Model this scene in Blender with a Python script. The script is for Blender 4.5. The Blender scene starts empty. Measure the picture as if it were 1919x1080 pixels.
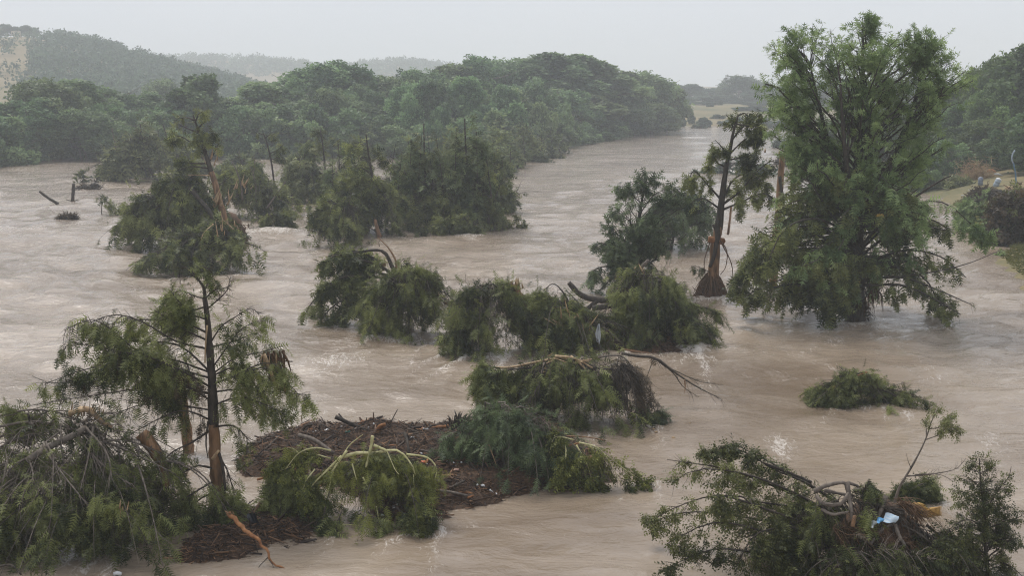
import bpy, math, random
import numpy as np
from mathutils import Vector

SC = bpy.context.scene
COL = SC.collection

# ------------------------------------------------------------------ camera, sky, sun, exposure
FPX, CX, CY, HOR, CAMZ = 2200.0, 959.5, 540.0, 170.0, 12.0
PITCH = math.atan((CY - HOR) / FPX)
cam_d = bpy.data.cameras.new("camera")
cam_d.sensor_width = 36.0
cam_d.lens = 36.0 * FPX / 1919.0
cam_d.clip_start = 0.5
cam_d.clip_end = 20000.0
cam = bpy.data.objects.new("camera", cam_d)
COL.objects.link(cam)
cam.location = (0, 0, CAMZ)
cam.rotation_euler = (math.radians(90) - PITCH, 0, 0)
SC.camera = cam

SUN_EL, SUN_AZ = math.radians(58), math.radians(-35)     # overcast: a broad soft sun
world = bpy.data.worlds.new("World")
SC.world = world
world.use_nodes = True
wn, wl = world.node_tree.nodes, world.node_tree.links
wn.clear()
w_out = wn.new("ShaderNodeOutputWorld")
w_bg = wn.new("ShaderNodeBackground")
w_sky = wn.new("ShaderNodeTexSky")
w_sky.sky_type = 'NISHITA'
w_sky.sun_disc = False
w_sky.sun_elevation = SUN_EL
w_sky.sun_rotation = SUN_AZ
w_sky.air_density = 1.0
w_sky.dust_density = 4.0
# cloud deck: the clear sky is mostly hidden by an even grey layer with very soft, broad variation
w_tc = wn.new("ShaderNodeTexCoord")
w_map = wn.new("ShaderNodeMapping"); w_map.inputs['Scale'].default_value = (1.0, 1.0, 2.2)
w_noise = wn.new("ShaderNodeTexNoise"); w_noise.inputs['Scale'].default_value = 1.6
w_noise.inputs['Detail'].default_value = 3.0; w_noise.inputs['Roughness'].default_value = 0.45
w_ramp = wn.new("ShaderNodeValToRGB")
w_ramp.color_ramp.elements[0].position = 0.30; w_ramp.color_ramp.elements[0].color = (3.3, 3.65, 4.35, 1)
w_ramp.color_ramp.elements[1].position = 0.68; w_ramp.color_ramp.elements[1].color = (4.95, 5.1, 5.42, 1)
w_mix = wn.new("ShaderNodeMixRGB"); w_mix.inputs[0].default_value = 0.93
w_bg.inputs['Strength'].default_value = 0.1
wl.new(w_tc.outputs['Generated'], w_map.inputs['Vector'])
wl.new(w_map.outputs['Vector'], w_noise.inputs['Vector'])
wl.new(w_noise.outputs['Fac'], w_ramp.inputs['Fac'])
wl.new(w_sky.outputs['Color'], w_mix.inputs[1])
wl.new(w_ramp.outputs['Color'], w_mix.inputs[2])
wl.new(w_mix.outputs['Color'], w_bg.inputs['Color'])
wl.new(w_bg.outputs['Background'], w_out.inputs['Surface'])

sun_d = bpy.data.lights.new("sun", 'SUN')
sun_d.energy = 1.5
sun_d.angle = math.radians(24)
sun_d.color = (1.0, 0.96, 0.9)
sun = bpy.data.objects.new("sun", sun_d)
COL.objects.link(sun)
_sd = Vector((math.sin(SUN_AZ) * math.cos(SUN_EL), math.cos(SUN_AZ) * math.cos(SUN_EL), math.sin(SUN_EL)))
sun.rotation_euler = _sd.to_track_quat('Z', 'Y').to_euler()
sun.location = (0, 0, 60)

SC.view_settings.view_transform = 'Standard'
SC.view_settings.look = 'None'
SC.view_settings.exposure = 0.85
SC.view_settings.gamma = 1.0
SC.view_settings.use_curve_mapping = False
cy = SC.cycles
cy.max_bounces = 6; cy.diffuse_bounces = 3; cy.glossy_bounces = 2
cy.transmission_bounces = 3; cy.volume_bounces = 2; cy.transparent_max_bounces = 4
cy.use_denoising = True; cy.denoising_prefilter = 'NONE'; cy.denoising_input_passes = 'RGB_ALBEDO_NORMAL'
cy.pixel_filter_type = 'BLACKMAN_HARRIS'; cy.filter_width = 1.15
cy.caustics_reflective = False; cy.caustics_refractive = False

# ------------------------------------------------------------------ pixels -> places
cT, sT = math.cos(PITCH), math.sin(PITCH)
def ray(px, py):
    u, v = (px - CX) / FPX, (CY - py) / FPX
    return np.array((u, cT + v * sT, -sT + v * cT))
def G(px, py, z=0.0):
    d = ray(px, py); t = (z - CAMZ) / d[2]
    return np.array((0, 0, CAMZ)) + d * t
def At(px, py, Y):
    d = ray(px, py); t = Y / d[1]
    return np.array((0, 0, CAMZ)) + d * t
def mpp(Y, py=400):                                       # metres per photo pixel at depth Y
    return Y / ray(0, py)[1] / FPX

# ------------------------------------------------------------------ noise
def _hash(ix, iy, seed):
    h = (ix.astype(np.int64) * 374761393 + iy.astype(np.int64) * 668265263 + seed * 974711) & 0x7fffffff
    h = ((h ^ (h >> 13)) * 1274126177) & 0x7fffffff
    return ((h ^ (h >> 16)) & 0xffff) / 65535.0
def vnoise(x, y, seed=0):
    ix, iy = np.floor(x), np.floor(y)
    fx, fy = x - ix, y - iy
    fx = fx * fx * (3 - 2 * fx); fy = fy * fy * (3 - 2 * fy)
    a = _hash(ix, iy, seed); b = _hash(ix + 1, iy, seed); c = _hash(ix, iy + 1, seed); d = _hash(ix + 1, iy + 1, seed)
    return (a + (b - a) * fx) * (1 - fy) + (c + (d - c) * fx) * fy
def fbm(x, y, seed=0, oct=4):
    s, a, t = 0, 0.5, 0
    for o in range(oct):
        s = s + a * vnoise(x * 2 ** o, y * 2 ** o, seed + o * 17); t += a; a *= 0.5
    return s / t

def nrm(v):
    return v / np.maximum(np.linalg.norm(v, axis=-1, keepdims=True), 1e-9)

def curve(pts, k):                                        # Catmull-Rom through pts, k samples
    P = np.asarray(pts, float)
    if len(P) == 2:
        t = np.linspace(0, 1, k)[:, None]
        return P[0] * (1 - t) + P[1] * t
    Q = np.vstack([2 * P[0] - P[1], P, 2 * P[-1] - P[-2]])
    L = np.r_[0, np.cumsum(np.linalg.norm(np.diff(P, axis=0), axis=1))]; L /= L[-1]
    out = []
    for s in np.linspace(0, 1, k):
        i = min(np.searchsorted(L, s, 'right') - 1, len(P) - 2)
        t = (s - L[i]) / max(L[i + 1] - L[i], 1e-9)
        p0, p1, p2, p3 = Q[i], Q[i + 1], Q[i + 2], Q[i + 3]
        out.append(0.5 * (2 * p1 + (p2 - p0) * t + (2 * p0 - 5 * p1 + 4 * p2 - p3) * t * t + (3 * p1 - p0 - 3 * p2 + p3) * t ** 3))
    return np.array(out)

# ------------------------------------------------------------------ meshes
def make_mesh(name, V, faces, tint=None, smooth=False):
    V = np.asarray(V, np.float32)
    me = bpy.data.meshes.new(name)
    me.vertices.add(len(V)); me.vertices.foreach_set('co', V.ravel())
    li = np.concatenate([np.asarray(f, np.int32).ravel() for f in faces if len(f)])
    ls = np.concatenate([np.full(len(f), f.shape[1], np.int32) for f in faces if len(f)])
    st = np.r_[0, np.cumsum(ls)[:-1]].astype(np.int32)
    me.loops.add(len(li)); me.loops.foreach_set('vertex_index', li)
    me.polygons.add(len(ls)); me.polygons.foreach_set('loop_start', st)
    if smooth:
        me.polygons.foreach_set('use_smooth', np.ones(len(ls), bool))
    if tint is not None:
        at = me.attributes.new('tint', 'FLOAT', 'POINT')
        at.data.foreach_set('value', np.asarray(tint, np.float32))
    me.update(calc_edges=True)
    return me

class Geo:
    def __init__(s): s.V, s.Q, s.T, s.n = [], [], [], 0
    def add(s, V, Q=None, T=None):
        s.V.append(np.asarray(V, float))
        if Q is not None and len(Q): s.Q.append(np.asarray(Q) + s.n)
        if T is not None and len(T): s.T.append(np.asarray(T) + s.n)
        s.n += len(V)
    def tube(s, P, R, sides=7, cap=True, rough=0.0, rng=None):
        P = np.asarray(P, float); k = len(P); R = np.broadcast_to(np.asarray(R, float), (k,))
        tan = nrm(np.gradient(P, axis=0))
        ref = np.array((0, 0, 1.0)) if abs(tan[0][2]) < 0.9 else np.array((1.0, 0, 0))
        a = nrm(np.cross(tan[0], ref)); A = []
        for i in range(k):
            a = nrm(a - tan[i] * np.dot(a, tan[i])); A.append(a)
        A = np.array(A); B = np.cross(tan, A)
        th = np.linspace(0, 2 * np.pi, sides, endpoint=False)
        rr = R[:, None] * np.ones(sides)
        if rough and rng is not None:
            rr = rr * (1 + rough * rng.uniform(-1, 1, (k, sides)))
        V = P[:, None] + rr[..., None] * (np.cos(th)[None, :, None] * A[:, None] + np.sin(th)[None, :, None] * B[:, None])
        i, j = np.meshgrid(np.arange(k - 1), np.arange(sides), indexing='ij'); j2 = (j + 1) % sides
        Q = np.stack([i * sides + j, i * sides + j2, (i + 1) * sides + j2, (i + 1) * sides + j], -1).reshape(-1, 4)
        T = None; V = V.reshape(-1, 3)
        if cap:
            V = np.vstack([V, P[0], P[-1] + tan[-1] * R[-1] * 0.5]); jj = np.arange(sides); j2 = (jj + 1) % sides
            T = np.vstack([np.stack([np.full(sides, k * sides), j2, jj], -1),
                           np.stack([np.full(sides, k * sides + 1), (k - 1) * sides + jj, (k - 1) * sides + j2], -1)])
        s.add(V, Q, T)
    def tubes(s, P, R, sides=3):                          # many thin tubes at once, P (n,k,3), R (n,k)
        P = np.asarray(P, float); n, k = P.shape[:2]
        if n == 0: return
        d = nrm(P[:, -1] - P[:, 0])
        ref = np.where(np.abs(d[:, 2:3]) < 0.9, np.array((0, 0, 1.0)), np.array((1.0, 0, 0)))
        a = nrm(np.cross(d, ref)); b = np.cross(d, a)
        th = np.linspace(0, 2 * np.pi, sides, endpoint=False)
        ring = np.cos(th)[None, :, None] * a[:, None] + np.sin(th)[None, :, None] * b[:, None]
        V = P[:, :, None] + R[:, :, None, None] * ring[:, None]
        m, i, j = np.meshgrid(np.arange(n), np.arange(k - 1), np.arange(sides), indexing='ij'); j2 = (j + 1) % sides
        b0 = m * k * sides + i * sides
        Q = np.stack([b0 + j, b0 + j2, b0 + sides + j2, b0 + sides + j], -1).reshape(-1, 4)
        s.add(V.reshape(-1, 3), Q)
    def box(s, lo, hi):
        x0, y0, z0 = lo; x1, y1, z1 = hi
        V = [(x0,y0,z0),(x1,y0,z0),(x1,y1,z0),(x0,y1,z0),(x0,y0,z1),(x1,y0,z1),(x1,y1,z1),(x0,y1,z1)]
        s.add(V, [(0,3,2,1),(4,5,6,7),(0,1,5,4),(1,2,6,5),(2,3,7,6),(3,0,4,7)])
    def build(s, name, m, parent=None, origin=(0, 0, 0), smooth=True):
        V = np.vstack(s.V) - np.asarray(origin)
        F = [np.vstack(x) for x in (s.Q, s.T) if x]
        me = make_mesh(name, V, F, smooth=smooth)
        if m: me.materials.append(m)
        o = bpy.data.objects.new(name, me); COL.objects.link(o)
        if parent: o.parent = parent
        else: o.location = tuple(origin)
        return o

def tag(o, label=None, cat=None, group=None, kind=None):
    if label: o['label'] = label
    if cat: o['category'] = cat
    if group: o['group'] = group
    if kind: o['kind'] = kind
    return o
def empty(name, loc, label, cat, group=None):
    o = bpy.data.objects.new(name, None); COL.objects.link(o)
    o.location = tuple(loc); o.empty_display_size = 0.3
    return tag(o, label, cat, group)

# ------------------------------------------------------------------ materials
def mat(name):
    m = bpy.data.materials.new(name); m.use_nodes = True
    nt = m.node_tree; nt.nodes.clear()
    return m, nt.nodes, nt.links
def N(nodes, t, **kw):
    n = nodes.new(t)
    for k, v in kw.items():
        if k in n.inputs: n.inputs[k].default_value = v
        else: setattr(n, k, v)
    return n
def leaf_mat(name, c0, c1, rough=0.55, trans=0.45, obj_var=0.0):
    m, n, l = mat(name)
    at = N(n, 'ShaderNodeAttribute', attribute_name='tint')
    rp = N(n, 'ShaderNodeValToRGB')
    rp.color_ramp.elements[0].position = 0.1; rp.color_ramp.elements[0].color = (*c0, 1)
    rp.color_ramp.elements[1].position = 0.9; rp.color_ramp.elements[1].color = (*c1, 1)
    l.new(at.outputs['Fac'], rp.inputs['Fac'])
    col = rp.outputs['Color']
    if obj_var:
        oi = N(n, 'ShaderNodeObjectInfo')
        hs = N(n, 'ShaderNodeHueSaturation')
        mr = N(n, 'ShaderNodeMapRange'); mr.inputs['To Min'].default_value = 1 - obj_var; mr.inputs['To Max'].default_value = 1 + obj_var
        l.new(oi.outputs['Random'], mr.inputs['Value']); l.new(mr.outputs['Result'], hs.inputs['Value'])
        mh = N(n, 'ShaderNodeMath', operation='MULTIPLY'); mh.inputs[1].default_value = 7.31
        fr = N(n, 'ShaderNodeMath', operation='FRACT')
        m2 = N(n, 'ShaderNodeMapRange'); m2.inputs['To Min'].default_value = 0.475; m2.inputs['To Max'].default_value = 0.525
        l.new(oi.outputs['Random'], mh.inputs[0]); l.new(mh.outputs[0], fr.inputs[0]); l.new(fr.outputs[0], m2.inputs['Value'])
        l.new(m2.outputs['Result'], hs.inputs['Hue'])
        l.new(col, hs.inputs['Color']); col = hs.outputs['Color']
    p = N(n, 'ShaderNodeBsdfPrincipled', Roughness=rough)
    p.inputs['Specular IOR Level'].default_value = 0.35
    t = N(n, 'ShaderNodeBsdfTranslucent'); mx = N(n, 'ShaderNodeMixShader'); mx.inputs[0].default_value = trans
    o = N(n, 'ShaderNodeOutputMaterial')
    l.new(col, p.inputs['Base Color']); l.new(col, t.inputs['Color'])
    l.new(p.outputs[0], mx.inputs[1]); l.new(t.outputs[0], mx.inputs[2]); l.new(mx.outputs[0], o.inputs['Surface'])
    return m
def noise_mat(name, c0, c1, scale=6, stretch=(1, 1, 1), rough=0.8, bump=0.3, c2=None, detail=5, bump_d=0.02, spec=0.3):
    m, n, l = mat(name)
    tc = N(n, 'ShaderNodeTexCoord'); mp = N(n, 'ShaderNodeMapping'); mp.inputs['Scale'].default_value = stretch
    nz = N(n, 'ShaderNodeTexNoise', Scale=scale, Detail=detail, Roughness=0.65)
    rp = N(n, 'ShaderNodeValToRGB')
    rp.color_ramp.elements[0].position = 0.3; rp.color_ramp.elements[0].color = (*c0, 1)
    rp.color_ramp.elements[1].position = 0.7; rp.color_ramp.elements[1].color = (*c1, 1)
    if c2:
        e = rp.color_ramp.elements.new(0.52); e.color = (*c2, 1)
    p = N(n, 'ShaderNodeBsdfPrincipled', Roughness=rough); p.inputs['Specular IOR Level'].default_value = spec
    bp = N(n, 'ShaderNodeBump', Strength=bump, Distance=bump_d)
    o = N(n, 'ShaderNodeOutputMaterial')
    l.new(tc.outputs['Object'], mp.inputs['Vector']); l.new(mp.outputs[0], nz.inputs['Vector'])
    l.new(nz.outputs['Fac'], rp.inputs['Fac']); l.new(rp.outputs['Color'], p.inputs['Base Color'])
    l.new(nz.outputs['Fac'], bp.inputs['Height']); l.new(bp.outputs[0], p.inputs['Normal'])
    l.new(p.outputs[0], o.inputs['Surface'])
    return m
M = {}
M['cypress'] = leaf_mat('cypress_foliage', (0.03, 0.043, 0.011), (0.3, 0.325, 0.105))
M['cypress_far'] = leaf_mat('cypress_foliage_far', (0.046, 0.066, 0.026), (0.27, 0.31, 0.13), obj_var=0.1)
M['cypress_live'] = leaf_mat('cypress_foliage_standing', (0.1, 0.155, 0.055), (0.36, 0.46, 0.18), trans=0.45)
M['cypress_blue'] = leaf_mat('cypress_foliage_bluish', (0.036, 0.055, 0.025), (0.2, 0.26, 0.12))
M['willow'] = leaf_mat('willow_foliage', (0.04, 0.055, 0.01), (0.27, 0.28, 0.06), trans=0.3)
M['shrub'] = leaf_mat('broadleaf_foliage', (0.036, 0.047, 0.013), (0.24, 0.25, 0.085), rough=0.45)
M['wood_leaf'] = leaf_mat('forest_foliage', (0.065, 0.11, 0.045), (0.28, 0.38, 0.165), obj_var=0.25)
M['dark_leaf'] = leaf_mat('dark_bank_foliage', (0.045, 0.075, 0.022), (0.2, 0.285, 0.09), obj_var=0.2)
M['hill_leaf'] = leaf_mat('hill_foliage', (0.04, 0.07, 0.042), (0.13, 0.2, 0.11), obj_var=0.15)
M['dead'] = leaf_mat('dead_foliage', (0.035, 0.026, 0.016), (0.12, 0.085, 0.045))
M['bark'] = noise_mat('dark_wet_bark', (0.018, 0.014, 0.011), (0.085, 0.068, 0.052), 9, (1, 1, 0.35), bump=0.6)
M['bark_grey'] = noise_mat('grey_bark', (0.055, 0.044, 0.036), (0.22, 0.18, 0.145), 7, (1, 1, 0.4), bump=0.5)
M['stripped'] = noise_mat('stripped_wood', (0.06, 0.038, 0.024), (0.33, 0.2, 0.112), 5, (1, 1, 0.2), rough=0.6, bump=0.6, c2=(0.22, 0.12, 0.058))
M['splinter'] = noise_mat('splintered_wood', (0.22, 0.135, 0.068), (0.54, 0.39, 0.23), 8, (1, 1, 0.3), rough=0.65, bump=0.3)
M['peeled'] = noise_mat('peeled_pale_wood', (0.3, 0.27, 0.11), (0.6, 0.56, 0.3), 6, rough=0.55, bump=0.2)
M['redwood'] = noise_mat('wet_orange_log', (0.12, 0.045, 0.018), (0.36, 0.17, 0.07), 6, (1, 1, 1), bump=0.4)
M['debris'] = noise_mat('wet_brown_debris', (0.02, 0.012, 0.007), (0.12, 0.066, 0.036), 14, rough=0.75, bump=0.9, detail=8, bump_d=0.05)
M['debris_bits'] = leaf_mat('debris_slivers', (0.022, 0.012, 0.008), (0.3, 0.16, 0.08), trans=0.0)
M['gold'] = noise_mat('bright_split_wood', (.34, .17, .045), (.68, .44, .15), 9, rough=.6, bump=.3)
M['roots'] = noise_mat('root_mass', (0.05, 0.028, 0.014), (0.17, 0.095, 0.05), 12, bump=0.8)

# ------------------------------------------------------------------ foliage
def tpl_feather(pairs, ll, lw, taper=0.45, drop=0.1, rachis=True):
    V, T = [], []
    for i in range(pairs):
        x = 0.08 + 0.84 * i / pairs; L = ll * (1 - taper * i / pairs)
        for sd in (-1, 1):
            xx = x + (0.04 if sd > 0 else 0)
            b = len(V)
            V += [(xx - lw / 2, 0, 0), (xx + lw / 2, 0, 0), (xx + L * (0.42 + .12 * (i % 2)), sd * L * 0.92, (-drop + .22 * ((i * 7 + sd) % 3 - 1)) * L)]
            T.append((b, b + 1, b + 2))
    b = len(V)
    V += [(0.8, -lw * 0.35, 0), (0.8, lw * 0.35, 0), (1.08, 0, -0.02)]; T.append((b, b + 1, b + 2))
    if rachis:
        b = len(V); V += [(0, -0.012, 0), (0, 0.012, 0), (0.9, 0, 0)]; T.append((b, b + 1, b + 2))
    return np.array(V, float), np.array(T)
def tpl_leaves(n, size, w, seed=1):                       # a shoot with n diamond leaves
    r = np.random.default_rng(seed); V, T = [], []
    for i in range(n):
        x = 0.1 + 0.9 * i / n; sd = 1 if i % 2 else -1
        ang = r.uniform(0.5, 1.2); d = np.array((math.cos(ang), sd * math.sin(ang), r.uniform(-0.5, 0.2))); d /= np.linalg.norm(d)
        s = np.cross(d, (r.uniform(-.5, .5), r.uniform(-.5, .5), 1)); s /= np.linalg.norm(s)
        L = size * r.uniform(0.7, 1.2); b = len(V); o = np.array((x, 0, 0))
        V += [o, o + d * L * 0.45 + s * L * w, o + d * L, o + d * L * 0.45 - s * L * w]
        T += [(b, b + 1, b + 2), (b, b + 2, b + 3)]
    return np.array(V, float), np.array(T)
TPL = {
    'hi': tpl_feather(6, 0.33, 0.088, 0.35, rachis=False),
    'mid': tpl_feather(4, 0.42, 0.15, 0.35, rachis=False),
    'lo': tpl_feather(2, 0.55, 0.27, 0.3, rachis=False),
    'willow': tpl_leaves(6, 0.42, 0.13, 3),
    'broad': tpl_leaves(5, 0.34, 0.27, 5),
    'forest': tpl_leaves(3, 0.8, 0.36, 7),
    'tuft': tpl_leaves(4, 0.7, 0.3, 11),
}
def foliage(pos, dr, ln, tpl, rng, tint=None, noise_s=0.9, normal=None):
    """meshes of many sprays; returns V, T, tint"""
    tv, tt = TPL[tpl]; n = len(pos)
    dr = nrm(dr)
    rv = rng.normal(0, .55, (n, 3)); rv[:, 2] += .8        # blades lie roughly flat, upper side to the sky
    if normal is not None: rv = normal
    s = nrm(np.cross(dr, rv)); u = np.cross(s, dr)
    V = pos[:, None] + ln[:, None, None] * (tv[None, :, 0:1] * dr[:, None] + tv[None, :, 1:2] * s[:, None] + tv[None, :, 2:3] * u[:, None])
    m = len(tv)
    T = (np.arange(n) * m)[:, None, None] + tt[None]
    if tint is None:
        tint = 0.42 + 1.1 * (fbm(pos[:, 0] * noise_s + pos[:, 2] * 0.7, pos[:, 1] * noise_s + pos[:, 2] * noise_s, 5, 3) - 0.5) + rng.normal(0, 0.17, n)
    tv_ = np.repeat(np.clip(tint, 0, 1), m) + rng.normal(0, 0.06, n * m)
    return V.reshape(-1, 3), T.reshape(-1, 3), tv_

def interp_paths(P, idx, t):                              # P (m,k,3), parent index, param 0..1 -> pos, tangent
    k = P.shape[1]; f = t * (k - 1); i = np.clip(f.astype(int), 0, k - 2); w = (f - i)[:, None]
    a, b = P[idx, i], P[idx, i + 1]
    return a * (1 - w) + b * w, nrm(b - a)
def spawn(P, n, L, rng, t0=0.25, t1=1.0, fwd=0.6, side=0.8, up=0.0, droop=0.3, k=5, wig=0.06, shrink=0.5):
    """n children over the parent polylines P; droop bends them down"""
    if P.ndim == 2: P = P[None]
    lens = np.linalg.norm(np.diff(P, axis=1), axis=2).sum(1)
    idx = rng.choice(len(P), n, p=lens / lens.sum())
    t = rng.uniform(t0, t1, n)
    p, tan = interp_paths(P, idx, t)
    r = rng.normal(0, 1, (n, 3)); r = nrm(r - tan * (r * tan).sum(1, keepdims=True))
    d = nrm(tan * fwd + r * side + np.array((0, 0, up)))
    ln = L * rng.uniform(0.45, 1.15, n) * (1 - shrink * t)
    s = np.linspace(0, 1, k)
    pts = p[:, None] + d[:, None] * (ln[:, None] * s)[..., None]
    pts[..., 2] -= (droop * ln)[:, None] * s ** 2
    w = rng.normal(0, 1, (n, k, 3)) * (wig * ln)[:, None, None] * s[None, :, None]
    return pts + w
def sprays_on(P, n, ln, rng, t0=0.1, tan_w=0.5, rnd=0.5, down=0.5, lvar=0.35):
    lens = np.linalg.norm(np.diff(P, axis=1), axis=2).sum(1)
    idx = rng.choice(len(P), n, p=lens / lens.sum())
    pos, tan = interp_paths(P, idx, rng.uniform(t0, 1, n))
    d = tan * tan_w + rng.normal(0, 1, (n, 3)) * rnd; d[:, 2] -= down * rng.uniform(.35, 1.6, n)
    return pos, d, ln * rng.uniform(1 - lvar, 1 + lvar, n)

class Tree:
    """One plant: an Empty at its base; parts trunk / branch / twigs / foliage hang from it."""
    gap, keep, few, longer = 0.385, 0.95, 0.46, 1.45
    def __init__(s, name, label, cat, bx, by, ry=0.0, seed=1, group=None, Y=None, z0=0.0):
        b = G(bx, by, z0) if Y is None else At(bx, by, Y)
        s.base = np.array((b[0], b[1] + ry, b[2])); s.Y = s.base[1]
        s.rng = np.random.default_rng(seed)
        s.root = empty(name, s.base, label, cat, group)
        s.fol, s.small = {}, {}
        s.twig_geo = Geo()
        s.paths = []
        s.zmin = -0.12 + z0
    def w(s, x, y, dy=0.0):
        return At(x, y, s.Y + dy)
    def px(s, n): return n * mpp(s.Y)
    def wpts(s, pts):
        return np.array([s.w(*p) for p in pts])
    def limb(s, pts, r0, r1, m='bark', name='branch', k=12, sides=7, rough=0.12, keep=True, wig=0.0, power=1.0):
        P = curve(s.wpts(pts), k)
        if wig: P[1:-1] += s.rng.normal(0, wig, (k - 2, 3))
        t = np.linspace(0, 1, k) ** power
        g = Geo(); g.tube(P, s.px(r0) * (1 - t) + s.px(r1) * t, sides, True, rough, s.rng)
        o = g.build(name, M[m], s.root, s.base)
        if keep: s.paths.append(curve(P, 8))
        return P
    def arr(s, i0=0): return np.array(s.paths[i0:])
    def twigs(s, P, r0, r1, m='bark', sides=3):
        if P.shape[1] > 6: P = P[:, ::2]
        elif r0 < .0075: P = P[:, [0, -1]]
        elif P.shape[1] > 3: P = P[:, [0, P.shape[1] // 2, -1]]
        n, k = P.shape[:2]
        R = np.linspace(r0, r1, k)[None] * s.rng.uniform(0.7, 1.3, n)[:, None]
        s.small.setdefault(m, Geo()).tubes(np.maximum(P, [-1e9, -1e9, s.zmin]), R, sides)
    def leaves(s, pos, d, ln, tpl, m='cypress', **kw):
        f = 0.36 / np.mean(ln)                            # whole clumps are missing: gaps in the crown
        q = fbm(pos[:, 0] * f + pos[:, 2] * f * .4 + s.base[0], pos[:, 2] * f * 1.1 + pos[:, 1] * f * .8, 61, 2)
        ok = (pos[:, 2] > s.zmin + 0.05) & (s.rng.random(len(pos)) < np.clip((q - s.gap) / 0.16 + np.clip((s.zmin + .9 - pos[:, 2]) * .5, 0, .5), 0.05, 1) * s.keep)
        pos, d, ln = pos[ok], d[ok], ln[ok]
        if tpl in ('hi', 'mid', 'lo'):
            f_ = s.few * (.72 if tpl == 'lo' else .9); kk = s.rng.random(len(pos)) < f_; pos, d, ln = pos[kk], d[kk], ln[kk] * s.longer * (1.15 if tpl == 'lo' else 1.03)
        V, T, t = foliage(pos, d, ln, tpl, s.rng, **kw)
        V[:, 2] = np.maximum(V[:, 2], s.zmin)
        s.fol.setdefault(m, []).append((V, T, t))
    def done(s):
        for m, parts in s.fol.items():
            off, Vs, Ts, ts = 0, [], [], []
            for V, T, t in parts:
                Vs.append(V); Ts.append(T + off); ts.append(t); off += len(V)
            me = make_mesh('foliage', np.vstack(Vs) - s.base, [np.vstack(Ts)], np.concatenate(ts))
            me.materials.append(M[m])
            o = bpy.data.objects.new('foliage', me); COL.objects.link(o); o.parent = s.root; o['kind'] = 'stuff'
        for m, g in s.small.items():
            if g.n:
                o = g.build('twigs', M[m], s.root, s.base); o['kind'] = 'stuff'
        return s

    # ---- a collapsed crown: strands arch from a crest line and hang down to the water
    def mound(s, crest, foot, n=150, per=40, sl=0.35, tpl='mid', m='cypress', ry=None, bulge=0.3, down=0.6, tw=0.012, rnd=0.4, bark='bark', reach=(0.55, 1.0), yc=None, wild=0.15):
        """crest [(x,y,dy)] px; foot (xl,xr) px at water level round the base"""
        rng = s.rng
        C = curve(s.wpts(crest), 24)
        xl, xr = s.w(foot[0], 500)[0], s.w(foot[1], 500)[0]
        cx, rx = (xl + xr) / 2, (xr - xl) / 2
        ry = rx * 0.6 if ry is None else ry
        yc = s.Y if yc is None else yc
        nb = max(7, n // 13); bid = rng.integers(0, nb, n)      # strands hang in boughs with gaps between
        bphi = (np.arange(nb) + rng.uniform(-.45, .45, nb)) / nb * 2 * np.pi; brho = rng.uniform(.5, 1.08, nb); bh = rng.uniform(-.3, 1.0, nb); bre = rng.uniform(.86, 1.12, nb)
        phi = bphi[bid] + rng.normal(0, .13, n); rho = brho[bid] * rng.uniform(0.8, 1.06, n)
        E = np.stack([cx + rx * rho * np.cos(phi), yc + ry * rho * np.sin(phi), np.full(n, s.base[2])], -1)
        # start: crest point near in x with scatter
        cr = C[:, 0]; want = cx + (E[:, 0] - cx) * 0.55 + rng.normal(0, rx * 0.2, nb)[bid] + rng.normal(0, rx * .05, n)
        i = np.abs(cr[None] - want[:, None]).argmin(1)
        S = C[i] + rng.normal(0, 0.06 * rx, (n, 3)) * (1, 1, 0.6)
        h = np.maximum(S[:, 2] - s.base[2], 0.1)
        c = S + (E - S) * rng.uniform(0.45, 0.75, n)[:, None]
        c[:, 2] = S[:, 2] + h * (bh[bid] * bulge + rng.normal(0, .05, n))
        k = 9; e = np.minimum(rng.uniform(*reach, n) * bre[bid], 1.05)
        t = np.linspace(0, 1, k)[None] * e[:, None]; t = t[..., None]
        P = S[:, None] * (1 - t) ** 2 + 2 * c[:, None] * t * (1 - t) + E[:, None] * t ** 2
        P += rng.normal(0, 1, (n, 1, 3)) * wild * h[:, None, None] * t + rng.normal(0, 0.03, P.shape) * h[:, None, None]
        P[..., 2] = np.maximum(P[..., 2], s.zmin)
        s.twigs(P, tw * 1.6, tw * 0.4, bark)
        T2 = spawn(P, int(n * 2.4), np.mean(h) * 0.55, rng, 0.1, 1, 0.6, 0.7, -0.1, 0.5, 5)
        T2[..., 2] = np.maximum(T2[..., 2], s.zmin)
        s.twigs(T2, tw * 0.6, tw * 0.25, bark)
        nbig = min(9, max(3, n // 26)); pick = rng.choice(n, nbig, replace=False)
        for j in pick:                                    # boughs that ride over the foliage
            B = P[j].copy(); B[:, 2] += np.sin(np.linspace(.2, 2.6, k)) * (.06 + .08 * rng.random()) + .03
            g = Geo(); g.tube(B, np.linspace(tw * 3.4, tw * .9, k), 5, False, .1, rng); g.build('branch', M[bark], s.root, s.base)
        X = spawn(P, int(n * .8), np.mean(h) * .55, rng, .1, 1, .9, .6, .12, .15, 5, .08); X[..., 2] = np.maximum(X[..., 2], s.zmin)
        s.twigs(X, tw * .8, tw * .25, 'bark_grey')
        s.leaves(*sprays_on(X, n * 5, sl * .85, rng, .3, .6, .5, .3), tpl, m)
        nf = max(4, n // 26)                              # ragged fringe: long boughs trailing past the heap, and snapped tops
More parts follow.
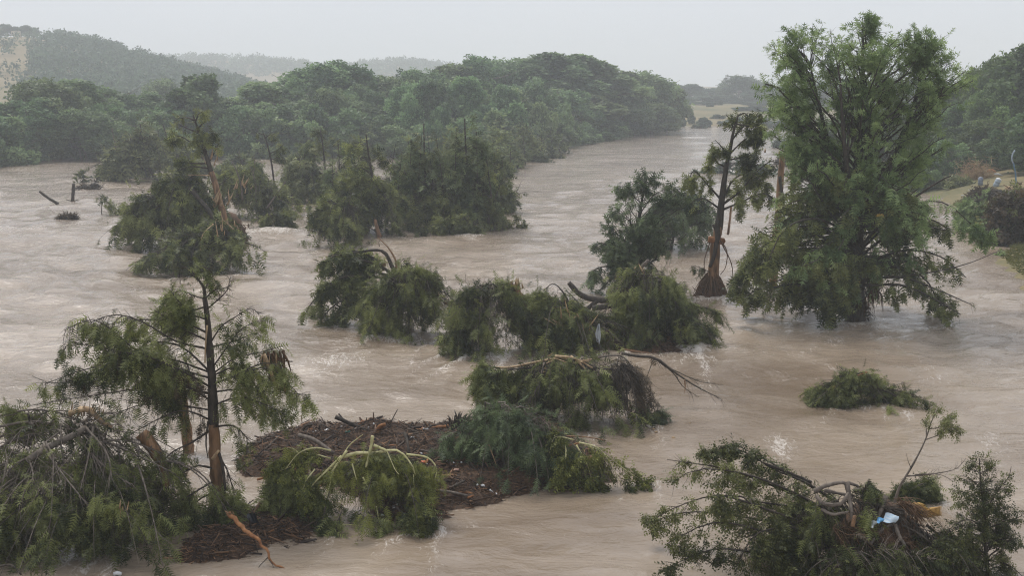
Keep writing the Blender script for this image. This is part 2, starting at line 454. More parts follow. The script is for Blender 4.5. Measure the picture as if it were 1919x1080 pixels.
        if h.mean() > .5:
            fp = rng.uniform(0, 2 * np.pi, nf); fr = rng.uniform(1.1, 1.5, nf)
            F1 = np.stack([cx + rx * fr * np.cos(fp), yc + ry * fr * np.sin(fp) - .15 * rx, s.base[2] + rng.uniform(.02, .35, nf) * h.mean()], -1)
            F0 = C[np.abs(cr[None] - (cx + (F1[:, 0] - cx) * .5)[:, None]).argmin(1)] - np.array((0, 0, .12)) * h.mean()
            fc = (F0 + F1) / 2; fc[:, 2] = F0[:, 2] + rng.uniform(-.1, .3, nf) * h.mean()
            FB = F0[:, None] * (1 - np.linspace(0, 1, k)[None, :, None]) ** 2 + 2 * fc[:, None] * (np.linspace(0, 1, k) * (1 - np.linspace(0, 1, k)))[None, :, None] + F1[:, None] * np.linspace(0, 1, k)[None, :, None] ** 2
            for j in range(nf):
                g = Geo(); g.tube(FB[j], np.linspace(tw * 3, tw * .7, k), 5, False, .1, rng); g.build('branch', M[bark], s.root, s.base)
            FT = spawn(FB, nf * 9, h.mean() * .38, rng, .45, 1, .7, .7, 0, .4, 5); FT[..., 2] = np.maximum(FT[..., 2], s.zmin); s.twigs(FT, tw * .6, tw * .25, bark)
            s.leaves(*sprays_on(FT, nf * 9 * 9, sl, rng, .1, .6, .4, .6), tpl, m)
            nu = max(3, n // 45); U0 = C[rng.integers(0, 24, nu)] - np.array((0, 0, .2)) * h.mean(); ul = h.mean() * rng.uniform(.25, .6, nu)
            U = U0[:, None] + (np.stack([rng.normal(0, .5, nu), rng.normal(0, .3, nu), np.ones(nu)], -1) * ul[:, None])[:, None] * np.linspace(0, 1, 4)[None, :, None] + rng.normal(0, .05, (nu, 4, 3)) * ul[:, None, None]
            for j in range(nu):
                g = Geo(); g.tube(U[j], np.linspace(tw * 1.8, tw * .5, 4), 4, False); g.build('branch', M['bark_grey'], s.root, s.base)
            s.twigs(spawn(U, nu * 4, h.mean() * .25, rng, .3, 1, .6, .7, .3, .05, 4), tw * .6, tw * .2, 'bark_grey')
        a = sprays_on(P, int(n * per * 0.42), sl, rng, 0.05, 0.6, rnd + .13, down)
        s.leaves(*a, tpl, m)
        a = sprays_on(T2, int(n * per * 0.55), sl, rng, 0.05, 0.5, rnd, down)
        s.leaves(*a, tpl, m)
        return P

    # ---- standing crown filling an outline (px rows: y, xl, xr), limbs from the trunk path
    def crown(s, trunk, rows, n=60, twigs=7, tl=1.0, per=12, sl=0.4, rise=0.6, droop=0.15, tpl='mid', m='cypress', depth=0.9, big=18, lr=0.018, bark='bark', rho0=0.35, tw=0.012, down=0.25, rnd=0.55, zlo=None, bulge=0.15):
        rng = s.rng
        R = np.array(rows, float); ys = R[:, 0]
        yy = np.linspace(ys.min(), ys.max(), 60); wd = np.interp(yy, ys, R[:, 2] - R[:, 1])
        y = rng.choice(yy, n, p=wd / wd.sum()) + rng.uniform(-.5, .5, n) * (yy[1] - yy[0])
        xl, xr = np.interp(y, ys, R[:, 1]), np.interp(y, ys, R[:, 2])
        rho = rho0 + (1 - rho0) * rng.uniform(0, 1, n) ** 0.6; phi = rng.uniform(0, 2 * np.pi, n)
        hw = (xr - xl) / 2; sc = mpp(s.Y)
        tip = np.array([s.w((xl[i] + xr[i]) / 2 + hw[i] * rho[i] * math.cos(phi[i]), y[i], hw[i] * sc * depth * rho[i] * math.sin(phi[i])) for i in range(n)])
        Tk = curve(trunk, 40) if len(trunk) < 40 else trunk
        o = np.argsort(Tk[:, 2]); tz = Tk[o]
        ax = np.array([np.interp(tip[:, 2], tz[:, 2], tz[:, c]) for c in (0, 1)]).T
        hd = np.linalg.norm(tip[:, :2] - ax, axis=1)
        lo = tz[0, 2] + 0.4 if zlo is None else zlo
        z = np.clip(tip[:, 2] - rise * hd * rng.uniform(0.7, 1.3, n), lo, tz[-1, 2])
        p0 = np.array([np.interp(z, tz[:, 2], tz[:, c]) for c in (0, 1, 2)]).T
        L = np.linalg.norm(tip - p0, axis=1)
        c = p0 + (tip - p0) * 0.5; c[:, 2] += bulge * L; c += rng.normal(0, 0.06, (n, 3)) * L[:, None]
        k = 8; t = np.linspace(0, 1, k)[None, :, None]
        P = p0[:, None] * (1 - t) ** 2 + 2 * c[:, None] * t * (1 - t) + tip[:, None] * t ** 2
        P += rng.normal(0, 0.015, P.shape) * L[:, None, None]
        P[..., 2] = np.maximum(P[..., 2], s.zmin)
        ordr = np.argsort(-L)
        for j in ordr[:big]:
            g = Geo(); g.tube(P[j], np.linspace(lr * L[j] + 0.01, 0.008 + 0.003 * L[j], k), 5, False, 0.1, rng)
            g.build('branch', M[bark], s.root, s.base)
        rest = ordr[big:]
        if len(rest):
            R0 = np.linspace(1, 0.25, k)[None] * (lr * L[rest] + 0.008)[:, None]
            s.small.setdefault(bark, Geo()).tubes(P[rest], R0, 4)
        TW = spawn(P, n * twigs, tl, rng, 0.3, 1, 0.7, 0.7, 0.05, droop, 5)
        TW[..., 2] = np.maximum(TW[..., 2], s.zmin)
        s.twigs(TW, tw, tw * 0.35, bark)
        a = sprays_on(TW, n * twigs * per, sl, rng, 0.1, 0.6, rnd, down)
        s.leaves(*a, tpl, m)
        return P

    def hang(s, P, twigs, tl, per, sl, tpl='hi', m='cypress', droop=0.5, down=0.6, t0=0.15, up=0.0, tw=0.01, bark='bark', rnd=0.4, fwd=0.6, side=0.7):
        """leafy twigs on explicit limbs P (m,k,3)"""
        TW = spawn(P, twigs, tl, s.rng, t0, 1, fwd, side, up, droop, 5)
        TW[..., 2] = np.maximum(TW[..., 2], s.zmin)
        s.twigs(TW, tw, tw * 0.35, bark)
        T2 = spawn(TW, int(twigs * 1.5), tl * 0.45, s.rng, 0.2, 1, 0.5, 0.7, -0.1, 0.4, 4)
        s.twigs(T2, tw * 0.5, tw * 0.25, bark)
        a = sprays_on(TW, int(twigs * per * 0.5), sl, s.rng, 0.08, 0.5, rnd, down); s.leaves(*a, tpl, m)
        a = sprays_on(T2, int(twigs * per * 0.5), sl, s.rng, 0.05, 0.5, rnd, down); s.leaves(*a, tpl, m)
        return TW
    def splinters(s, x, y, n=8, ln=14, w=2.2, dy=0.0, ang=(20, 160), m='splinter', name='splinter', spread=11):
        g = Geo()
        for i in range(n):
            a = math.radians(.5 * (ang[0] + ang[1]) + (ang[1] - ang[0]) * .22 * s.rng.normal(0, 1)); L = ln * s.rng.uniform(0.3, 1.3)
            x0, y0 = x + s.rng.normal(0, spread), y + s.rng.normal(0, spread * 0.5)
            p = [s.w(x0, y0, dy), s.w(x0 + math.cos(a) * L * .5, y0 - math.sin(a) * L * .5, dy + s.rng.normal(0, .05)), s.w(x0 + math.cos(a) * L, y0 - math.sin(a) * L, dy + s.rng.normal(0, .15))]
            ww = s.px(w * s.rng.uniform(0.5, 1.2))
            g.tube(np.array(p), [ww, ww * 0.8, ww * 0.08], 4, True)
        g.build(name, M[m], s.root, s.base, smooth=False)
# ================================================================== terrain, water, haze
def world_line(pts): return np.array([G(x, y)[:2] for x, y in pts])
left_bank = np.vstack([[-700, 60], [-300, 130],
    world_line([(-250, 345), (-100, 326), (0, 312), (90, 303), (180, 297), (350, 296), (520, 297), (640, 296), (740, 299), (830, 300), (930, 292), (1000, 283),
                (1060, 274), (1150, 259), (1225, 247), (1258, 239)]),
    G(1264, 236)[:2], G(1330, 236.5)[:2], G(1400, 238)[:2], G(1470, 239)[:2], G(1560, 243)[:2], [140, 420], [60, 4300], [-3900, 4300], [-3900, 60]])
right_bank = np.vstack([[45, -20], [32, 22], G(2050, 760)[:2], world_line([(1975, 590), (1919, 522), (1893, 505), (1876, 486), (1872, 474), (1890, 466), (1856, 452), (1835, 430), (1812, 400), (1770, 378), (1720, 362),
                (1640, 335), (1570, 318), (1545, 300), (1560, 280), (1600, 262), (1640, 251), (1600, 244)]), [150, 430], [200, 4300], [3900, 4300], [3900, -20]])
def sdf(poly, x, y):
    d2 = np.full(x.shape, 1e12); inside = np.zeros(x.shape, bool); n = len(poly)
    for i in range(n):
        ax, ay = poly[i]; bx, by = poly[(i + 1) % n]
        ex, ey = bx - ax, by - ay
        t = np.clip(((x - ax) * ex + (y - ay) * ey) / (ex * ex + ey * ey + 1e-12), 0, 1)
        d2 = np.minimum(d2, (x - ax - t * ex) ** 2 + (y - ay - t * ey) ** 2)
        c = (ay > y) != (by > y)
        xi = ax + (y - ay) * (bx - ax) / (by - ay if by != ay else 1e-9)
        inside ^= c & (x < xi)
    return np.where(inside, 1, -1) * np.sqrt(d2)
def up_of(py, Y): return At(CX, py, Y)[2]
hill_px = [(-900, 70), (-300, 30), (-120, 40), (0, 66), (60, 66), (110, 70), (150, 78), (200, 86), (260, 107), (310, 122), (360, 136), (420, 151), (470, 166), (540, 185), (620, 200)]
far_px = [(150, 132), (250, 124), (320, 119), (400, 117), (500, 120), (570, 124), (600, 131), (660, 131), (700, 126), (760, 122), (815, 127), (880, 137), (960, 150), (1100, 165), (1300, 172)]
def land(x, y):
    x = np.asarray(x, float); y = np.asarray(y, float)
    dl, dr = sdf(left_bank, x, y), sdf(right_bank, x, y)
    hl = np.where(dl > 0, 1.6 * (1 - np.exp(-dl * 0.12)), np.maximum(-2.0, dl * 0.25))
    hr = np.where(dr > 0, 5.5 * (1 - np.exp(-dr * 0.045)), np.maximum(-2.0, dr * 0.3))
    h = np.maximum(hl, hr)
    n = fbm(x * 0.15, y * 0.15, 3) - 0.5
    h = h + np.where(h > 0.15, n * np.minimum(1.0, h), 0)
    px = CX + FPX * x / np.maximum(y, 5)
    # meadow beyond the far bend
    u = np.clip((y - 395) / 110, 0, 1) * np.clip((px - 1215) / 60, 0, 1) * np.clip((y - 300) / 60, 0, 1)
    h = h + u * u * (3 - 2 * u) * 3.5 * (dl > 0)
    # the near hill at the left (ridge about 700 m off)
    hp = np.interp(px, [p[0] for p in hill_px], [up_of(p[1], 700) for p in hill_px])
    f = np.exp(-((y - 720) / np.where(y < 720, 190.0, 400.0)) ** 2)
    h = h + np.maximum(hp - 1.6, 0) * f * (y > 230) * np.clip((y - 230) / 120, 0, 1) * (1 + 0.05 * (fbm(x * .02, y * .02, 9) - .5))
    # far hills
    fp = np.interp(px, [p[0] for p in far_px], [up_of(p[1], 1500) for p in far_px])
    f = np.exp(-((y - 1500) / 260.0) ** 2)
    h = h + np.maximum(fp, 0) * f + (fbm(x * .02, y * .02, 21) * 6 - 2.4) * f * (px > 200)
    return h
ys = np.concatenate([np.linspace(-60, 20, 12), np.geomspace(22, 600, 190), np.geomspace(605, 4200, 80)])
us = np.linspace(-0.9, 0.9, 230)
UU, YY = np.meshgrid(us, ys); XX = UU * (YY + 100)
ZZ = land(XX, YY)
def grid_faces(r, c):
    i, j = np.meshgrid(np.arange(r - 1), np.arange(c - 1), indexing='ij'); b = i * c + j
    return np.stack([b, b + 1, b + c + 1, b + c], -1).reshape(-1, 4)
gm, n, l = mat('ground_cover')
tc = N(n, 'ShaderNodeNewGeometry')
nz = N(n, 'ShaderNodeTexNoise', Scale=0.035, Detail=7.0, Roughness=0.65)
n2 = N(n, 'ShaderNodeTexNoise', Scale=1.3, Detail=6.0, Roughness=0.7)
mx0 = N(n, 'ShaderNodeMath', operation='MULTIPLY_ADD'); mx0.inputs[1].default_value = 0.35; mx0.inputs[2].default_value = -0.17
ad = N(n, 'ShaderNodeMath', operation='ADD')
rp = N(n, 'ShaderNodeValToRGB'); e = rp.color_ramp.elements
e[0].position = 0.3; e[0].color = (0.05, 0.065, 0.025, 1); e[1].position = 0.75; e[1].color = (0.22, 0.165, 0.09, 1)
x = e.new(0.48); x.color = (0.12, 0.11, 0.045, 1); x = e.new(0.6); x.color = (0.2, 0.155, 0.07, 1)
p = N(n, 'ShaderNodeBsdfPrincipled', Roughness=0.9); o = N(n, 'ShaderNodeOutputMaterial')
bp = N(n, 'ShaderNodeBump', Strength=0.6, Distance=0.15)
l.new(tc.outputs['Position'], nz.inputs['Vector']); l.new(tc.outputs['Position'], n2.inputs['Vector'])
l.new(n2.outputs['Fac'], mx0.inputs[0]); l.new(nz.outputs['Fac'], ad.inputs[0]); l.new(mx0.outputs[0], ad.inputs[1])
sx = N(n, 'ShaderNodeSeparateXYZ'); l.new(tc.outputs['Position'], sx.inputs[0])
hz_ = N(n, 'ShaderNodeMapRange'); hz_.inputs['From Min'].default_value = 3; hz_.inputs['From Max'].default_value = 16; hz_.inputs['To Max'].default_value = 0.22; l.new(sx.outputs['Z'], hz_.inputs['Value'])   # drier grass on the upper slopes
ad2 = N(n, 'ShaderNodeMath', operation='ADD'); l.new(ad.outputs[0], ad2.inputs[0]); l.new(hz_.outputs['Result'], ad2.inputs[1])
l.new(ad2.outputs[0], rp.inputs['Fac']); l.new(rp.outputs['Color'], p.inputs['Base Color'])
l.new(n2.outputs['Fac'], bp.inputs['Height']); l.new(bp.outputs[0], p.inputs['Normal']); l.new(p.outputs[0], o.inputs['Surface'])
me = make_mesh('ground', np.stack([XX, YY, ZZ], -1).reshape(-1, 3), [grid_faces(*XX.shape)], smooth=True)
me.materials.append(gm)
ground = bpy.data.objects.new('ground', me); COL.objects.link(ground)
tag(ground, 'grassy banks, meadow and hills on both sides of the flooded river', kind='structure')

# ---- water
OBST = []       # what stands in the current: px, py, half width in metres, strength of the wake
for a in [(1600, 608, 1.2, 1.0), (1335, 564, .8, 1.0), (1450, 540, .4, .8), (1172, 560, .8, .6), (745, 645, 1.7, .7), (905, 678, 1.1, .9), (1060, 676, 1.5, .6), (1245, 664, 1.8, .9), (650, 610, 1.6, .8), (1065, 822, 1.2, .5), (1606, 768, 1.1, .5),
          (395, 516, 2.3, .9), (300, 470, 2.0, .7), (515, 441, 1.0, .8), (645, 465, 1.6, 1.0), (740, 450, 1.8, .9), (858, 447, 1.8, .9), (920, 442, 1.5, .8), (137, 384, .3, .8), (100, 382, .5, .6), (962, 385, .4, .6), (962, 431, .5, .7), (136, 414, .6, .5), (176, 358, .9, .5),
          (1700, 560, .8, .5), (1760, 614, .5, .7), (1480, 575, 1.2, .7), (510, 412, 2.0, .6), (590, 392, 2.0, .6), (850, 668, .5, .9), (1310, 676, .6, .55), (1222, 802, .4, .6), (350, 864, .35, .7), (300, 915, .5, .6), (460, 868, .7, .5), (1738, 950, .5, .5), (200, 1040, .5, .9), (600, 1000, .4, .5), (800, 1000, .5, .7), (1210, 908, .4, .5), (960, 330, 2.5, .5), (1040, 296, 2.5, .5), (230, 346, 3, .5), (1385, 330, 3, .5), (1880, 484, .4, .5)]:
    q = G(a[0], a[1]); OBST.append((q[0], q[1], a[2], a[3]))
FOAM = [(1460, 830, .9, .8), (1475, 850, .5, .6), (1310, 684, .7, .3), (215, 1036, .5, .9), (160, 1066, .5, .8), (770, 985, .35, 1.0), (930, 940, .6, .5), (560, 770, 1.6, .6), (560, 800, 1.2, .5), (1700, 776, .5, .7), (640, 680, 2.0, .6), (1440, 870, .6, .5), (1560, 640, 1.5, .5), (1860, 830, 1.4, .5), (1740, 700, 2, .4)]
wy = np.concatenate([np.linspace(-60, 22, 14), np.geomspace(22.6, 160, 300), np.geomspace(161, 560, 120), [700, 1000]])
wu = np.concatenate([[-0.9, -.75, -.6], np.linspace(-0.5, 0.5, 290), [.6, .75, .9]])
WU, WY = np.meshgrid(wu, wy); WX = WU * (WY + np.where(WY < 22, 22 - WY, 0) + 2)
spx = np.gradient(wy)[:, None] * np.ones_like(WX)
calm = np.clip((WY - 22) / 50, 0.2, 1)                   # slacker water close to the bridge
def wave(x, y, wl, st, seed):
    return (fbm(x / (wl * st) + 0.15 * y / wl, y / wl, seed, 2) - 0.5) * 2
patch = fbm(WX * 0.05 + 5, WY * 0.03, 77, 3)
z = np.zeros_like(WX)
for wl_, amp, st, sd in [(9, .20, 1.4, 1), (4, .24, 1.5, 2), (2.0, .26, 1.5, 3), (1.0, .17, 1.4, 4), (.5, .08, 1.3, 5)]:
    vis = np.clip((wl_ / spx - 1.2) / 1.5, 0, 1)
    z += wave(WX, WY, wl_, st, sd) * amp * vis * calm * (0.45 + 1.1 * patch)
z += (fbm(WX / 60, WY / 40, 31, 2) - .5) * .05
foam = np.zeros_like(WX)
FL = np.array((-.24, -.97))                               # the current runs towards the bridge and a little left
wob = (fbm(WX * .6, WY * .6, 55, 3) - .5)
for ox, oy, r, sgt in OBST:
    dx, dy = WX - ox, WY - oy
    al = dx * FL[0] + dy * FL[1]; ac = -dx * FL[1] + dy * FL[0] + wob * (.5 + .12 * np.abs(al))
    near = np.exp(-((al + r * .6) / (.5 * r + .25)) ** 2 - (ac / (r + .2)) ** 2)
    L = 2.5 + 4 * r; dn = np.clip(al, 0, None)
    arm = np.exp(-((np.abs(ac) - r * .85 - .16 * dn) / (.16 + .05 * dn)) ** 2) * np.exp(-dn / L) * (al > -r)
    core = np.exp(-(ac / (r + .1)) ** 2) * np.exp(-dn / (L * .7)) * (al > -r * .5)
    z += min(1, 60 / max(oy, 1)) * sgt * (near * .10 + arm * .085 + core * wave(WX, WY, .8, 1.0, 8) * .10)
    foam = np.maximum(foam, sgt * np.clip(near * .95 + arm * .8 + core * .45, 0, 1) * min(1, 55 / max(oy, 1)))
for a in FOAM:
    q = G(a[0], a[1]); dx, dy = WX - q[0], WY - q[1]; al = dx * FL[0] + dy * FL[1]; ac = -dx * FL[1] + dy * FL[0]
    foam = np.maximum(foam, a[3] * np.exp(-(ac / (a[2] * .7)) ** 2 - (al / (a[2] * 1.7)) ** 2))
crest = np.clip((z - 0.16 * calm) / 0.26, 0, 1) * np.clip((WY - 28) / 50, 0, 1)
foam = np.clip(foam + 0.55 * crest, 0, 1.2)
me = make_mesh('river_water', np.stack([WX, WY, z], -1).reshape(-1, 3), [grid_faces(*WX.shape)], smooth=True)
at = me.attributes.new('foam', 'FLOAT', 'POINT'); at.data.foreach_set('value', foam.ravel().astype(np.float32))
wm, n, l = mat('muddy_water')
ge = N(n, 'ShaderNodeNewGeometry')
mp = N(n, 'ShaderNodeMapping'); mp.inputs['Scale'].default_value = (0.55, 1.0, 1.0); mp.inputs['Rotation'].default_value = (0, 0, 0.12)
na = N(n, 'ShaderNodeTexNoise', Scale=0.9, Detail=6.0, Roughness=0.62, Distortion=0.9)
nb = N(n, 'ShaderNodeTexNoise', Scale=4.5, Detail=4.0, Roughness=0.6, Distortion=0.4)
nc = N(n, 'ShaderNodeTexNoise', Scale=0.12, Detail=5.0, Roughness=0.6, Distortion=1.2)
nf = N(n, 'ShaderNodeTexNoise', Scale=3.2, Detail=8.0, Roughness=0.72, Distortion=1.6)
mpf = N(n, 'ShaderNodeMapping'); mpf.inputs['Scale'].default_value = (1.5, .55, 1.0); mpf.inputs['Rotation'].default_value = (0, 0, -.25); l.new(ge.outputs['Position'], mpf.inputs['Vector']); l.new(mpf.outputs[0], nf.inputs['Vector'])
for q in (na, nb, nc): l.new(mp.outputs[0], q.inputs['Vector'])
l.new(ge.outputs['Position'], mp.inputs['Vector'])
rp = N(n, 'ShaderNodeValToRGB'); e = rp.color_ramp.elements
e[0].position = 0.3; e[0].color = (0.17, 0.123, 0.083, 1); e[1].position = 0.72; e[1].color = (0.37, 0.298, 0.226, 1)
l.new(nc.outputs['Fac'], rp.inputs['Fac'])
af = N(n, 'ShaderNodeAttribute', attribute_name='foam')
# foam mask: attribute minus a fine noise threshold
m1 = N(n, 'ShaderNodeMath', operation='MULTIPLY'); m1.inputs[1].default_value = 0.34
l.new(af.outputs['Fac'], m1.inputs[0])
m2 = N(n, 'ShaderNodeMath', operation='ADD'); l.new(m1.outputs[0], m2.inputs[0]); l.new(nf.outputs['Fac'], m2.inputs[1])
fr = N(n, 'ShaderNodeMapRange'); fr.inputs['From Min'].default_value = 0.66; fr.inputs['From Max'].default_value = 0.94
l.new(m2.outputs[0], fr.inputs['Value'])
mixc = N(n, 'ShaderNodeMixRGB'); l.new(fr.outputs['Result'], mixc.inputs[0]); l.new(rp.outputs['Color'], mixc.inputs[1]); mixc.inputs[2].default_value = (0.62, 0.57, 0.52, 1)
rg = N(n, 'ShaderNodeMapRange'); rg.inputs['To Min'].default_value = 0.07; rg.inputs['To Max'].default_value = 0.7
l.new(fr.outputs['Result'], rg.inputs['Value'])
hm = N(n, 'ShaderNodeMath', operation='MULTIPLY_ADD'); hm.inputs[1].default_value = 0.22
l.new(nb.outputs['Fac'], hm.inputs[0]); l.new(na.outputs['Fac'], hm.inputs[2])
bp = N(n, 'ShaderNodeBump', Strength=1.0, Distance=0.34); l.new(hm.outputs[0], bp.inputs['Height'])
sy = N(n, 'ShaderNodeSeparateXYZ'); l.new(ge.outputs['Position'], sy.inputs[0]); sm = N(n, 'ShaderNodeMapRange'); sm.inputs['From Min'].default_value = 26; sm.inputs['From Max'].default_value = 85; sm.inputs['To Min'].default_value = 0.32; l.new(sy.outputs['Y'], sm.inputs['Value']); l.new(sm.outputs['Result'], bp.inputs['Strength'])   # slacker close to the bridge
p = N(n, 'ShaderNodeBsdfPrincipled', IOR=1.33); o = N(n, 'ShaderNodeOutputMaterial')
p.inputs['Specular IOR Level'].default_value = 0.75
l.new(mixc.outputs[0], p.inputs['Base Color']); l.new(rg.outputs['Result'], p.inputs['Roughness']); l.new(bp.outputs[0], p.inputs['Normal'])
l.new(p.outputs[0], o.inputs['Surface'])
me.materials.append(wm)
water = bpy.data.objects.new('river_water', me); COL.objects.link(water)
tag(water, 'muddy brown flood water with ripples and foam', kind='structure')

# ---- rainy air
g = Geo(); g.box((-3950, -110, -3.2), (3950, 4400, 150))
hm_, n, l = mat('rain_haze')
v = N(n, 'ShaderNodeVolumePrincipled', Density=0.0007); v.inputs['Color'].default_value = (0.925, 0.965, 1.0, 1); v.inputs['Anisotropy'].default_value = 0.1
o = N(n, 'ShaderNodeOutputMaterial'); l.new(v.outputs[0], o.inputs['Volume'])
hz = g.build('haze', hm_, smooth=False); tag(hz, 'pale rainy haze over the valley', kind='stuff')

# ================================================================== the wood on the far bank
NRM = []
def leaf_blob(rng, centers, radii, n, ln, tpl, shell=0.55):
    c = rng.choice(len(centers), n, p=radii ** 2 / (radii ** 2).sum())
    d = nrm(rng.normal(0, 1, (n, 3)))
    r = radii[c] * (shell + (1 - shell) * rng.uniform(0, 1, n) ** 0.5)
    stray = 1 + .5 * rng.random(n) ** 5
    pos = centers[c] + d * (r * stray)[:, None] * np.array((.88, .88, 1.12))
    dd = np.cross(d, rng.normal(0, 1, (n, 3))) + d * .25; NRM.clear(); nn = d * .6 + rng.normal(0, .6, (n, 3)); nn[:, 2] += .3; NRM.append(nn)
    ct = rng.normal(0, .2, len(centers))
    tint = 0.45 + ct[c] + 0.14 * d[:, 2] * 0 + rng.normal(0, .13, n)
    return pos, dd, ln * rng.uniform(.6, 1.3, n), tint
def proto_tree(seed, H, W, nb, nl, ln, trunk_h=0.35, tall=1.0, tpl='forest', stems=1, gap=0.0, low=0.28):
    """a broadleaf of unit-like size: returns (trunk mesh, crown mesh)"""
    rng = np.random.default_rng(seed)
    cen, rad = [], []
    for i in range(nb):
        a = rng.uniform(0, 2 * np.pi); h = rng.uniform(low, 1) ** 0.85
        env = math.sin(math.pi * min(1, (h - low * .4) / (1.04 - low * .4)) ** 0.8) ** 0.6
        r = W / 2 * env * math.sqrt(rng.uniform(0.1, 1)) * rng.uniform(.8, 1.25)
        b = W * rng.uniform(0.075, 0.17)
        cen.append((r * math.cos(a), r * math.sin(a), h * H - b * 0.6)); rad.append(b)
    cen, rad = np.array(cen), np.array(rad)
    pos, dd, l_, tint = leaf_blob(rng, cen, rad, nl, ln, tpl)
    V, T, t = foliage(pos, dd, l_, tpl, rng, tint, normal=NRM[0])
    crown = make_mesh('crown', V, [T], t)
    g = Geo()
    for q in range(stems):
        bx, by = rng.normal(0, W * .03 * (stems - 1) + 1e-6, 2)
        lean = rng.normal(0, .06, 2) * H
        P = np.array([(bx, by, -1.5), (bx + lean[0] * .3, by + lean[1] * .3, H * .35), (bx + lean[0], by + lean[1], H * .85)])
        P = curve(P, 9); P[1:, :2] += rng.normal(0, .012 * H, (8, 2))
        g.tube(P, np.linspace(.022 * H, .006 * H, 9) / stems ** .5, 6, False, .1, rng)
        for i in range(7):                                # bare limbs poking through the crown
            s_ = P[rng.integers(3, 8)]; a_ = rng.uniform(0, 6.28); e_ = s_ + np.array((math.cos(a_) * W * .5, math.sin(a_) * W * .5, H * rng.uniform(.08, .3))); e_[2] = min(e_[2], H * 1.04)
            g.tube(curve([s_, (s_ + e_) / 2 + rng.normal(0, .03 * H, 3), e_], 6), np.linspace(.008 * H, .0015 * H, 6), 4, False)
        for i in rng.choice(nb, min(nb, 14), replace=False):
            s_ = P[rng.integers(3, 8)]
            m_ = (s_ + cen[i]) / 2 + np.array((0, 0, -.03 * H)) + rng.normal(0, .02 * H, 3)
            g.tube(curve([s_, m_, cen[i]], 6), np.linspace(.009 * H, .003 * H, 6), 4, False)
    Vv = np.vstack(g.V); F = [np.vstack(g.Q)]
    trunk = make_mesh('trunk', Vv, F, smooth=True); trunk.materials.append(M['bark_grey'])
    return trunk, crown
PROTO = []
for i in range(6):
    tr, cr = proto_tree(100 + i, 14, [9, 11, 8, 10, 12, 9][i], [38, 48, 30, 42, 54, 34][i], 5600, 0.7, stems=[1, 2, 1, 3, 2, 1][i], low=[.22, .18, .34, .2, .25, .3][i])
    PROTO.append((tr, cr, 14.0, [9, 11, 8, 10, 12, 9][i]))
for i in range(3):                                        # low bushy willows and brush
    tr, cr = proto_tree(140 + i, 6, [7, 8, 6][i], 22, 3600, 0.6, stems=4, low=.08)
    PROTO.append((tr, cr, 6.0, [7, 8, 6][i]))
PINE = proto_tree(160, 16, 7, 24, 5200, 0.7, stems=1, low=.45)
PROTO.append((*PINE, 16.0, 7))
LEAFED = {}
def placed_tree(kind, x, y, z, H, W, rot, name, label, cat, group, m='wood_leaf'):
    tr, cr, h0, w0 = PROTO[kind]
    if not cr.materials: cr.materials.append(M[m])
    root = empty(name, (x, y, z), label, cat, group)
    root.rotation_euler = (0, 0, rot); root.scale = (W / w0, W / w0, H / h0)
    a = bpy.data.objects.new('trunk', tr); b = bpy.data.objects.new('crown', cr)
    b.material_slots[0].link = 'OBJECT'; b.material_slots[0].material = M[m]
    for o in (a, b): COL.objects.link(o); o.parent = root
    return root
R = random.Random(7)
def from_px(kind, px, ytop, wpx, Y, name, label, cat, group, m='wood_leaf', base=None):
    q = At(px, ytop, Y); x = q[0]
    z = float(land(np.array([x]), np.array([float(Y)]))[0]) if base is None else base
    z = max(z, -0.3)
    return placed_tree(kind, x, Y, z, max(q[2] - z, 1.5), wpx * mpp(Y), R.uniform(0, 6.28), name, label, cat, group, m)
GW = 'trees in the wood on the far bank'
MARKS = [(45, 'the left end of the wood'), (115, 'the big dark dome at the left'), (180, 'the flat sprayed-out treetop'), (240, 'the dip of the left wood'), (330, 'the pale tree at the hill foot'), (410, 'the tall open-crowned tree'), (470, 'the fine-twigged tree'),
         (545, 'the gap left of the tall dark dome'), (620, 'the tall dark dome'), (680, 'the second tall dark tree'), (760, 'the notch under the mast'), (860, 'the step up in the treeline'), (930, 'the start of the tall stand'), (1000, 'the broad high tree'), (1060, 'the highest tree'), (1130, 'the sloping shoulder of the tall stand'), (1185, 'the thin-topped tree'), (1260, 'the last dome at the bend')]
def mark(px): return next((m for e_, m in MARKS if px < e_), MARKS[-1][1])
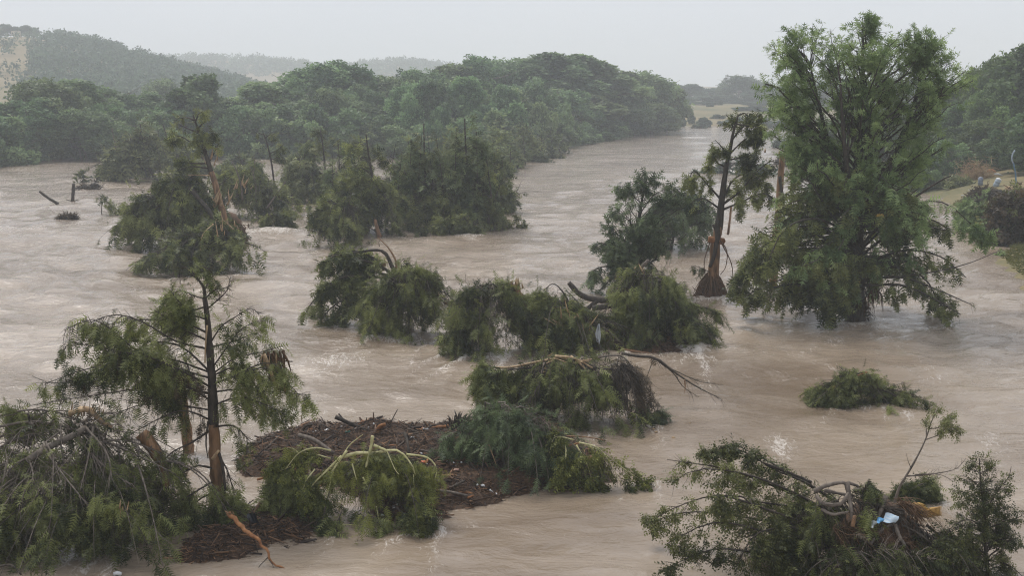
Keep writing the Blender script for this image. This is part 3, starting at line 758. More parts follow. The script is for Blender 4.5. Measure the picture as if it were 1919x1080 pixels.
canopy = [  # px, ytop, width px, depth m, kind, label
    (8, 196, 120, 205, 1, 'pale green bushy tree at the left end of the wood'),
    (88, 150, 140, 212, 4, 'big dark domed tree near the left end of the wood'),
    (140, 156, 110, 222, 0, 'dark tree with a flat sprayed-out top beside the big dome'),
    (196, 166, 120, 236, 3, 'lighter tree with a bare crooked limb showing, left wood'),
    (60, 190, 120, 204, 1, None), (150, 205, 120, 206, 4, None), (215, 200, 100, 220, 3, None),
    (268, 178, 110, 240, 1, 'rounded tree in the low dip of the left wood'),
    (310, 150, 80, 330, 4, 'pale yellow-green tree standing behind the wood at the foot of the hill'),
    (372, 143, 105, 214, 2, 'tall open-crowned tree rising above the left wood'),
    (430, 190, 110, 222, 1, None), (330, 205, 110, 210, 3, None), (290, 215, 100, 206, 1, None),
    (486, 160, 110, 238, 5, 'fine-twigged tree left of the tall dark group'),
    (540, 168, 100, 240, 3, None), (455, 200, 110, 218, 4, None),
    (586, 122, 150, 250, 4, 'tall dark domed tree left of centre in the wood'),
    (650, 123, 150, 258, 1, 'tall dark tree right of the dark dome in the wood'),
    (560, 190, 110, 232, 3, None), (620, 180, 130, 236, 4, None), (700, 148, 100, 262, 0, 'tree at the notch below the distant mast'),
    (742, 152, 110, 258, 1, None), (690, 190, 130, 240, 3, None), (790, 132, 110, 272, 4, 'rounded tree right of the notch in the wood'),
    (848, 128, 110, 282, 0, 'tree before the step up in the treeline'),
    (760, 190, 140, 248, 4, None), (830, 180, 130, 256, 1, None),
    (900, 112, 120, 292, 1, 'first high tree of the tall stand near the bend'),
    (955, 113, 130, 300, 4, 'broad high tree in the tall stand near the bend'),
    (1015, 104, 130, 306, 9, 'highest tree of the tall stand, bare trunk below'),
    (1068, 107, 130, 312, 9, 'high tree next to the highest, bare trunk below'),
    (1120, 120, 120, 318, 9, 'high sloping tree on the right shoulder of the tall stand'),
    (1165, 138, 80, 330, 9, 'thin-topped tree in the gap before the last dome'),
    (1212, 136, 120, 345, 4, 'wide domed tree closing the wood at the bend'),
    (1252, 160, 60, 352, 0, 'small edge tree overhanging the bend of the river'),
    (900, 170, 130, 270, 4, None), (970, 165, 130, 280, 1, None), (1035, 170, 120, 290, 9, None), (1100, 178, 110, 300, 9, None), (1165, 185, 100, 315, 1, None), (1225, 195, 90, 330, 3, None),
]
for px, yt, w, Y, k, lab in canopy:
    from_px(k, px, yt, w * 1.12, Y, 'broadleaf_tree', lab or 'grey-green tree in the wood in front of ' + mark(px), 'tree', GW)
# understorey and bank willows, in rows behind the bank line
def bank_y(px):
    return np.interp(px, [-100, 0, 90, 180, 350, 520, 640, 740, 830, 930, 1000, 1060, 1150, 1225, 1258], [326, 312, 303, 297, 296, 297, 296, 299, 300, 292, 283, 274, 259, 247, 239])
for i in range(96):
    px = -40 + 1290 * (i + R.random()) / 96
    q = G(px, bank_y(px)); back = R.choice([1.5, 4, 8, 14])
    Y = q[1] + back; hpx = R.uniform(36, 78) * (0.8 + 0.4 * (Y < 260))
    by = bank_y(px) - 170
    if 1060 < px < 1150: hpx *= 0.55
    from_px(6 + R.randrange(3), px, bank_y(px) - hpx, R.uniform(60, 105) * 210 / Y, Y, 'bank_willow', 'low grey-green willow at the water edge below ' + mark(px), 'bush', 'willows at the foot of the wood', 'wood_leaf')
for i in range(40):                                       # dark fill behind
    px = -30 + 1270 * (i + R.random()) / 40
    Y = G(px, bank_y(px))[1] + R.uniform(16, 40)
    top = np.interp(px, [0, 100, 250, 420, 600, 800, 950, 1050, 1200, 1260], [215, 190, 215, 205, 165, 165, 150, 150, 175, 200]) + R.uniform(-10, 25)
    from_px(R.choice([0, 1, 3, 4]), px, top, R.uniform(80, 120) * 230 / Y, Y, 'broadleaf_tree', 'dim grey-green tree behind the willows below ' + mark(px), 'tree', GW)
# far trees over the meadow
GF = 'hazy trees beyond the meadow'
for px, yt, w, Y, k, lab in [(1276, 160, 30, 640, 9, 'small hazy tree with a lollipop top beyond the bend'), (1296, 159, 46, 640, 0, 'hazy rounded tree left of the low gap beyond the meadow'),
        (1335, 166, 60, 660, 1, 'low hazy tree in the middle of the far meadow edge'), (1388, 142, 80, 620, 4, 'big hazy spreading tree beyond the meadow'),
        (1425, 154, 60, 650, 1, 'hazy tree on the right flank of the big spreading one'), (1350, 178, 60, 600, 4, None), (1318, 180, 60, 600, 4, None), (1410, 172, 70, 590, 1, None), (1450, 168, 70, 640, 3, None), (1285, 182, 50, 610, 1, None),
        (1300, 196, 60, 560, 3, None), (1330, 194, 50, 540, 1, None), (1420, 196, 60, 520, 1, None), (1400, 206, 50, 470, 3, None), (1445, 205, 60, 460, 1, None), (1470, 160, 80, 600, 4, None), (1510, 165, 80, 560, 1, None), (1440, 185, 60, 560, 3, None), (1480, 195, 60, 520, 3, None), (1375, 185, 70, 595, 3, None), (1395, 190, 60, 585, 1, None), (1560, 150, 90, 520, 4, None), (1610, 150, 90, 500, 4, None), (1660, 150, 90, 480, 1, None), (1710, 150, 90, 460, 1, None)]:
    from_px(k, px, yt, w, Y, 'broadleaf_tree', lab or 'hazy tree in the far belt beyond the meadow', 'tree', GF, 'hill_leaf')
for px, yb, h, w in [(1277, 236, 16, 18), (1296, 234, 20, 14), (1268, 230, 22, 22), (1320, 236, 14, 28), (1346, 232, 16, 26), (1330, 222, 8, 16), (1362, 235, 10, 30), (1385, 234, 14, 26), (1405, 236, 14, 24), (1440, 238, 14, 30), (1312, 238, 7, 26), (1418, 226, 18, 40), (1350, 219, 7, 12), (1470, 238, 16, 30)]:
    q = G(px, yb, 0.3)
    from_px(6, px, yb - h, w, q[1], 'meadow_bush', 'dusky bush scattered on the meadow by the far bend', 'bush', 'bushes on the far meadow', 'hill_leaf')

# ---- right bank
GR = 'trees on the right bank'
for px, yt, w, Y, k, lab, mm in [
    (1896, 104, 130, 172, 4, 'dark domed tree crowning the right bank', 'dark_leaf'), (1950, 92, 200, 168, 1, 'dark tree running out of the frame on the right bank', 'dark_leaf'),
    (1846, 128, 90, 185, 1, 'dark stepped tree left of the dome on the right bank', 'dark_leaf'), (1800, 160, 110, 195, 3, 'dark tree peeping over the right shoulder of the great cypress', 'dark_leaf'), (1822, 190, 110, 178, 4, 'dark tree above the light glossy shrubs of the bank garden', 'dark_leaf'), (1760, 190, 110, 195, 1, 'dark tree seen through the right edge of the great cypress crown', 'dark_leaf'),
    (1870, 168, 120, 165, 4, 'dark bulky tree below the dome on the right bank', 'dark_leaf'), (1922, 215, 120, 142, 1, 'light green tree at the right edge above the blue pole', 'wood_leaf'), (1855, 225, 110, 160, 4, 'dark low tree right behind the straw heap', 'dark_leaf'), (1790, 240, 90, 165, 1, 'dark low tree behind the glossy shrub left of the straw', 'dark_leaf'), (1700, 210, 120, 190, 4, 'dark tree mostly hidden behind the right half of the great cypress', 'dark_leaf'), (1640, 220, 120, 170, 1, 'dark tree hidden behind the trunk of the great cypress', 'dark_leaf'), (1580, 225, 110, 185, 3, 'dark tree hidden behind the left half of the great cypress', 'dark_leaf'), (1740, 240, 100, 180, 3, 'dark tree at the water between great cypress and bank garden', 'dark_leaf'), (1935, 290, 60, 138, 0, 'slender dark tree at the frame edge right of the hooked pole', 'dark_leaf')]:
    from_px(k, px, yt, w, Y, 'broadleaf_tree', lab or 'dark tree packed into the wood on the right bank', 'tree', GR, mm)
for px, yt, w, Y, lab in [(1762, 270, 80, 150, 'light glossy shrub at the left end of the bank garden'), (1800, 275, 60, 152, 'light glossy shrub beside the straw pile'), (1735, 305, 60, 140, 'low shrub dipping to the water behind the great cypress'), (1690, 305, 70, 145, None), (1640, 300, 60, 155, None), (1590, 300, 60, 165, None), (1860, 268, 70, 152, None), (1890, 285, 60, 148, None)]:
    from_px(6 + R.randrange(3), px, yt, w, Y, 'bank_shrub', lab or 'shrub in the tangle at the foot of the right wood', 'bush', 'shrubs on the right bank', 'wood_leaf')

# ---- the wooded hill: the mass, then the trees along its crest
rng = np.random.default_rng(44)
PV, PD, PL, PT, PN = [], [], [], [], []
cnt = 0
while cnt < 2300:
    Y = rng.uniform(470, 760); px = rng.uniform(-80, 520); x = (px - CX) / FPX * Y
    hh = float(land(np.array([x]), np.array([Y]))[0])
    py = CY  # screen row of this spot, to leave the bare slope open
    d = np.array((x, Y, hh - CAMZ)); yc = d[1] * cT - d[2] * sT; py = CY - FPX * (d[1] * sT + d[2] * cT) / yc
    bare = (px < 75 - (py - 100) * .2 and py > 92 and rng.random() < .92) or (px < 20 and 105 < py < 175) or (px < 125 and 66 < py < 82) or (px < 60 and 130 < py < 160) or (px < 95 and 82 < py < 112 and rng.random() < .65)
    if bare and rng.random() < .93: continue
    if hh < 4 or (px < 330 and vnoise(np.array([px * .045]), np.array([py * .11]), 91)[0] < .22): continue
    cnt += 1
    c = np.array([(x, Y, hh + 1.6), (x + rng.normal(0, 1), Y + rng.normal(0, 1), hh + 3.2)]); r_ = np.array([rng.uniform(2.2, 3.6), rng.uniform(1.5, 2.6)])
    p_, d_, l_, t_ = leaf_blob(rng, c, r_, 13, 2.1, 'forest', .75)
    PN.append(NRM[0]); PV.append(p_); PD.append(d_); PL.append(l_); PT.append(t_)
V, T, t = foliage(np.vstack(PV), np.vstack(PD), np.concatenate(PL), 'forest', rng, np.concatenate(PT), normal=np.vstack(PN))
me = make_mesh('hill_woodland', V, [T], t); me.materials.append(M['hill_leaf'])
o = bpy.data.objects.new('hill_woodland', me); COL.objects.link(o); tag(o, 'dense cedar scrub covering the hazy hill', kind='stuff')
for px, yt, w, lab in [(8, 45, 34, 'leftmost tree on the hill crest'), (30, 50, 22, 'hill crest tree just left of the tan house'), (46, 47, 26, 'hill crest tree directly behind the tan house'), (62, 52, 24, 'last tree of the crest clump right of the tan house'),
                       (88, 61, 18, 'small crest tree left in the pair on the bare rim'), (105, 58, 18, 'small crest tree right in the pair on the bare rim'), (125, 67, 22, None), (142, 68, 22, None), (158, 70, 18, None), (176, 75, 20, None), (192, 78, 20, None), (206, 80, 20, None), (222, 86, 18, None), (242, 94, 20, None), (262, 101, 20, None), (284, 108, 18, None), (312, 117, 18, None), (340, 125, 18, None), (372, 134, 18, None)]:
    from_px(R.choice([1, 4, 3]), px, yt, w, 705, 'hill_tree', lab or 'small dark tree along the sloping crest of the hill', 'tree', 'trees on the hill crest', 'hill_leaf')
# far wooded hills: scrub as one mass
PV, PD, PL, PT, PN = [], [], [], [], []
for i in range(900):
    px = rng.uniform(280, 900); Y = rng.uniform(1290, 1510); x = (px - CX) / FPX * Y
    hh = float(land(np.array([x]), np.array([Y]))[0])
    c = np.array([(x, Y, hh + 1.8)]); p_, d_, l_, t_ = leaf_blob(rng, c, np.array([rng.uniform(2.6, 5)]), 12, 3.6, 'forest', .7)
    PN.append(NRM[0]); PV.append(p_); PD.append(d_); PL.append(l_); PT.append(t_)
V, T, t = foliage(np.vstack(PV), np.vstack(PD), np.concatenate(PL), 'forest', rng, np.concatenate(PT), normal=np.vstack(PN))
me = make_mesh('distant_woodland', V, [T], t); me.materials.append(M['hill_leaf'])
o = bpy.data.objects.new('distant_woodland', me); COL.objects.link(o); tag(o, 'scrub on the faint blue hills far away', kind='stuff')
# ================================================================== drowned and broken trees, far to near
# ---- cluster at the left, beyond the snag
t = Tree('drowned_tree', 'hazy grey-green drowned tree trailing branches left, furthest left in the island', 'tree', 265, 345, 3.0, 11)
t.limb([(300, 348, 0), (275, 305, 0), (268, 262, 0), (262, 232, 0)], 3.2, 1); t.limb([(225, 345, 0), (222, 300, 0), (214, 262, 0), (210, 240, 0)], 2.6, .8, 'dead_wood' if 'dead_wood' in M else 'bark_grey')
t.limb([(272, 290, 0), (250, 260, .5), (235, 245, .5)], 1.6, .5)
t.mound([(225, 285, 0), (262, 262, 0), (310, 268, 0), (335, 300, 0)], (182, 345), 120, 34, .75, 'lo', 'cypress_far', bulge=.15, tw=.02)
t.crown(curve(t.wpts([(278, 345), (268, 262), (264, 232)]), 20), [(232, 255, 285), (260, 232, 305), (300, 215, 330)], 26, 5, 1.6, 9, .7, .5, .2, 'lo', 'cypress_far', big=6)
t.done()
t = Tree('drowned_tree', 'thin leaning tree with pale broken stem behind the tall snag', 'tree', 335, 335, 2, 12)
t.limb([(325, 335, 0), (318, 300, 0), (312, 255, 0), (305, 232, 0)], 2.2, .8)
t.limb([(274, 290, 0), (274, 265, 0), (276, 262, 0)], 2.4, 1.6, 'splinter', 'broken_stem')
t.mound([(300, 290, 0), (330, 285, 0), (365, 305, 0)], (275, 400), 70, 30, .7, 'lo', 'cypress_far', bulge=.15, tw=.02)
t.done()

# ---- tall orange snag with tufts, and its collapsed crown
t = Tree('broken_tree', 'tall leaning snag with bare orange trunk and tufted top, left of centre', 'tree', 420, 470, 0.6, 13)
t.limb([(434, 482, 0), (426, 440, 0), (418, 400, 0), (412, 380, 0), (402, 340, 0), (396, 322, 0)], 7.5, 5.2, 'stripped', 'trunk', 14, 8)
T1p = t.limb([(397, 326, 0), (389, 300, 0), (381, 276, 0), (374, 250, 0), (366, 228, 0), (362, 215, 0)], 5.0, 1.2, 'bark', 'trunk_top', 12)
for p in ([(381, 280, 0), (360, 268, .4), (340, 256, .6), (324, 254, .7)], [(374, 250, 0), (350, 240, -.3), (334, 232, -.4)], [(371, 240, 0), (385, 225, .3), (388, 208, .5)],
          [(366, 228, 0), (372, 215, -.3), (380, 208, -.4)], [(392, 303, 0), (402, 285, .4), (410, 268, .5)], [(390, 306, 0), (360, 306, .5), (332, 302, .7)],
          [(393, 316, 0), (360, 312, -.5), (335, 318, -.8)], [(364, 225, 0), (350, 220, .3), (338, 222, .5)], [(387, 290, 0), (385, 270, -.5), (392, 258, -.5), (405, 252, -.6)]):
    t.limb(p, 1.9, .5)
t.hang(t.arr(1), 130, .9, 22, .42, 'mid', 'cypress', t0=.4, droop=.3, down=.35)
t.limb([(396, 329, .2), (370, 328, .3), (352, 328, .3)], 1.6, .8, 'splinter', 'snapped_branch', keep=False)
t.limb([(356, 352, -1), (372, 372, -1.3), (392, 395, -1.5), (400, 410, -1.5)], 4.5, 3.5, keep=False)
t.splinters(412, 385, 10, 26, 2.6, -.3, (60, 120)); t.splinters(392, 302, 5, 22, 1.6, 0, (40, 120))
t.done()
t = Tree('fallen_tree', 'collapsed dark green crown heaped at the foot of the tall orange snag', 'tree', 345, 476, 3.0, 14)
t.mound([(262, 400, 0), (300, 362, 0), (335, 335, 0), (356, 352, 0), (378, 400, -.5), (392, 440, -1)], (228, 432), 260, 62, .5, 'mid', 'cypress', bulge=.06, tw=.014, ry=3.2)
t.limb([(365, 330, 0), (330, 350, -1), (290, 395, -1.8), (270, 425, -2)], 3, 1); t.limb([(380, 345, 0), (350, 380, -1.4), (330, 430, -2.2)], 2.4, .8)
for p in ([(262, 410, -1), (240, 392, -1), (232, 400, -1.2)], [(280, 420, -2), (265, 452, -2.2), (255, 462, -2.4)]):
    t.limb(p, 1.2, .4)
t.hang(t.arr(), 60, .9, 24, .45, 'mid', droop=.4)
t.done()
t = Tree('fallen_tree', 'leafy mound splayed on the water in front of the orange snag', 'tree', 395, 515, 2.2, 15)
t.mound([(330, 455, 0), (370, 438, 0), (405, 430, 0), (440, 445, 0)], (286, 480), 200, 60, .46, 'mid', 'cypress', bulge=.2, tw=.012, ry=2.2)
t.limb([(415, 425, -.5), (445, 448, -.8), (480, 462, -1), (497, 472, -1)], 1.5, .4); t.limb([(400, 420, -.5), (380, 440, -1.5), (375, 470, -1.8)], 1.2, .4, 'splinter', 'bare_branch')
t.hang(t.arr(), 40, .7, 18, .42, 'mid')
t.splinters(406, 440, 5, 22, 1.6, -1.5, (70, 110)); t.splinters(432, 430, 12, 26, 2, .2, (90, 150))
t.done()
# snapped root of the snag, right of it
t = Tree('root_mass', 'brown torn root plate showing right of the orange snag', 'root', 448, 455, 1.2, 16)
g = Geo(); 
for i in range(60):
    a = t.w(440 + t.rng.normal(0, 8), 432 + t.rng.normal(0, 10), t.rng.normal(0, .3)); b = a + np.array((t.rng.normal(0.3, .4), t.rng.normal(0, .4), -abs(t.rng.normal(.5, .4))))
    g.tube(curve([a, (a + b) / 2 + t.rng.normal(0, .1, 3), b], 5), [.06, .05, .04, .03, .015], 4, False)
g.build('roots', M['roots'], t.root, t.base)
g = Geo(); g.tube(curve(t.wpts([(425, 400, 0), (440, 425, 0), (462, 458, 0)]), 9), np.array([.35, .5, .6, .65, .65, .6, .5, .4, .2]), 9, True, .25, t.rng); g.build('root_plate', M['roots'], t.root, t.base)
t.done()
# leafy branch poking out left, upright twig
t = Tree('leafy_branch', 'leafy branch sloping out of the water left of the collapsed crown', 'branch', 232, 402, 0, 17)
t.limb([(236, 406, 0), (215, 390, 0), (196, 374, 0), (184, 364, 0)], 1.6, .5); t.hang(t.arr(), 26, .8, 12, .45, 'mid', t0=0, droop=.1, down=.15); t.done()

# ---- middle left group right of the snag
t = Tree('drowned_tree', 'slim bare-stemmed tree with a small tufted tip, right of the orange snag', 'tree', 514, 396, 1.0, 18)
t.limb([(515, 402, 0), (514, 350, 0), (508, 300, 0), (500, 268, 0), (494, 250, 0)], 2.6, 1.1, 'bark', 'trunk')
for p in ([(495, 252, 0), (485, 250, .2), (480, 254, .2)], [(497, 258, 0), (508, 252, 0), (516, 256, 0)], [(505, 288, 0), (522, 280, .2), (530, 272, .3)], [(507, 300, 0), (520, 296, -.2), (528, 300, -.3)]):
    t.limb(p, 1.0, .4)
t.hang(t.arr(1), 34, .7, 16, .42, 'mid', t0=.35, droop=.2); t.done()
t = Tree('fallen_tree', 'low tangled crown between the orange snag and the slim stem', 'tree', 470, 412, 3.0, 19)
t.mound([(415, 345, 0), (450, 325, 0), (490, 345, 0), (530, 375, 0)], (400, 558), 200, 46, .5, 'mid', 'cypress', bulge=.1, tw=.014, ry=3.5)
for p in ([(455, 375, -2), (450, 340, -2), (440, 312, -2), (432, 300, -2)], [(480, 380, -2), (478, 340, -2), (468, 310, -2)], [(470, 350, 1), (476, 318, 1), (478, 290, 1)], [(440, 370, -1), (462, 350, -1), (480, 345, -1.2)], [(500, 390, -2.5), (520, 362, -2.5), (535, 340, -2.5)]):
    t.limb(p, 2.0, .6, 'bark_grey')
t.hang(t.arr(), 40, .9, 8, .45, 'mid'); t.splinters(455, 352, 8, 22, 1.8, -2.4, (20, 160)); t.done()
t = Tree('fallen_branch', 'small leafy crown dipping in the water just below the slim stem', 'branch', 515, 440, 1.0, 20)
t.mound([(498, 405, 0), (515, 400, 0), (535, 408, 0)], (482, 553), 80, 40, .42, 'mid', 'cypress', bulge=.2, ry=1.0); t.done()
t = Tree('drowned_tree', 'ragged drowned tree with see-through crown, left of the central thicket', 'tree', 575, 384, 2.0, 21)
tp = t.limb([(606, 392, 0), (610, 340, 0), (607, 290, 0), (602, 255, 0), (600, 242, 0)], 2.6, .9, 'bark', 'trunk')
t.crown(tp, [(240, 588, 612), (258, 580, 630), (300, 578, 625), (340, 570, 645)], 30, 5, 1.1, 12, .5, .4, .25, 'mid', 'cypress_far', big=8, lr=.012)
t.mound([(545, 315, 0), (562, 306, 0), (585, 320, 0)], (530, 612), 80, 34, .55, 'mid', 'cypress_far', bulge=.2, ry=2.2); t.done()
# ---- the thicket in the middle
t = Tree('drowned_tree', 'tapering half-drowned cypress with rusty trunk scar at the left of the central thicket', 'tree', 706, 446, 2.2, 22)
tp = t.limb([(710, 455, 0), (708, 420, 0), (702, 370, 0), (696, 320, 0), (690, 285, 0), (686, 252, 0)], 4.0, 1.2, 'bark', 'trunk')
t.crown(tp, [(250, 678, 694), (270, 655, 705), (300, 642, 722), (340, 622, 735), (380, 612, 740), (410, 625, 745)], 72, 6, 1.1, 15, .48, .35, .3, 'mid', 'cypress', big=14, lr=.012, down=.4)
t.mound([(640, 360, 0), (690, 345, 0), (730, 365, 0)], (598, 765), 150, 42, .5, 'mid', 'cypress', bulge=.15, ry=2.8)
t.limb([(712, 445, -2.8), (706, 425, -2.8), (703, 412, -2.8)], 4.5, 3, 'stripped', 'trunk_scar', keep=False); t.done()
t = Tree('fallen_tree', 'drooping low crown hanging into foam at the left foot of the thicket', 'tree', 645, 464, 1.6, 23)
t.mound([(612, 385, 0), (632, 375, 0), (660, 390, 0)], (592, 695), 120, 46, .46, 'mid', 'cypress', bulge=.15, ry=1.8); t.done()
t = Tree('drowned_tree', 'tall ragged double-stemmed cypress in the middle of the thicket', 'tree', 800, 440, 4.0, 24)
tp = t.limb([(800, 448, 0), (800, 390, 0), (797, 330, 0), (795, 270, 0), (794, 232, 0)], 3.6, 1.0, 'bark', 'trunk')
t.crown(tp, [(255, 785, 810), (290, 768, 830), (330, 742, 850), (380, 735, 860), (415, 745, 865)], 80, 6, 1.2, 13, .52, .4, .28, 'mid', 'cypress_far', big=12, lr=.011, down=.4)
t.mound([(750, 360, 0), (800, 345, 0), (850, 360, 0)], (730, 885), 190, 36, .52, 'mid', 'cypress', bulge=.1, ry=3.5)
t.limb([(775, 400, -1), (770, 350, -1), (757, 318, -1)], 1.8, .6); t.done()
t = Tree('drowned_tree', 'pointed drowned cypress standing highest in the right half of the thicket', 'tree', 880, 440, 3.5, 25)
tp = t.limb([(884, 446, 0), (882, 390, 0), (876, 320, 0), (872, 260, 0), (871, 222, 0)], 3.8, 1.0, 'bark', 'trunk')
t.crown(tp, [(222, 866, 880), (245, 850, 895), (280, 835, 915), (330, 828, 930), (380, 815, 940), (410, 820, 935)], 96, 6, 1.2, 14, .52, .4, .28, 'mid', 'cypress_far', big=12, lr=.011, down=.4)
t.mound([(830, 375, 0), (870, 352, 0), (915, 372, 0)], (795, 945), 200, 40, .5, 'mid', 'cypress', bulge=.1, ry=3.2)
t.limb([(915, 420, -1), (920, 370, -1), (916, 330, -1), (912, 300, -1)], 2.4, .8); t.limb([(925, 380, -1), (936, 350, -1.2), (946, 325, -1.2)], 1.4, .4)
t.hang(t.arr(), 30, .9, 12, .5, 'mid'); t.done()
t = Tree('fallen_tree', 'low rounded heap of branches at the right foot of the thicket', 'tree', 858, 446, 1.2, 26)
t.mound([(835, 415, 0), (862, 408, 0), (885, 420, 0)], (800, 915), 90, 48, .44, 'mid', 'cypress', bulge=.2, ry=1.4); t.done()
for i, (x0, x1, yt, yb, dy, lab) in enumerate([(742, 800, 300, 372, 12, 'grey half-drowned sapling behind the thicket, left of its two tall stems'), (905, 960, 238, 325, 0, 'hazy drowned tree at the back edge of the thicket'), (950, 1010, 235, 305, 0, 'hazy drowned tree in the tail of the island, middle one'), (1000, 1062, 242, 288, 0, 'see-through hazy saplings at the right tip of the island')]):
    t = Tree('drowned_tree', lab, 'tree', (x0 + x1) / 2, yb, 2.5, 30 + i)
    cx_ = (x0 + x1) / 2
    tp = t.limb([(cx_ + 4, yb + 3, 0), (cx_ + 2, (yt + yb) / 2, 0), (cx_, yt, 0)], 1.8, .5, 'bark', 'trunk')
    t.crown(tp, [(yt, cx_ - 6, cx_ + 6), (yt * .6 + yb * .4, cx_ - 22, cx_ + 22), (yb - 14, x0, x1)], 44, 5, 1.6, 10, .8, .4, .25, 'lo', 'cypress_far', big=6, lr=.011)
    t.limb([(cx_ - 18, yb, .5), (cx_ - 22, (yt + yb) / 2, .5), (cx_ - 26, yt + 18, .5)], 1.4, .4)
    t.mound([(x0 + 12, yb - 30, 0), (cx_, yb - 36, 0), (x1 - 10, yb - 26, 0)], (x0 - 6, x1 + 4), 90, 24, .8, 'lo', 'cypress_far', bulge=.15, ry=3, tw=.02); t.done()
for i, (x0, x1, yt, yb, lab) in enumerate([(870, 930, 262, 332, 'hazy leaning tree wedged between the thicket and the far bank'), (930, 985, 262, 316, 'hazy bush-like drowned tree left of the island tail'), (980, 1045, 258, 298, 'hazy low tree trailing into the current at the island tail'), (420, 480, 285, 325, 'hazy drowned bush seen behind the tangled crown'), (200, 250, 285, 336, 'pale hazy bush at the left corner of the island')]):
    t = Tree('drowned_tree', lab, 'tree', (x0 + x1) / 2, yb, 2.5, 40 + i)
    cx_ = (x0 + x1) / 2
    t.limb([(cx_, yb + 3, 0), (cx_ + 3, (yt + yb) / 2, 0), (cx_ - 2, yt, 0)], 1.5, .5, 'bark_grey', 'trunk')
    t.mound([(x0 + 14, (yt + yb) / 2, 0), (cx_, yt + 8, 0), (x1 - 12, (yt + yb) / 2, 0)], (x0, x1), 110, 30, .8, 'lo', 'cypress_far', bulge=.15, ry=3, tw=.02); t.done()
for i, (x0, x1, yt, yb, m_, lab) in enumerate([(610, 668, 275, 400, 0, 'see-through grey-green tree behind the left foot of the thicket'), (735, 800, 262, 405, 0, 'feathery drowned tree filling the left gap of the thicket'), (820, 880, 250, 410, 0, 'feathery drowned tree between the two tall stems of the thicket'), (890, 958, 268, 402, 0, 'feathery drowned tree on the right shoulder of the thicket'),
        (540, 600, 270, 372, 0, 'thin drowned tree just right of the slim bare stem'), (440, 500, 300, 380, 0, 'brownish drowned tree behind the low tangled crown'), (655, 690, 262, 392, 0, 'narrow feathery tree left of the rusty-scarred cypress')]):
    t = Tree('drowned_tree', lab, 'tree', (x0 + x1) / 2, yb, 2.5, 250 + i); t.gap = .3; cx_ = (x0 + x1) / 2; w_ = x1 - x0
    tp = t.limb([(cx_ + 3, yb + 4, 0), (cx_ - 2, (yt + yb) / 2, 0), (cx_ + t.rng.normal(0, 5), yt - 6, 0)], 2.0, .6, 'bark', 'trunk')
    t.crown(tp, [(yt, cx_ - 8, cx_ + 8), (yt * .7 + yb * .3, cx_ - w_ * .38, cx_ + w_ * .38), (yb - 30, x0 - 8, x1 + 8), (yb - 4, x0 - 6, x1 + 6)], 105, 6, 1.2, 12, .55, .35, .3, 'mid', 'cypress_far', big=8, lr=.011, down=.4)
    for q_ in range(2): xx_ = cx_ + t.rng.uniform(-.4, .4) * w_; t.limb([(xx_, yb - 30, .4), (xx_ + t.rng.normal(0, 6), (yt + yb) / 2 - 10, .4), (xx_ + t.rng.normal(0, 12), yt + t.rng.uniform(0, 30), .4)], 1.3, .4, 'bark_grey')
    t.done()
ST = [(300, 240, 330), (286, 262, 336), (345, 255, 330), (430, 300, 360), (462, 285, 350), (545, 290, 378), (560, 285, 380), (625, 288, 420), (640, 268, 430), (668, 262, 430), (722, 268, 440), (742, 285, 436), (765, 262, 434), (782, 250, 436), (815, 246, 436), (835, 258, 438), (852, 240, 438), (895, 246, 438), (908, 262, 436), (925, 285, 432), (938, 300, 430), (955, 268, 328), (985, 255, 312), (1012, 250, 300), (1035, 252, 296), (1050, 262, 290)]
for i, (x, yt, yb) in enumerate(ST):
    t = Tree('drowned_sapling', 'thin wispy stem, one of many standing up out of the drowned thicket', 'sapling', x, yb, 1.5, 600 + i, 'wispy stems in the drowned thicket'); ln_ = t.rng.normal(0, 10)
    t.limb([(x, yb + 4, 0), (x + ln_ * .3, (yt + yb) / 2, 0), (x + ln_, yt, 0)], 1.5, .4, 'bark', 'trunk'); n_ = 5
    for q_ in range(n_):
        f_ = .35 + .6 * q_ / n_; yy_ = yb + (yt - yb) * f_; s_ = 1 if q_ % 2 else -1; t.limb([(x + ln_ * f_, yy_, 0), (x + ln_ * f_ + s_ * 9, yy_ - 6, .3 * s_), (x + ln_ * f_ + s_ * 16 * (1.2 - f_), yy_ - 4, .4 * s_)], .8, .3)
    t.hang(t.arr(), int(26 * max(1, t.Y / 90)), 1.0, 12, .5, 'mid' if t.Y < 110 else 'lo', 'cypress_far', t0=.2, droop=.4, down=.5, tw=.012); t.done()
# little leafy things in the current
t = Tree('drowned_sapling', 'small pale sapling leaning in the current right of the thicket', 'sapling', 962, 383, .3, 50)
for p in ([(958, 388, 0), (966, 365, 0), (978, 338, 0)], [(962, 372, 0), (975, 362, 0), (986, 360, 0)], [(960, 380, 0), (948, 372, 0), (940, 376, 0)]): t.limb(p, 1.2, .4, 'bark_grey')
t.hang(t.arr(), 26, .9, 6, .4, 'tuft', 'willow', t0=.2, droop=.1, down=.1); t.done()
t = Tree('drowned_sapling', 'yellow-green sprig just above the water below the leaning sapling', 'sapling', 960, 428, .3, 51)
for p in ([(962, 430, 0), (966, 412, 0), (970, 402, 0)], [(958, 430, 0), (945, 420, 0), (940, 412, 0)], [(962, 428, 0), (978, 422, 0), (984, 425, 0)]): t.limb(p, .8, .3, 'bark_grey')
t.hang(t.arr(), 30, .7, 10, .3, 'tuft', 'willow', t0=.1, droop=.2, down=.1); t.done()

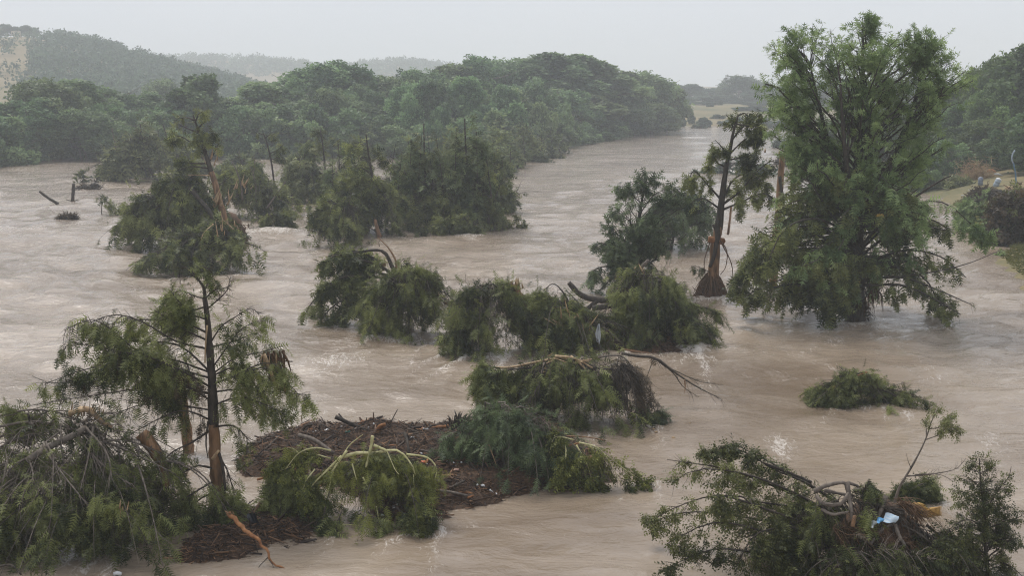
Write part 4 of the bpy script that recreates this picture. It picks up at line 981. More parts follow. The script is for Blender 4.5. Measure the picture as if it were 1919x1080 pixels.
# ---- small islands of brush
def brush_raft(px, py, w_px, h_px, ry, lab, seed, m='cypress_far', sl=.5, n=60, dark=False, zb=0.0):
    t = Tree('brush_raft', lab, 'debris', px, py, ry, seed)
    t.mound([(px - w_px * .22, py - h_px * .7, 0), (px, py - h_px, 0), (px + w_px * .25, py - h_px * .65, 0)], (px - w_px / 2, px + w_px / 2), n, 30, sl, 'lo', m, bulge=.2, ry=ry, tw=.02)
    for q in range(3): t.limb([(px - w_px * .3 + q * w_px * .25, py - 1, 0), (px - w_px * .2 + q * w_px * .25, py - h_px * .8, -.3), (px + q * w_px * .2, py - h_px * (.7 + .5 * t.rng.random()), -.3)], .9, .3)
    return t.done()
brush_raft(176, 357, 54, 12, 1.0, 'flat brown brush raft with an upright twig, adrift at the left', 60, 'dead', .5)
brush_raft(136, 413, 36, 10, .6, 'small rounded clump of dead grass adrift at the far left', 61, 'dead', .4)
brush_raft(1462, 278, 46, 14, 1.2, 'grey bush in the current left of the great cypress', 62, 'hill_leaf', .7)
brush_raft(575, 303, 90, 9, 2.0, 'flat olive bar of vegetation in the channel behind the island', 63, 'cypress_far', .8)
brush_raft(1385, 328, 120, 22, 3.0, 'long low dark brush bar behind the tufted snag', 64, 'hill_leaf', .8, 90)
brush_raft(1490, 312, 90, 26, 4.0, 'brown stony bar behind the orange stump', 65, 'dead', .7, 80)
t = Tree('drowned_stump', 'thick dark stump leaning left out of the water at the far left', 'stump', 95, 380, 0, 66); t.limb([(109, 382, 0), (92, 372, 0), (74, 359, 0)], 3.2, 2.2, 'bark', 'trunk'); t.done()
t = Tree('drowned_post', 'upright dark post standing in the water at the far left', 'post', 136, 378, 0, 67); t.limb([(136, 384, 0), (137, 362, 0), (138, 345, 0)], 3.4, 3.0, 'bark', 'trunk'); t.limb([(124, 374, -.2), (135, 377, -.2), (146, 374, -.2)], .7, .4, keep=False); t.done()
t = Tree('drowned_stick', 'thin bare stick upright in the water beside the leafy branch', 'stick', 191, 402, 0, 68); t.limb([(191, 404, 0), (190, 392, 0), (190, 378, 0)], .9, .5, 'bark', 'stem'); t.done()

# ================================================================== right: the great cypress and its neighbours
t = Tree('cypress_tree', 'great standing bald cypress, tallest tree in the flood, right of centre', 'tree', 1600, 606, 1.2, 70); t.gap = .39
tp = t.limb([(1605, 616, 0), (1604, 560, 0), (1602, 500, 0), (1602, 440, 0), (1606, 380, 0), (1608, 300, 0), (1612, 200, 0), (1616, 140, 0), (1618, 100, 0)], 19, 1.2, 'bark', 'trunk', 24, 10, .16)
s2 = t.limb([(1597, 440, -.2), (1580, 380, -.2), (1562, 310, -.3), (1540, 220, -.3), (1520, 130, -.2)], 8, 1.5); s3 = t.limb([(1608, 430, .2), (1640, 370, .3), (1670, 310, .3), (1700, 230, .4), (1725, 150, .4)], 8, 1.5)
s4 = t.limb([(1600, 420, -.4), (1590, 340, -1.2), (1580, 250, -1.8), (1575, 150, -2)], 7, 1.3); s5 = t.limb([(1606, 415, .5), (1620, 330, 1.4), (1640, 240, 2), (1650, 130, 2.2)], 7, 1.3)
t.few = .62
up = dict(twigs=9, tl=1.1, per=12, sl=.29, rise=.95, droop=.12, tpl='mid', m='cypress_live', depth=.95, lr=.011, rho0=.3, down=.15, tw=.009, bulge=.05)
t.crown(tp, [(32, 1590, 1660), (45, 1530, 1715), (80, 1490, 1770), (140, 1480, 1780), (220, 1470, 1775), (300, 1465, 1770), (345, 1470, 1765)], 90, big=18, **up)
t.crown(tp, [(31, 1600, 1645), (60, 1565, 1680), (110, 1550, 1690)], 26, big=4, **up)
t.crown(s2, [(42, 1485, 1545), (75, 1445, 1560), (135, 1418, 1560), (200, 1420, 1560), (260, 1440, 1560), (330, 1450, 1570)], 66, big=10, **up)
t.crown(s3, [(50, 1690, 1752), (90, 1680, 1795), (130, 1660, 1822), (170, 1660, 1825), (220, 1650, 1795), (310, 1640, 1785)], 66, big=10, **up)
t.crown(s4, [(50, 1530, 1600), (130, 1510, 1640), (250, 1490, 1640), (330, 1480, 1640)], 30, big=4, **up)
t.crown(s5, [(42, 1620, 1690), (130, 1600, 1710), (250, 1580, 1720), (330, 1570, 1730)], 30, big=4, **up)
t.few = .48
lowc = dict(twigs=8, tl=1.0, per=15, sl=.4, rise=-.05, droop=.5, tpl='mid', depth=.9, lr=.010, rho0=.3, down=.6, tw=.009, bulge=.2, rnd=.45)
t.crown(tp[:14], [(330, 1480, 1735), (380, 1450, 1770), (430, 1415, 1780), (480, 1400, 1745), (530, 1410, 1700), (570, 1500, 1650)], 60, big=12, m='cypress_live', zlo=t.w(1600, 540)[2], **lowc)
t.crown(tp[:14], [(330, 1480, 1735), (380, 1450, 1770), (430, 1415, 1790), (480, 1400, 1760), (530, 1410, 1720), (570, 1500, 1650)], 60, big=12, m='cypress', zlo=t.w(1600, 540)[2], **lowc)
t.crown(tp[:16], [(325, 1462, 1570), (400, 1432, 1560), (470, 1392, 1560), (530, 1375, 1545), (575, 1395, 1500)], 64, big=10, m='cypress', zlo=t.w(1600, 540)[2], **{**lowc, 'rho0': .45})
n0 = len(t.paths)
for p in ([(1590, 470, -.5), (1520, 440, -1.5), (1440, 455, -2), (1385, 520, -2.2), (1372, 545, -2.2)], [(1590, 480, .5), (1500, 470, .2), (1420, 500, 0), (1390, 545, 0)], [(1595, 440, -.5), (1530, 410, -2), (1470, 430, -3), (1440, 490, -3.3)],
          [(1590, 500, -1), (1560, 520, -2), (1545, 560, -2.4), (1552, 590, -2.4)], [(1590, 520, -.6), (1575, 545, -1.3), (1570, 585, -1.6)]):
    t.limb(p, 3.0, .8)
t.hang(t.arr(n0), 150, 1.1, 34, .4, 'mid', 'cypress', t0=.15, droop=.6, down=.7)
n0 = len(t.paths)
for p in ([(1615, 525, 0), (1690, 520, -.5), (1760, 545, -.8), (1822, 572, -1)], [(1615, 535, -.3), (1690, 535, -1.2), (1750, 560, -1.8), (1800, 590, -2)], [(1612, 500, .4), (1690, 470, .8), (1760, 480, 1), (1810, 520, 1)],
          [(1612, 515, .2), (1680, 500, .6), (1730, 520, .8), (1755, 560, .8), (1765, 610, .8)], [(1612, 480, .3), (1680, 430, 1.2), (1740, 410, 1.5), (1790, 440, 1.6)]):
    t.limb(p, 3.0, .7)
t.hang(t.arr(n0), 130, 1.0, 20, .36, 'mid', 'cypress', t0=.2, droop=.6, down=.6)
t.limb([(1690, 518, -.5), (1760, 508, -.3), (1820, 492, 0), (1872, 470, 0)], 1.8, .5, keep=False)
t.limb([(1640, 430, 1), (1700, 380, 1.3), (1760, 340, 1.6), (1782, 330, 1.6)], 4, 1.2, keep=False)
n0 = len(t.paths); t.limb([(1612, 470, 1), (1700, 390, 2.2), (1770, 380, 2.6), (1830, 430, 2.8), (1850, 440, 2.8)], 2.4, .6); t.hang(t.arr(n0), 60, 1.0, 22, .38, 'mid', 'cypress_live', t0=.35, droop=.5, down=.5)
# vines and roots caught round the trunk
P = spawn(tp[:13], 260, 1.5, t.rng, .02, .9, -.3, .8, -.2, .9, 5); t.twigs(P, .03, .01, 'bark')
P = spawn(curve(t.wpts([(1620, 560, -.4), (1640, 540, -.5), (1655, 555, -.5)]), 8), 50, 1.1, t.rng, 0, 1, .2, .4, -1, .5, 5); t.twigs(P, .02, .008, 'roots')
a = sprays_on(spawn(tp[:13], 200, .8, t.rng, .05, .95, 0, 1, -.3, .8, 5), 1800, .35, t.rng, 0, .2, .6, .7); t.leaves(*a, 'lo', 'dead')
t.limb([(1600, 530, -1.2), (1606, 526, -1.3), (1612, 530, -1.3)], 1.6, 1.0, 'splinter', 'torn_bark', keep=False)
t.done()
# yellow cloth caught in it
def rag(name, lab, cat, px, py, w, h, dyY, m, seed, bx=None, curl=.3):
    rg = np.random.default_rng(seed); b = At(px, py, dyY); sc = mpp(dyY)
    u, v = np.meshgrid(np.linspace(-.5, .5, 7), np.linspace(-.5, .5, 7))
    V = np.stack([u * w * sc, (fbm(u * 3 + seed, v * 3, seed) - .5) * curl * max(w, h) * sc * 2, -v * h * sc * (1 + .2 * u)], -1).reshape(-1, 3)
    V[:, 0] *= (.3 + .75 * np.sin(np.pi * (v.ravel() + .58) / 1.2)) 
    V[:, 0] += (fbm(v * 2.5 + seed, u * 2, seed + 3) - .5).ravel() * .3 * w * sc
    g = Geo(); g.add(V, grid_faces(7, 7)); 
    V2 = V + np.array((0, .012, 0)); g.add(V2, grid_faces(7, 7)[:, ::-1])
    o = g.build(name, m, None, (0, 0, 0)); o.location = tuple(b); return tag(o, lab, cat)
def flat_mat(name, c, rough=.5):
    m, n, l = mat(name); p = N(n, 'ShaderNodeBsdfPrincipled', Roughness=rough)
    nz = N(n, 'ShaderNodeTexNoise', Scale=9.0, Detail=4.0); mx = N(n, 'ShaderNodeMixRGB'); mx.inputs[1].default_value = (*[q * .6 for q in c], 1); mx.inputs[2].default_value = (*c, 1)
    l.new(nz.outputs['Fac'], mx.inputs[0]); l.new(mx.outputs[0], p.inputs['Base Color'])
    o = N(n, 'ShaderNodeOutputMaterial'); l.new(p.outputs[0], o.inputs['Surface']); return m
rag('yellow_cloth', 'yellow rag caught in the branches of the great cypress', 'rag', 1648, 404, 16, 7, t.Y - 2.6, flat_mat('yellow_cloth', (.45, .3, .05)), 3)

# ---- tufted snag with root ball, left of the great cypress
t = Tree('broken_tree', 'slim stripped tree on a brown root ball, left of the great cypress', 'tree', 1335, 562, .8, 71)
tp = t.limb([(1332, 572, 0), (1336, 520, 0), (1340, 470, 0), (1346, 425, 0)], 12, 8, 'stripped', 'trunk', 14, 9, .14)
tq = t.limb([(1346, 430, 0), (1352, 380, 0), (1360, 320, 0), (1368, 280, 0), (1376, 240, 0), (1384, 215, 0)], 8, 1.5, 'bark', 'trunk_top', 16, 8)
t.limb([(1340, 420, -.15), (1345, 440, -.25), (1338, 480, -.25), (1330, 500, -.25)], 6, 3, 'bark', 'hanging_bark', keep=False)
g = Geo(); g.tube(t.wpts([(1328, 448, -.1), (1357, 452, -.1)]), [.24, .2], 7, True, .25, t.rng); g.build('bark_collar', M['redwood'], t.root, t.base)
t.paths = []
for p in ([(1372, 262, 0), (1390, 240, .2), (1412, 222, .3), (1425, 215, .4)], [(1366, 290, 0), (1395, 262, -.3), (1420, 252, -.4)], [(1376, 245, 0), (1368, 225, .3), (1360, 214, .4)], [(1362, 315, 0), (1340, 300, .2), (1332, 270, .3)],
          [(1365, 295, 0), (1352, 275, -.2), (1340, 262, -.3)], [(1364, 300, 0), (1390, 295, .5), (1415, 290, .6)], [(1384, 216, 0), (1395, 212, 0), (1402, 218, 0)], [(1380, 232, 0), (1400, 236, -.3), (1422, 238, -.3)]):
    t.limb(p, 1.7, .5)
t.hang(t.arr(), 130, .8, 24, .33, 'mid', t0=.3, droop=.3, down=.35)
n0 = len(t.paths)
for p in ([(1352, 385, 0), (1385, 360, .3), (1420, 320, .5), (1445, 300, .5)], [(1352, 375, 0), (1325, 345, .2), (1300, 320, .3), (1290, 345, .3)], [(1350, 395, 0), (1390, 378, -.5), (1430, 362, -.8), (1455, 375, -.8)], [(1350, 392, 0), (1318, 372, -.3), (1298, 378, -.4)], [(1352, 380, 0), (1372, 340, .8), (1400, 325, 1), (1440, 345, 1)]):
    t.limb(p, 2.3, .6)
t.hang(t.arr(n0), 130, .9, 20, .34, 'mid', t0=.25, droop=.4, down=.45)
n0 = len(t.paths); t.limb([(1330, 510, -.3), (1308, 500, -.4), (1296, 498, -.4)], .9, .3); t.hang(t.arr(n0), 16, .4, 14, .28, 'mid')
g = Geo()
for i in range(170):
    a = t.rng.uniform(0, 6.28); h = t.rng.uniform(.2, 1.5); r0 = .3; r1 = .75 + .35 * t.rng.random()
    q = t.base + np.array((0, 0, 0)); c0 = t.w(1334, 528) ; c0[2] = h
    e_ = np.array((t.base[0] + r1 * math.cos(a), t.base[1] + r1 * math.sin(a) * .9, -.1)); s_ = np.array((c0[0] + r0 * math.cos(a), c0[1] + r0 * math.sin(a), h))
    m_ = (s_ + e_) / 2 + np.array((math.cos(a), math.sin(a), .3)) * .15 + t.rng.normal(0, .07, 3)
    g.tube(curve([s_, m_, e_], 6), np.array([1, 1, .9, .8, .6, .3]) * t.rng.uniform(.015, .05), 4, False)
g.build('root_ball', M['roots'], t.root, t.base)
g = Geo(); g.tube(t.wpts([(1334, 520, 0), (1334, 540, 0), (1335, 566, 0)]), [.25, .55, .8], 10, True, .2, t.rng); g.build('root_soil', M['debris'], t.root, t.base)
for p in ([(1345, 445, -.2), (1362, 470, -.5), (1360, 500, -.6), (1350, 515, -.5)], [(1330, 455, -.2), (1320, 490, -.4), (1322, 520, -.4)], [(1352, 455, 0), (1372, 500, -.2), (1368, 545, -.2)], [(1345, 550, -.7), (1362, 562, -.9), (1377, 566, -1)], [(1322, 555, -.6), (1305, 545, -.6), (1298, 538, -.6)]):
    t.limb(p, 1.3, .6, 'roots', 'dangling_root', keep=False)
t.done()
# orange stump behind
t = Tree('broken_tree', 'bare orange broken trunk rising behind the left flank of the great cypress', 'tree', 1449, 536, 1.0, 72)
t.limb([(1448, 545, 0), (1452, 490, 0), (1456, 430, 0), (1462, 350, 0), (1466, 292, 0)], 8, 5.5, 'stripped', 'trunk', 16, 8, .14)
t.limb([(1461, 330, -.2), (1470, 400, -.25), (1463, 440, -.25)], 3, 2, 'bark', 'bark_strip', keep=False)
t.limb([(1466, 325, 0), (1490, 340, 0), (1520, 355, 0)], 1.5, .6, keep=False); t.limb([(1464, 306, 0), (1450, 303, 0), (1442, 304, 0)], .9, .4, keep=False); t.splinters(1466, 294, 5, 14, 2, 0, (70, 110)); t.done()
t = Tree('drowned_tree', 'dim leafy tree with an orange stem left behind the stripped snag', 'tree', 1270, 474, 2.0, 73)
t.limb([(1255, 478, 0), (1268, 420, 0), (1285, 370, 0)], 3.5, 1.2, 'bark', 'trunk'); t.limb([(1364, 440, 2), (1368, 410, 2), (1370, 385, 2)], 2.5, 2, 'stripped', 'broken_stem', keep=False)
t.mound([(1235, 390, 0), (1275, 362, 0), (1315, 385, 0)], (1205, 1345), 150, 40, .46, 'mid', 'cypress_blue', bulge=.25, ry=2.6); t.done()

# ---- leaning bushy tree in the middle right
t = Tree('leaning_tree', 'bushy leaning cypress with fanned branches above the log jam', 'tree', 1172, 556, .8, 74)
tp = t.limb([(1165, 565, 0), (1176, 530, 0), (1182, 500, 0), (1190, 460, 0), (1198, 410, 0), (1205, 365, 0), (1210, 340, 0)], 8.5, 1.3, 'bark', 'trunk', 16, 8)
t.crown(tp, [(336, 1190, 1250), (350, 1150, 1290), (385, 1140, 1300), (420, 1130, 1310), (455, 1120, 1300), (490, 1115, 1250)], 90, 7, .95, 17, .34, .9, .25, 'mid', 'cypress_blue', big=20, lr=.013, down=.3, rho0=.3)
n0 = len(t.paths)
for p in ([(1180, 500, 0), (1150, 470, -.4), (1125, 455, -.6), (1112, 470, -.6)], [(1178, 510, 0), (1145, 500, -.3), (1115, 505, -.5), (1100, 530, -.5)], [(1178, 515, 0), (1150, 520, -.6), (1125, 545, -.8)], [(1182, 500, 0), (1215, 490, -.5), (1235, 510, -.6)], [(1184, 490, 0), (1225, 460, .3), (1250, 475, .4)]):
    t.limb(p, 2.0, .5)
t.hang(t.arr(n0), 90, .8, 14, .32, 'mid', 'cypress_blue', t0=.2); P = spawn(tp[:7], 70, 1.2, t.rng, 0, .8, .3, .9, -.1, .7, 5); t.twigs(P, .018, .007)
t.splinters(1162, 520, 3, 12, 3, -.6, (60, 120)); t.done()

# ================================================================== the log jam across the middle
t = Tree('fallen_tree', 'flattened tree with arching open branches at the left end of the log jam', 'tree', 650, 608, 1.3, 80)
for p in ([(745, 525, 0), (715, 500, 0), (670, 485, 0), (630, 478, 0), (605, 500, -.2)], [(745, 520, 0), (700, 520, -.3), (640, 520, -.6), (590, 560, -.9), (572, 590, -1)], [(735, 530, 0), (680, 545, -.5), (630, 570, -1), (600, 600, -1.1)], [(720, 505, 0), (690, 478, .4), (650, 470, .6), (615, 480, .8)], [(740, 535, -.3), (690, 560, -.9), (640, 590, -1.2)], [(735, 520, .5), (680, 505, 1), (620, 530, 1.2), (595, 580, 1.2)]):
    t.limb(p, 3.2, .8)
t.hang(t.arr(), 260, .9, 26, .34, 'mid', t0=.2, droop=.45, down=.5)
t.limb([(748, 530, 0), (735, 500, 0), (715, 470, 0), (660, 474, .3)], 5, 1.5, 'bark', 'trunk', keep=False)
t.limb([(742, 512, .2), (742, 490, .2), (728, 465, .2), (708, 445, .2)], 2.6, .9, 'stripped', 'bare_branch', keep=False); t.limb([(711, 462, .2), (710, 454, .2), (713, 448, .2)], .8, .4, keep=False); t.splinters(706, 500, 4, 16, 1.6, 0, (60, 120)); t.done()
t = Tree('fallen_tree', 'smooth rounded dome of hanging dark foliage, second from the left in the log jam', 'tree', 745, 644, 1.7, 81)
t.mound([(715, 545, 0), (745, 518, 0), (775, 512, 0), (805, 525, 0), (820, 550, 0)], (660, 842), 280, 66, .36, 'hi', 'cypress', bulge=.3, ry=1.9, tw=.01, wild=.06, down=.9, rnd=.35)
t.limb([(800, 530, .3), (825, 560, .3), (842, 575, .2)], 2.5, 1); t.limb([(760, 520, .2), (735, 530, -.4), (700, 580, -1)], 1.8, .5); t.splinters(812, 555, 6, 18, 2, 0, (60, 150)); t.done()
t = Tree('fallen_tree', 'drooping tree with snapped orange trunk tip, third in the log jam', 'tree', 905, 676, 1.3, 82)
t.mound([(868, 575, 0), (900, 545, 0), (940, 536, 0), (975, 560, 0)], (836, 1000), 170, 56, .36, 'hi', 'cypress', bulge=.2, ry=1.6, tw=.011)
for p in ([(900, 560, 0), (880, 545, -.3), (885, 540, -.4), (872, 550, -.4)], [(930, 545, 0), (905, 535, .2), (880, 548, .3)], [(880, 600, -.6), (850, 640, -1), (838, 662, -1)], [(890, 620, -.8), (880, 660, -1.2), (870, 680, -1.3)]):
    t.limb(p, 1.8, .5)
t.hang(t.arr(), 70, .6, 22, .32, 'hi')
t.limb([(1005, 600, .2), (985, 568, .1), (962, 535, 0)], 6, 5, 'stripped', 'trunk', keep=False); t.splinters(960, 540, 10, 20, 2.6, 0, (60, 130)); t.done()
t = Tree('fallen_tree', 'wide sagging crown with white plastic hung on it, in the middle of the log jam', 'tree', 1060, 674, 1.7, 83)
t.mound([(985, 580, 0), (1020, 560, 0), (1060, 575, 0), (1100, 590, 0), (1140, 600, 0)], (950, 1165), 280, 60, .36, 'hi', 'cypress', bulge=.12, ry=2.1, tw=.011)
for p in ([(1075, 590, .3), (1060, 555, .2), (1038, 532, .2), (1018, 545, .2)], [(1085, 605, -.4), (1060, 580, -.6), (1030, 575, -.8)], [(1098, 600, .2), (1085, 570, .2), (1062, 545, .2)]):
    t.limb(p, 2.2, .6)
t.hang(t.arr(), 40, .6, 10, .3, 'hi'); t.splinters(1075, 610, 14, 24, 1.4, -1.2, (20, 160), spread=22); t.done()
t = Tree('fallen_tree', 'steep bright green dome of foliage at the right end of the log jam', 'tree', 1245, 662, 1.6, 84)
t.mound([(1172, 545, 0), (1195, 518, 0), (1225, 520, 0), (1260, 560, 0), (1290, 600, -.3)], (1140, 1325), 270, 66, .36, 'hi', 'cypress', bulge=.2, ry=1.9, tw=.011, down=.9, rnd=.35, wild=.07)
for p in ([(1230, 525, .2), (1255, 545, .3), (1280, 600, .2), (1295, 640, 0)], [(1240, 530, .4), (1275, 535, .5), (1290, 580, .5), (1300, 620, .4)], [(1225, 520, .3), (1262, 528, .6), (1280, 560, .6)]):
    t.limb(p, 2.0, .7, 'bark_grey', 'bare_branch', keep=False)
n0 = len(t.paths)
for p in ([(1240, 545, .3), (1290, 568, .2), (1330, 580, .2), (1352, 598, .2)], [(1290, 600, -.4), (1320, 620, -.6), (1335, 640, -.7)], [(1280, 620, -.6), (1300, 645, -1), (1310, 660, -1)]): t.limb(p, 2.0, .6)
t.hang(t.arr(n0), 90, .55, 22, .3, 'hi', t0=.4, droop=.6)
a = sprays_on(np.array([curve(t.wpts([(1285, 575, .3), (1300, 572, .3), (1318, 592, .3)]), 6)]), 260, .25, t.rng, 0, .2, .5, .9); t.leaves(*a, 'mid', 'dead')
t.splinters(1200, 520, 8, 20, 1.8, 0, (10, 170)); t.done()
def log(pts, r0, r1, m, lab, bx, by, name='log', cat='log', group=None, seed=1, k=10, dy=0.0, forks=(), z0=0.0, Y=None):
    t = Tree(name, lab, cat, bx, by, dy, seed, group, Y=Y)
    t.limb(pts, r0, r1, m, 'trunk' if name == 'log' else 'stem', k, 8, .16, wig=.01)
    for f, fr0, fr1 in forks: t.limb(f, fr0, fr1, m, 'branch', 8, 5)
    return t.done()
log([(1066, 530, 0), (1090, 555, 0), (1120, 562, 0), (1165, 562, 0)], 5, 6.5, 'bark', 'dark forked log pointing up left in the log jam under the leaning cypress', 1110, 600, seed=90, dy=.6, forks=[([(1085, 600, -.3), (1105, 575, -.2), (1125, 562, 0)], 5, 4)])
log([(1110, 578, -.4), (1150, 572, -.3), (1200, 566, 0)], 5.5, 6, 'bark', 'straight dark log lying beneath the forked one in the log jam', 1150, 612, seed=91, dy=.6)
log([(1140, 552, .3), (1165, 532, .2), (1190, 512, .2), (1215, 488, .2)], 7, 3, 'bark_grey', 'brown log slanting up right out of the log jam to the green dome', 1150, 600, seed=92, dy=.8)
log([(832, 566, .1), (858, 574, 0), (885, 582, 0)], 4.5, 5, 'stripped', 'bare tan log bridging the dark dome and the drooping tree', 858, 640, seed=93, dy=1.0)
rag('teal_cloth', 'teal rag caught between the dark dome and the drooping tree', 'rag', 845, 586, 9, 20, G(845, 650)[1] + .2, flat_mat('teal_cloth', (.02, .3, .28)), 5)
rag('plastic_bag', 'white plastic bag hanging on the sagging crown of the log jam', 'bag', 1121, 626, 9, 36, G(1121, 674)[1] - .45, flat_mat('white_plastic', (.55, .58, .6), .3), 6, curl=.3)
# brown bed of debris in the jam
def EDGE(x, y, seed): return (fbm(x * 1.1, y * 1.1, seed, 3) - .5) * 1.3 + (fbm(x * 4, y * 4, seed + 2, 3) - .5) * .5
def bed(name, outline, hmax, seed, lab, n_bits, bit=.3, cell=.12, soft=.9):
    poly = np.array([G(x, y)[:2] for x, y in outline]); lo, hi = poly.min(0), poly.max(0)
    base = np.array((*poly.mean(0), 0.0)); rg = np.random.default_rng(seed)
    nx, ny = [int(min(260, max(20, (hi[i] - lo[i]) / cell))) for i in (0, 1)]
    X, Y = np.meshgrid(np.linspace(lo[0] - .2, hi[0] + .2, nx), np.linspace(lo[1] - .2, hi[1] + .2, ny))
    d = sdf(poly, X, Y) + EDGE(X, Y, seed)
    def hgt(d, X, Y): return np.where(d > 0, hmax * (1 - np.exp(-d / soft)) + .05 + (fbm(X * 2.2, Y * 2.2, seed + 5, 4) - .5) * .38 * np.minimum(1, d * 1.6), d * .6 + .05)
    Z = np.maximum(hgt(d, X, Y), -.35)
    root = empty(name, base, lab, 'debris')
    me = make_mesh('debris_bed', np.stack([X, Y, Z], -1).reshape(-1, 3) - base, [grid_faces(ny, nx)], smooth=False); me.materials.append(M['debris'])
    o = bpy.data.objects.new('debris_bed', me); COL.objects.link(o); o.parent = root
    p = np.stack([rg.uniform(lo[0], hi[0], n_bits * 3), rg.uniform(lo[1], hi[1], n_bits * 3)], -1)
    dd = sdf(poly, p[:, 0], p[:, 1]) + EDGE(p[:, 0], p[:, 1], seed)
    k = dd > -.12; p, dd = p[k][:n_bits], dd[k][:n_bits]; n = len(p)
    z = np.maximum(hgt(dd, p[:, 0], p[:, 1]), 0) + rg.uniform(-.02, .1, n)
    dr = nrm(np.stack([rg.normal(0, 1, n), rg.normal(0, .7, n), rg.normal(0, .28, n)], -1)); ln = bit * rg.lognormal(0, .55, n)
    C = np.stack([p[:, 0], p[:, 1], z], -1) - base
    P = C[:, None] + dr[:, None] * (ln[:, None] * np.array((-.5, .5)))[..., None]
    g = Geo(); g.tubes(P, np.repeat((ln * .04 * rg.uniform(.5, 1.8, n))[:, None], 2, 1) * np.array((1, .6)), 3)
    V = np.vstack(g.V); tt = np.repeat(np.clip(rg.beta(1.0, 3.2, n) + (rg.random(n) < .04) * .5, 0, 1), 6)
    me = make_mesh('slivers', V, [np.vstack(g.Q)], tt); me.materials.append(M['debris_bits'])
    o = bpy.data.objects.new('slivers', me); COL.objects.link(o); o.parent = root; o['kind'] = 'stuff'
    def top(px, py):
        q = G(px, py, .4); d_ = sdf(poly, np.array([q[0]]), np.array([q[1]])); return q[0], q[1], float(max(hgt(d_ + EDGE(q[0:1], q[1:2], seed), np.array([q[0]]), np.array([q[1]]))[0], 0))
    return top
bed('debris_raft', [(1080, 640), (1140, 605), (1210, 610), (1290, 640), (1285, 668), (1240, 672), (1160, 668), (1090, 668)], .45, 95, 'brown bed of packed debris inside the log jam under the green dome', 1500, .28)

# ---- fallen tree with snapped golden wood, above the raft
t = Tree('fallen_tree', 'fallen tree with golden split wood and bare twigs, between log jam and debris raft', 'tree', 1065, 812, 1.6, 85)
t.mound([(960, 700, 0), (1010, 690, 0), (1060, 680, 0), (1105, 695, 0), (1130, 740, 0)], (928, 1172), 280, 64, .33, 'hi', 'cypress', bulge=.12, ry=1.9, tw=.009, down=.85, rnd=.35)
P = t.mound([(1090, 685, .2), (1130, 675, .2), (1165, 690, .2)], (1120, 1245), 90, 10, .28, 'hi', 'dead', bulge=.3, ry=1.2, tw=.012, yc=t.Y + .2)
for p in ([(930, 690, 0), (965, 688, 0), (1010, 678, 0), (1060, 672, 0), (1090, 690, 0)], [(1040, 668, 0), (1075, 672, -.2), (1110, 690, -.3)], [(1070, 668, 0), (1095, 690, -.4), (1105, 705, -.4)]): t.limb(p, 2.6, 1.6, 'splinter', 'split_branch', keep=False)
n0 = len(t.paths)
for p in ([(940, 690, 0), (905, 690, -.2), (890, 705, -.3), (905, 725, -.4)], [(960, 700, -.2), (925, 715, -.6), (918, 740, -.8)], [(980, 690, -.3), (935, 700, -.6), (905, 735, -.8)]): t.limb(p, 1.6, .5)
t.hang(t.arr(n0), 90, .55, 24, .3, 'hi')
for p in ([(1080, 690, 0), (1120, 720, -.3), (1130, 780, -.5)], [(1100, 680, .2), (1150, 710, 0), (1180, 770, -.2)], [(1110, 690, .3), (1170, 700, .2), (1220, 760, .2)], [(1050, 680, -.2), (1080, 720, -.8), (1090, 760, -1)], [(1020, 680, -.2), (1010, 720, -.8), (985, 760, -1)], [(1120, 670, .4), (1165, 668, .4), (1190, 700, .4), (1205, 750, .4)]):
    t.limb(p, 2.0, .6, 'bark_grey', 'bare_branch')
t.twigs(spawn(t.arr(n0 + 3), 130, .8, t.rng, .2, 1, .7, .5, -.3, .4, 5), .011, .004, 'bark_grey')
t.splinters(1035, 684, 8, 34, 1.8, -.3, (-25, 45), spread=24); t.splinters(1075, 682, 6, 30, 1.8, -.3, (140, 200), spread=20)
n0 = len(t.paths); t.limb([(1215, 780, 0), (1235, 770, -.2), (1225, 800, -.3)], 1, .3); t.limb([(1190, 740, .2), (1215, 780, 0), (1222, 800, 0)], 1, .3); t.hang(t.arr(n0), 60, .5, 18, .28, 'hi', 'cypress_blue')
t.done()
t = Tree('bare_branch', 'long bare dark bough reaching right over open water below the log jam', 'branch', 1300, 768, 0, 86)
t.limb([(1165, 663, 1.4), (1195, 668, 1.2), (1230, 672, 1), (1260, 695, .8), (1300, 722, .4), (1350, 748, .1)], 3.4, .6, 'bark', 'stem')
t.limb([(1232, 676, 1), (1262, 700, .8), (1280, 725, .6), (1310, 745, .4)], 1.6, .4); t.limb([(1258, 692, .8), (1310, 715, .9), (1355, 722, .9)], 1.1, .3); t.limb([(1225, 672, 1), (1215, 700, .9), (1208, 720, .8)], 1, .3)
t.twigs(spawn(t.arr(), 34, .7, t.rng, .3, 1, .8, .5, -.2, .2, 5), .01, .004); a = sprays_on(t.arr()[:1], 140, .2, t.rng, .25, .1, .3, .8); k = np.abs(a[0][:, 0] - t.w(1235, 672)[0]) < .3; t.leaves(a[0][k], a[1][k], a[2][k], 'mid', 'dead')
t.limb([(1283, 712, .5), (1284, 725, .5), (1283, 738, .5)], 1.6, .4, 'stripped', 'hanging_strip', keep=False); t.done()

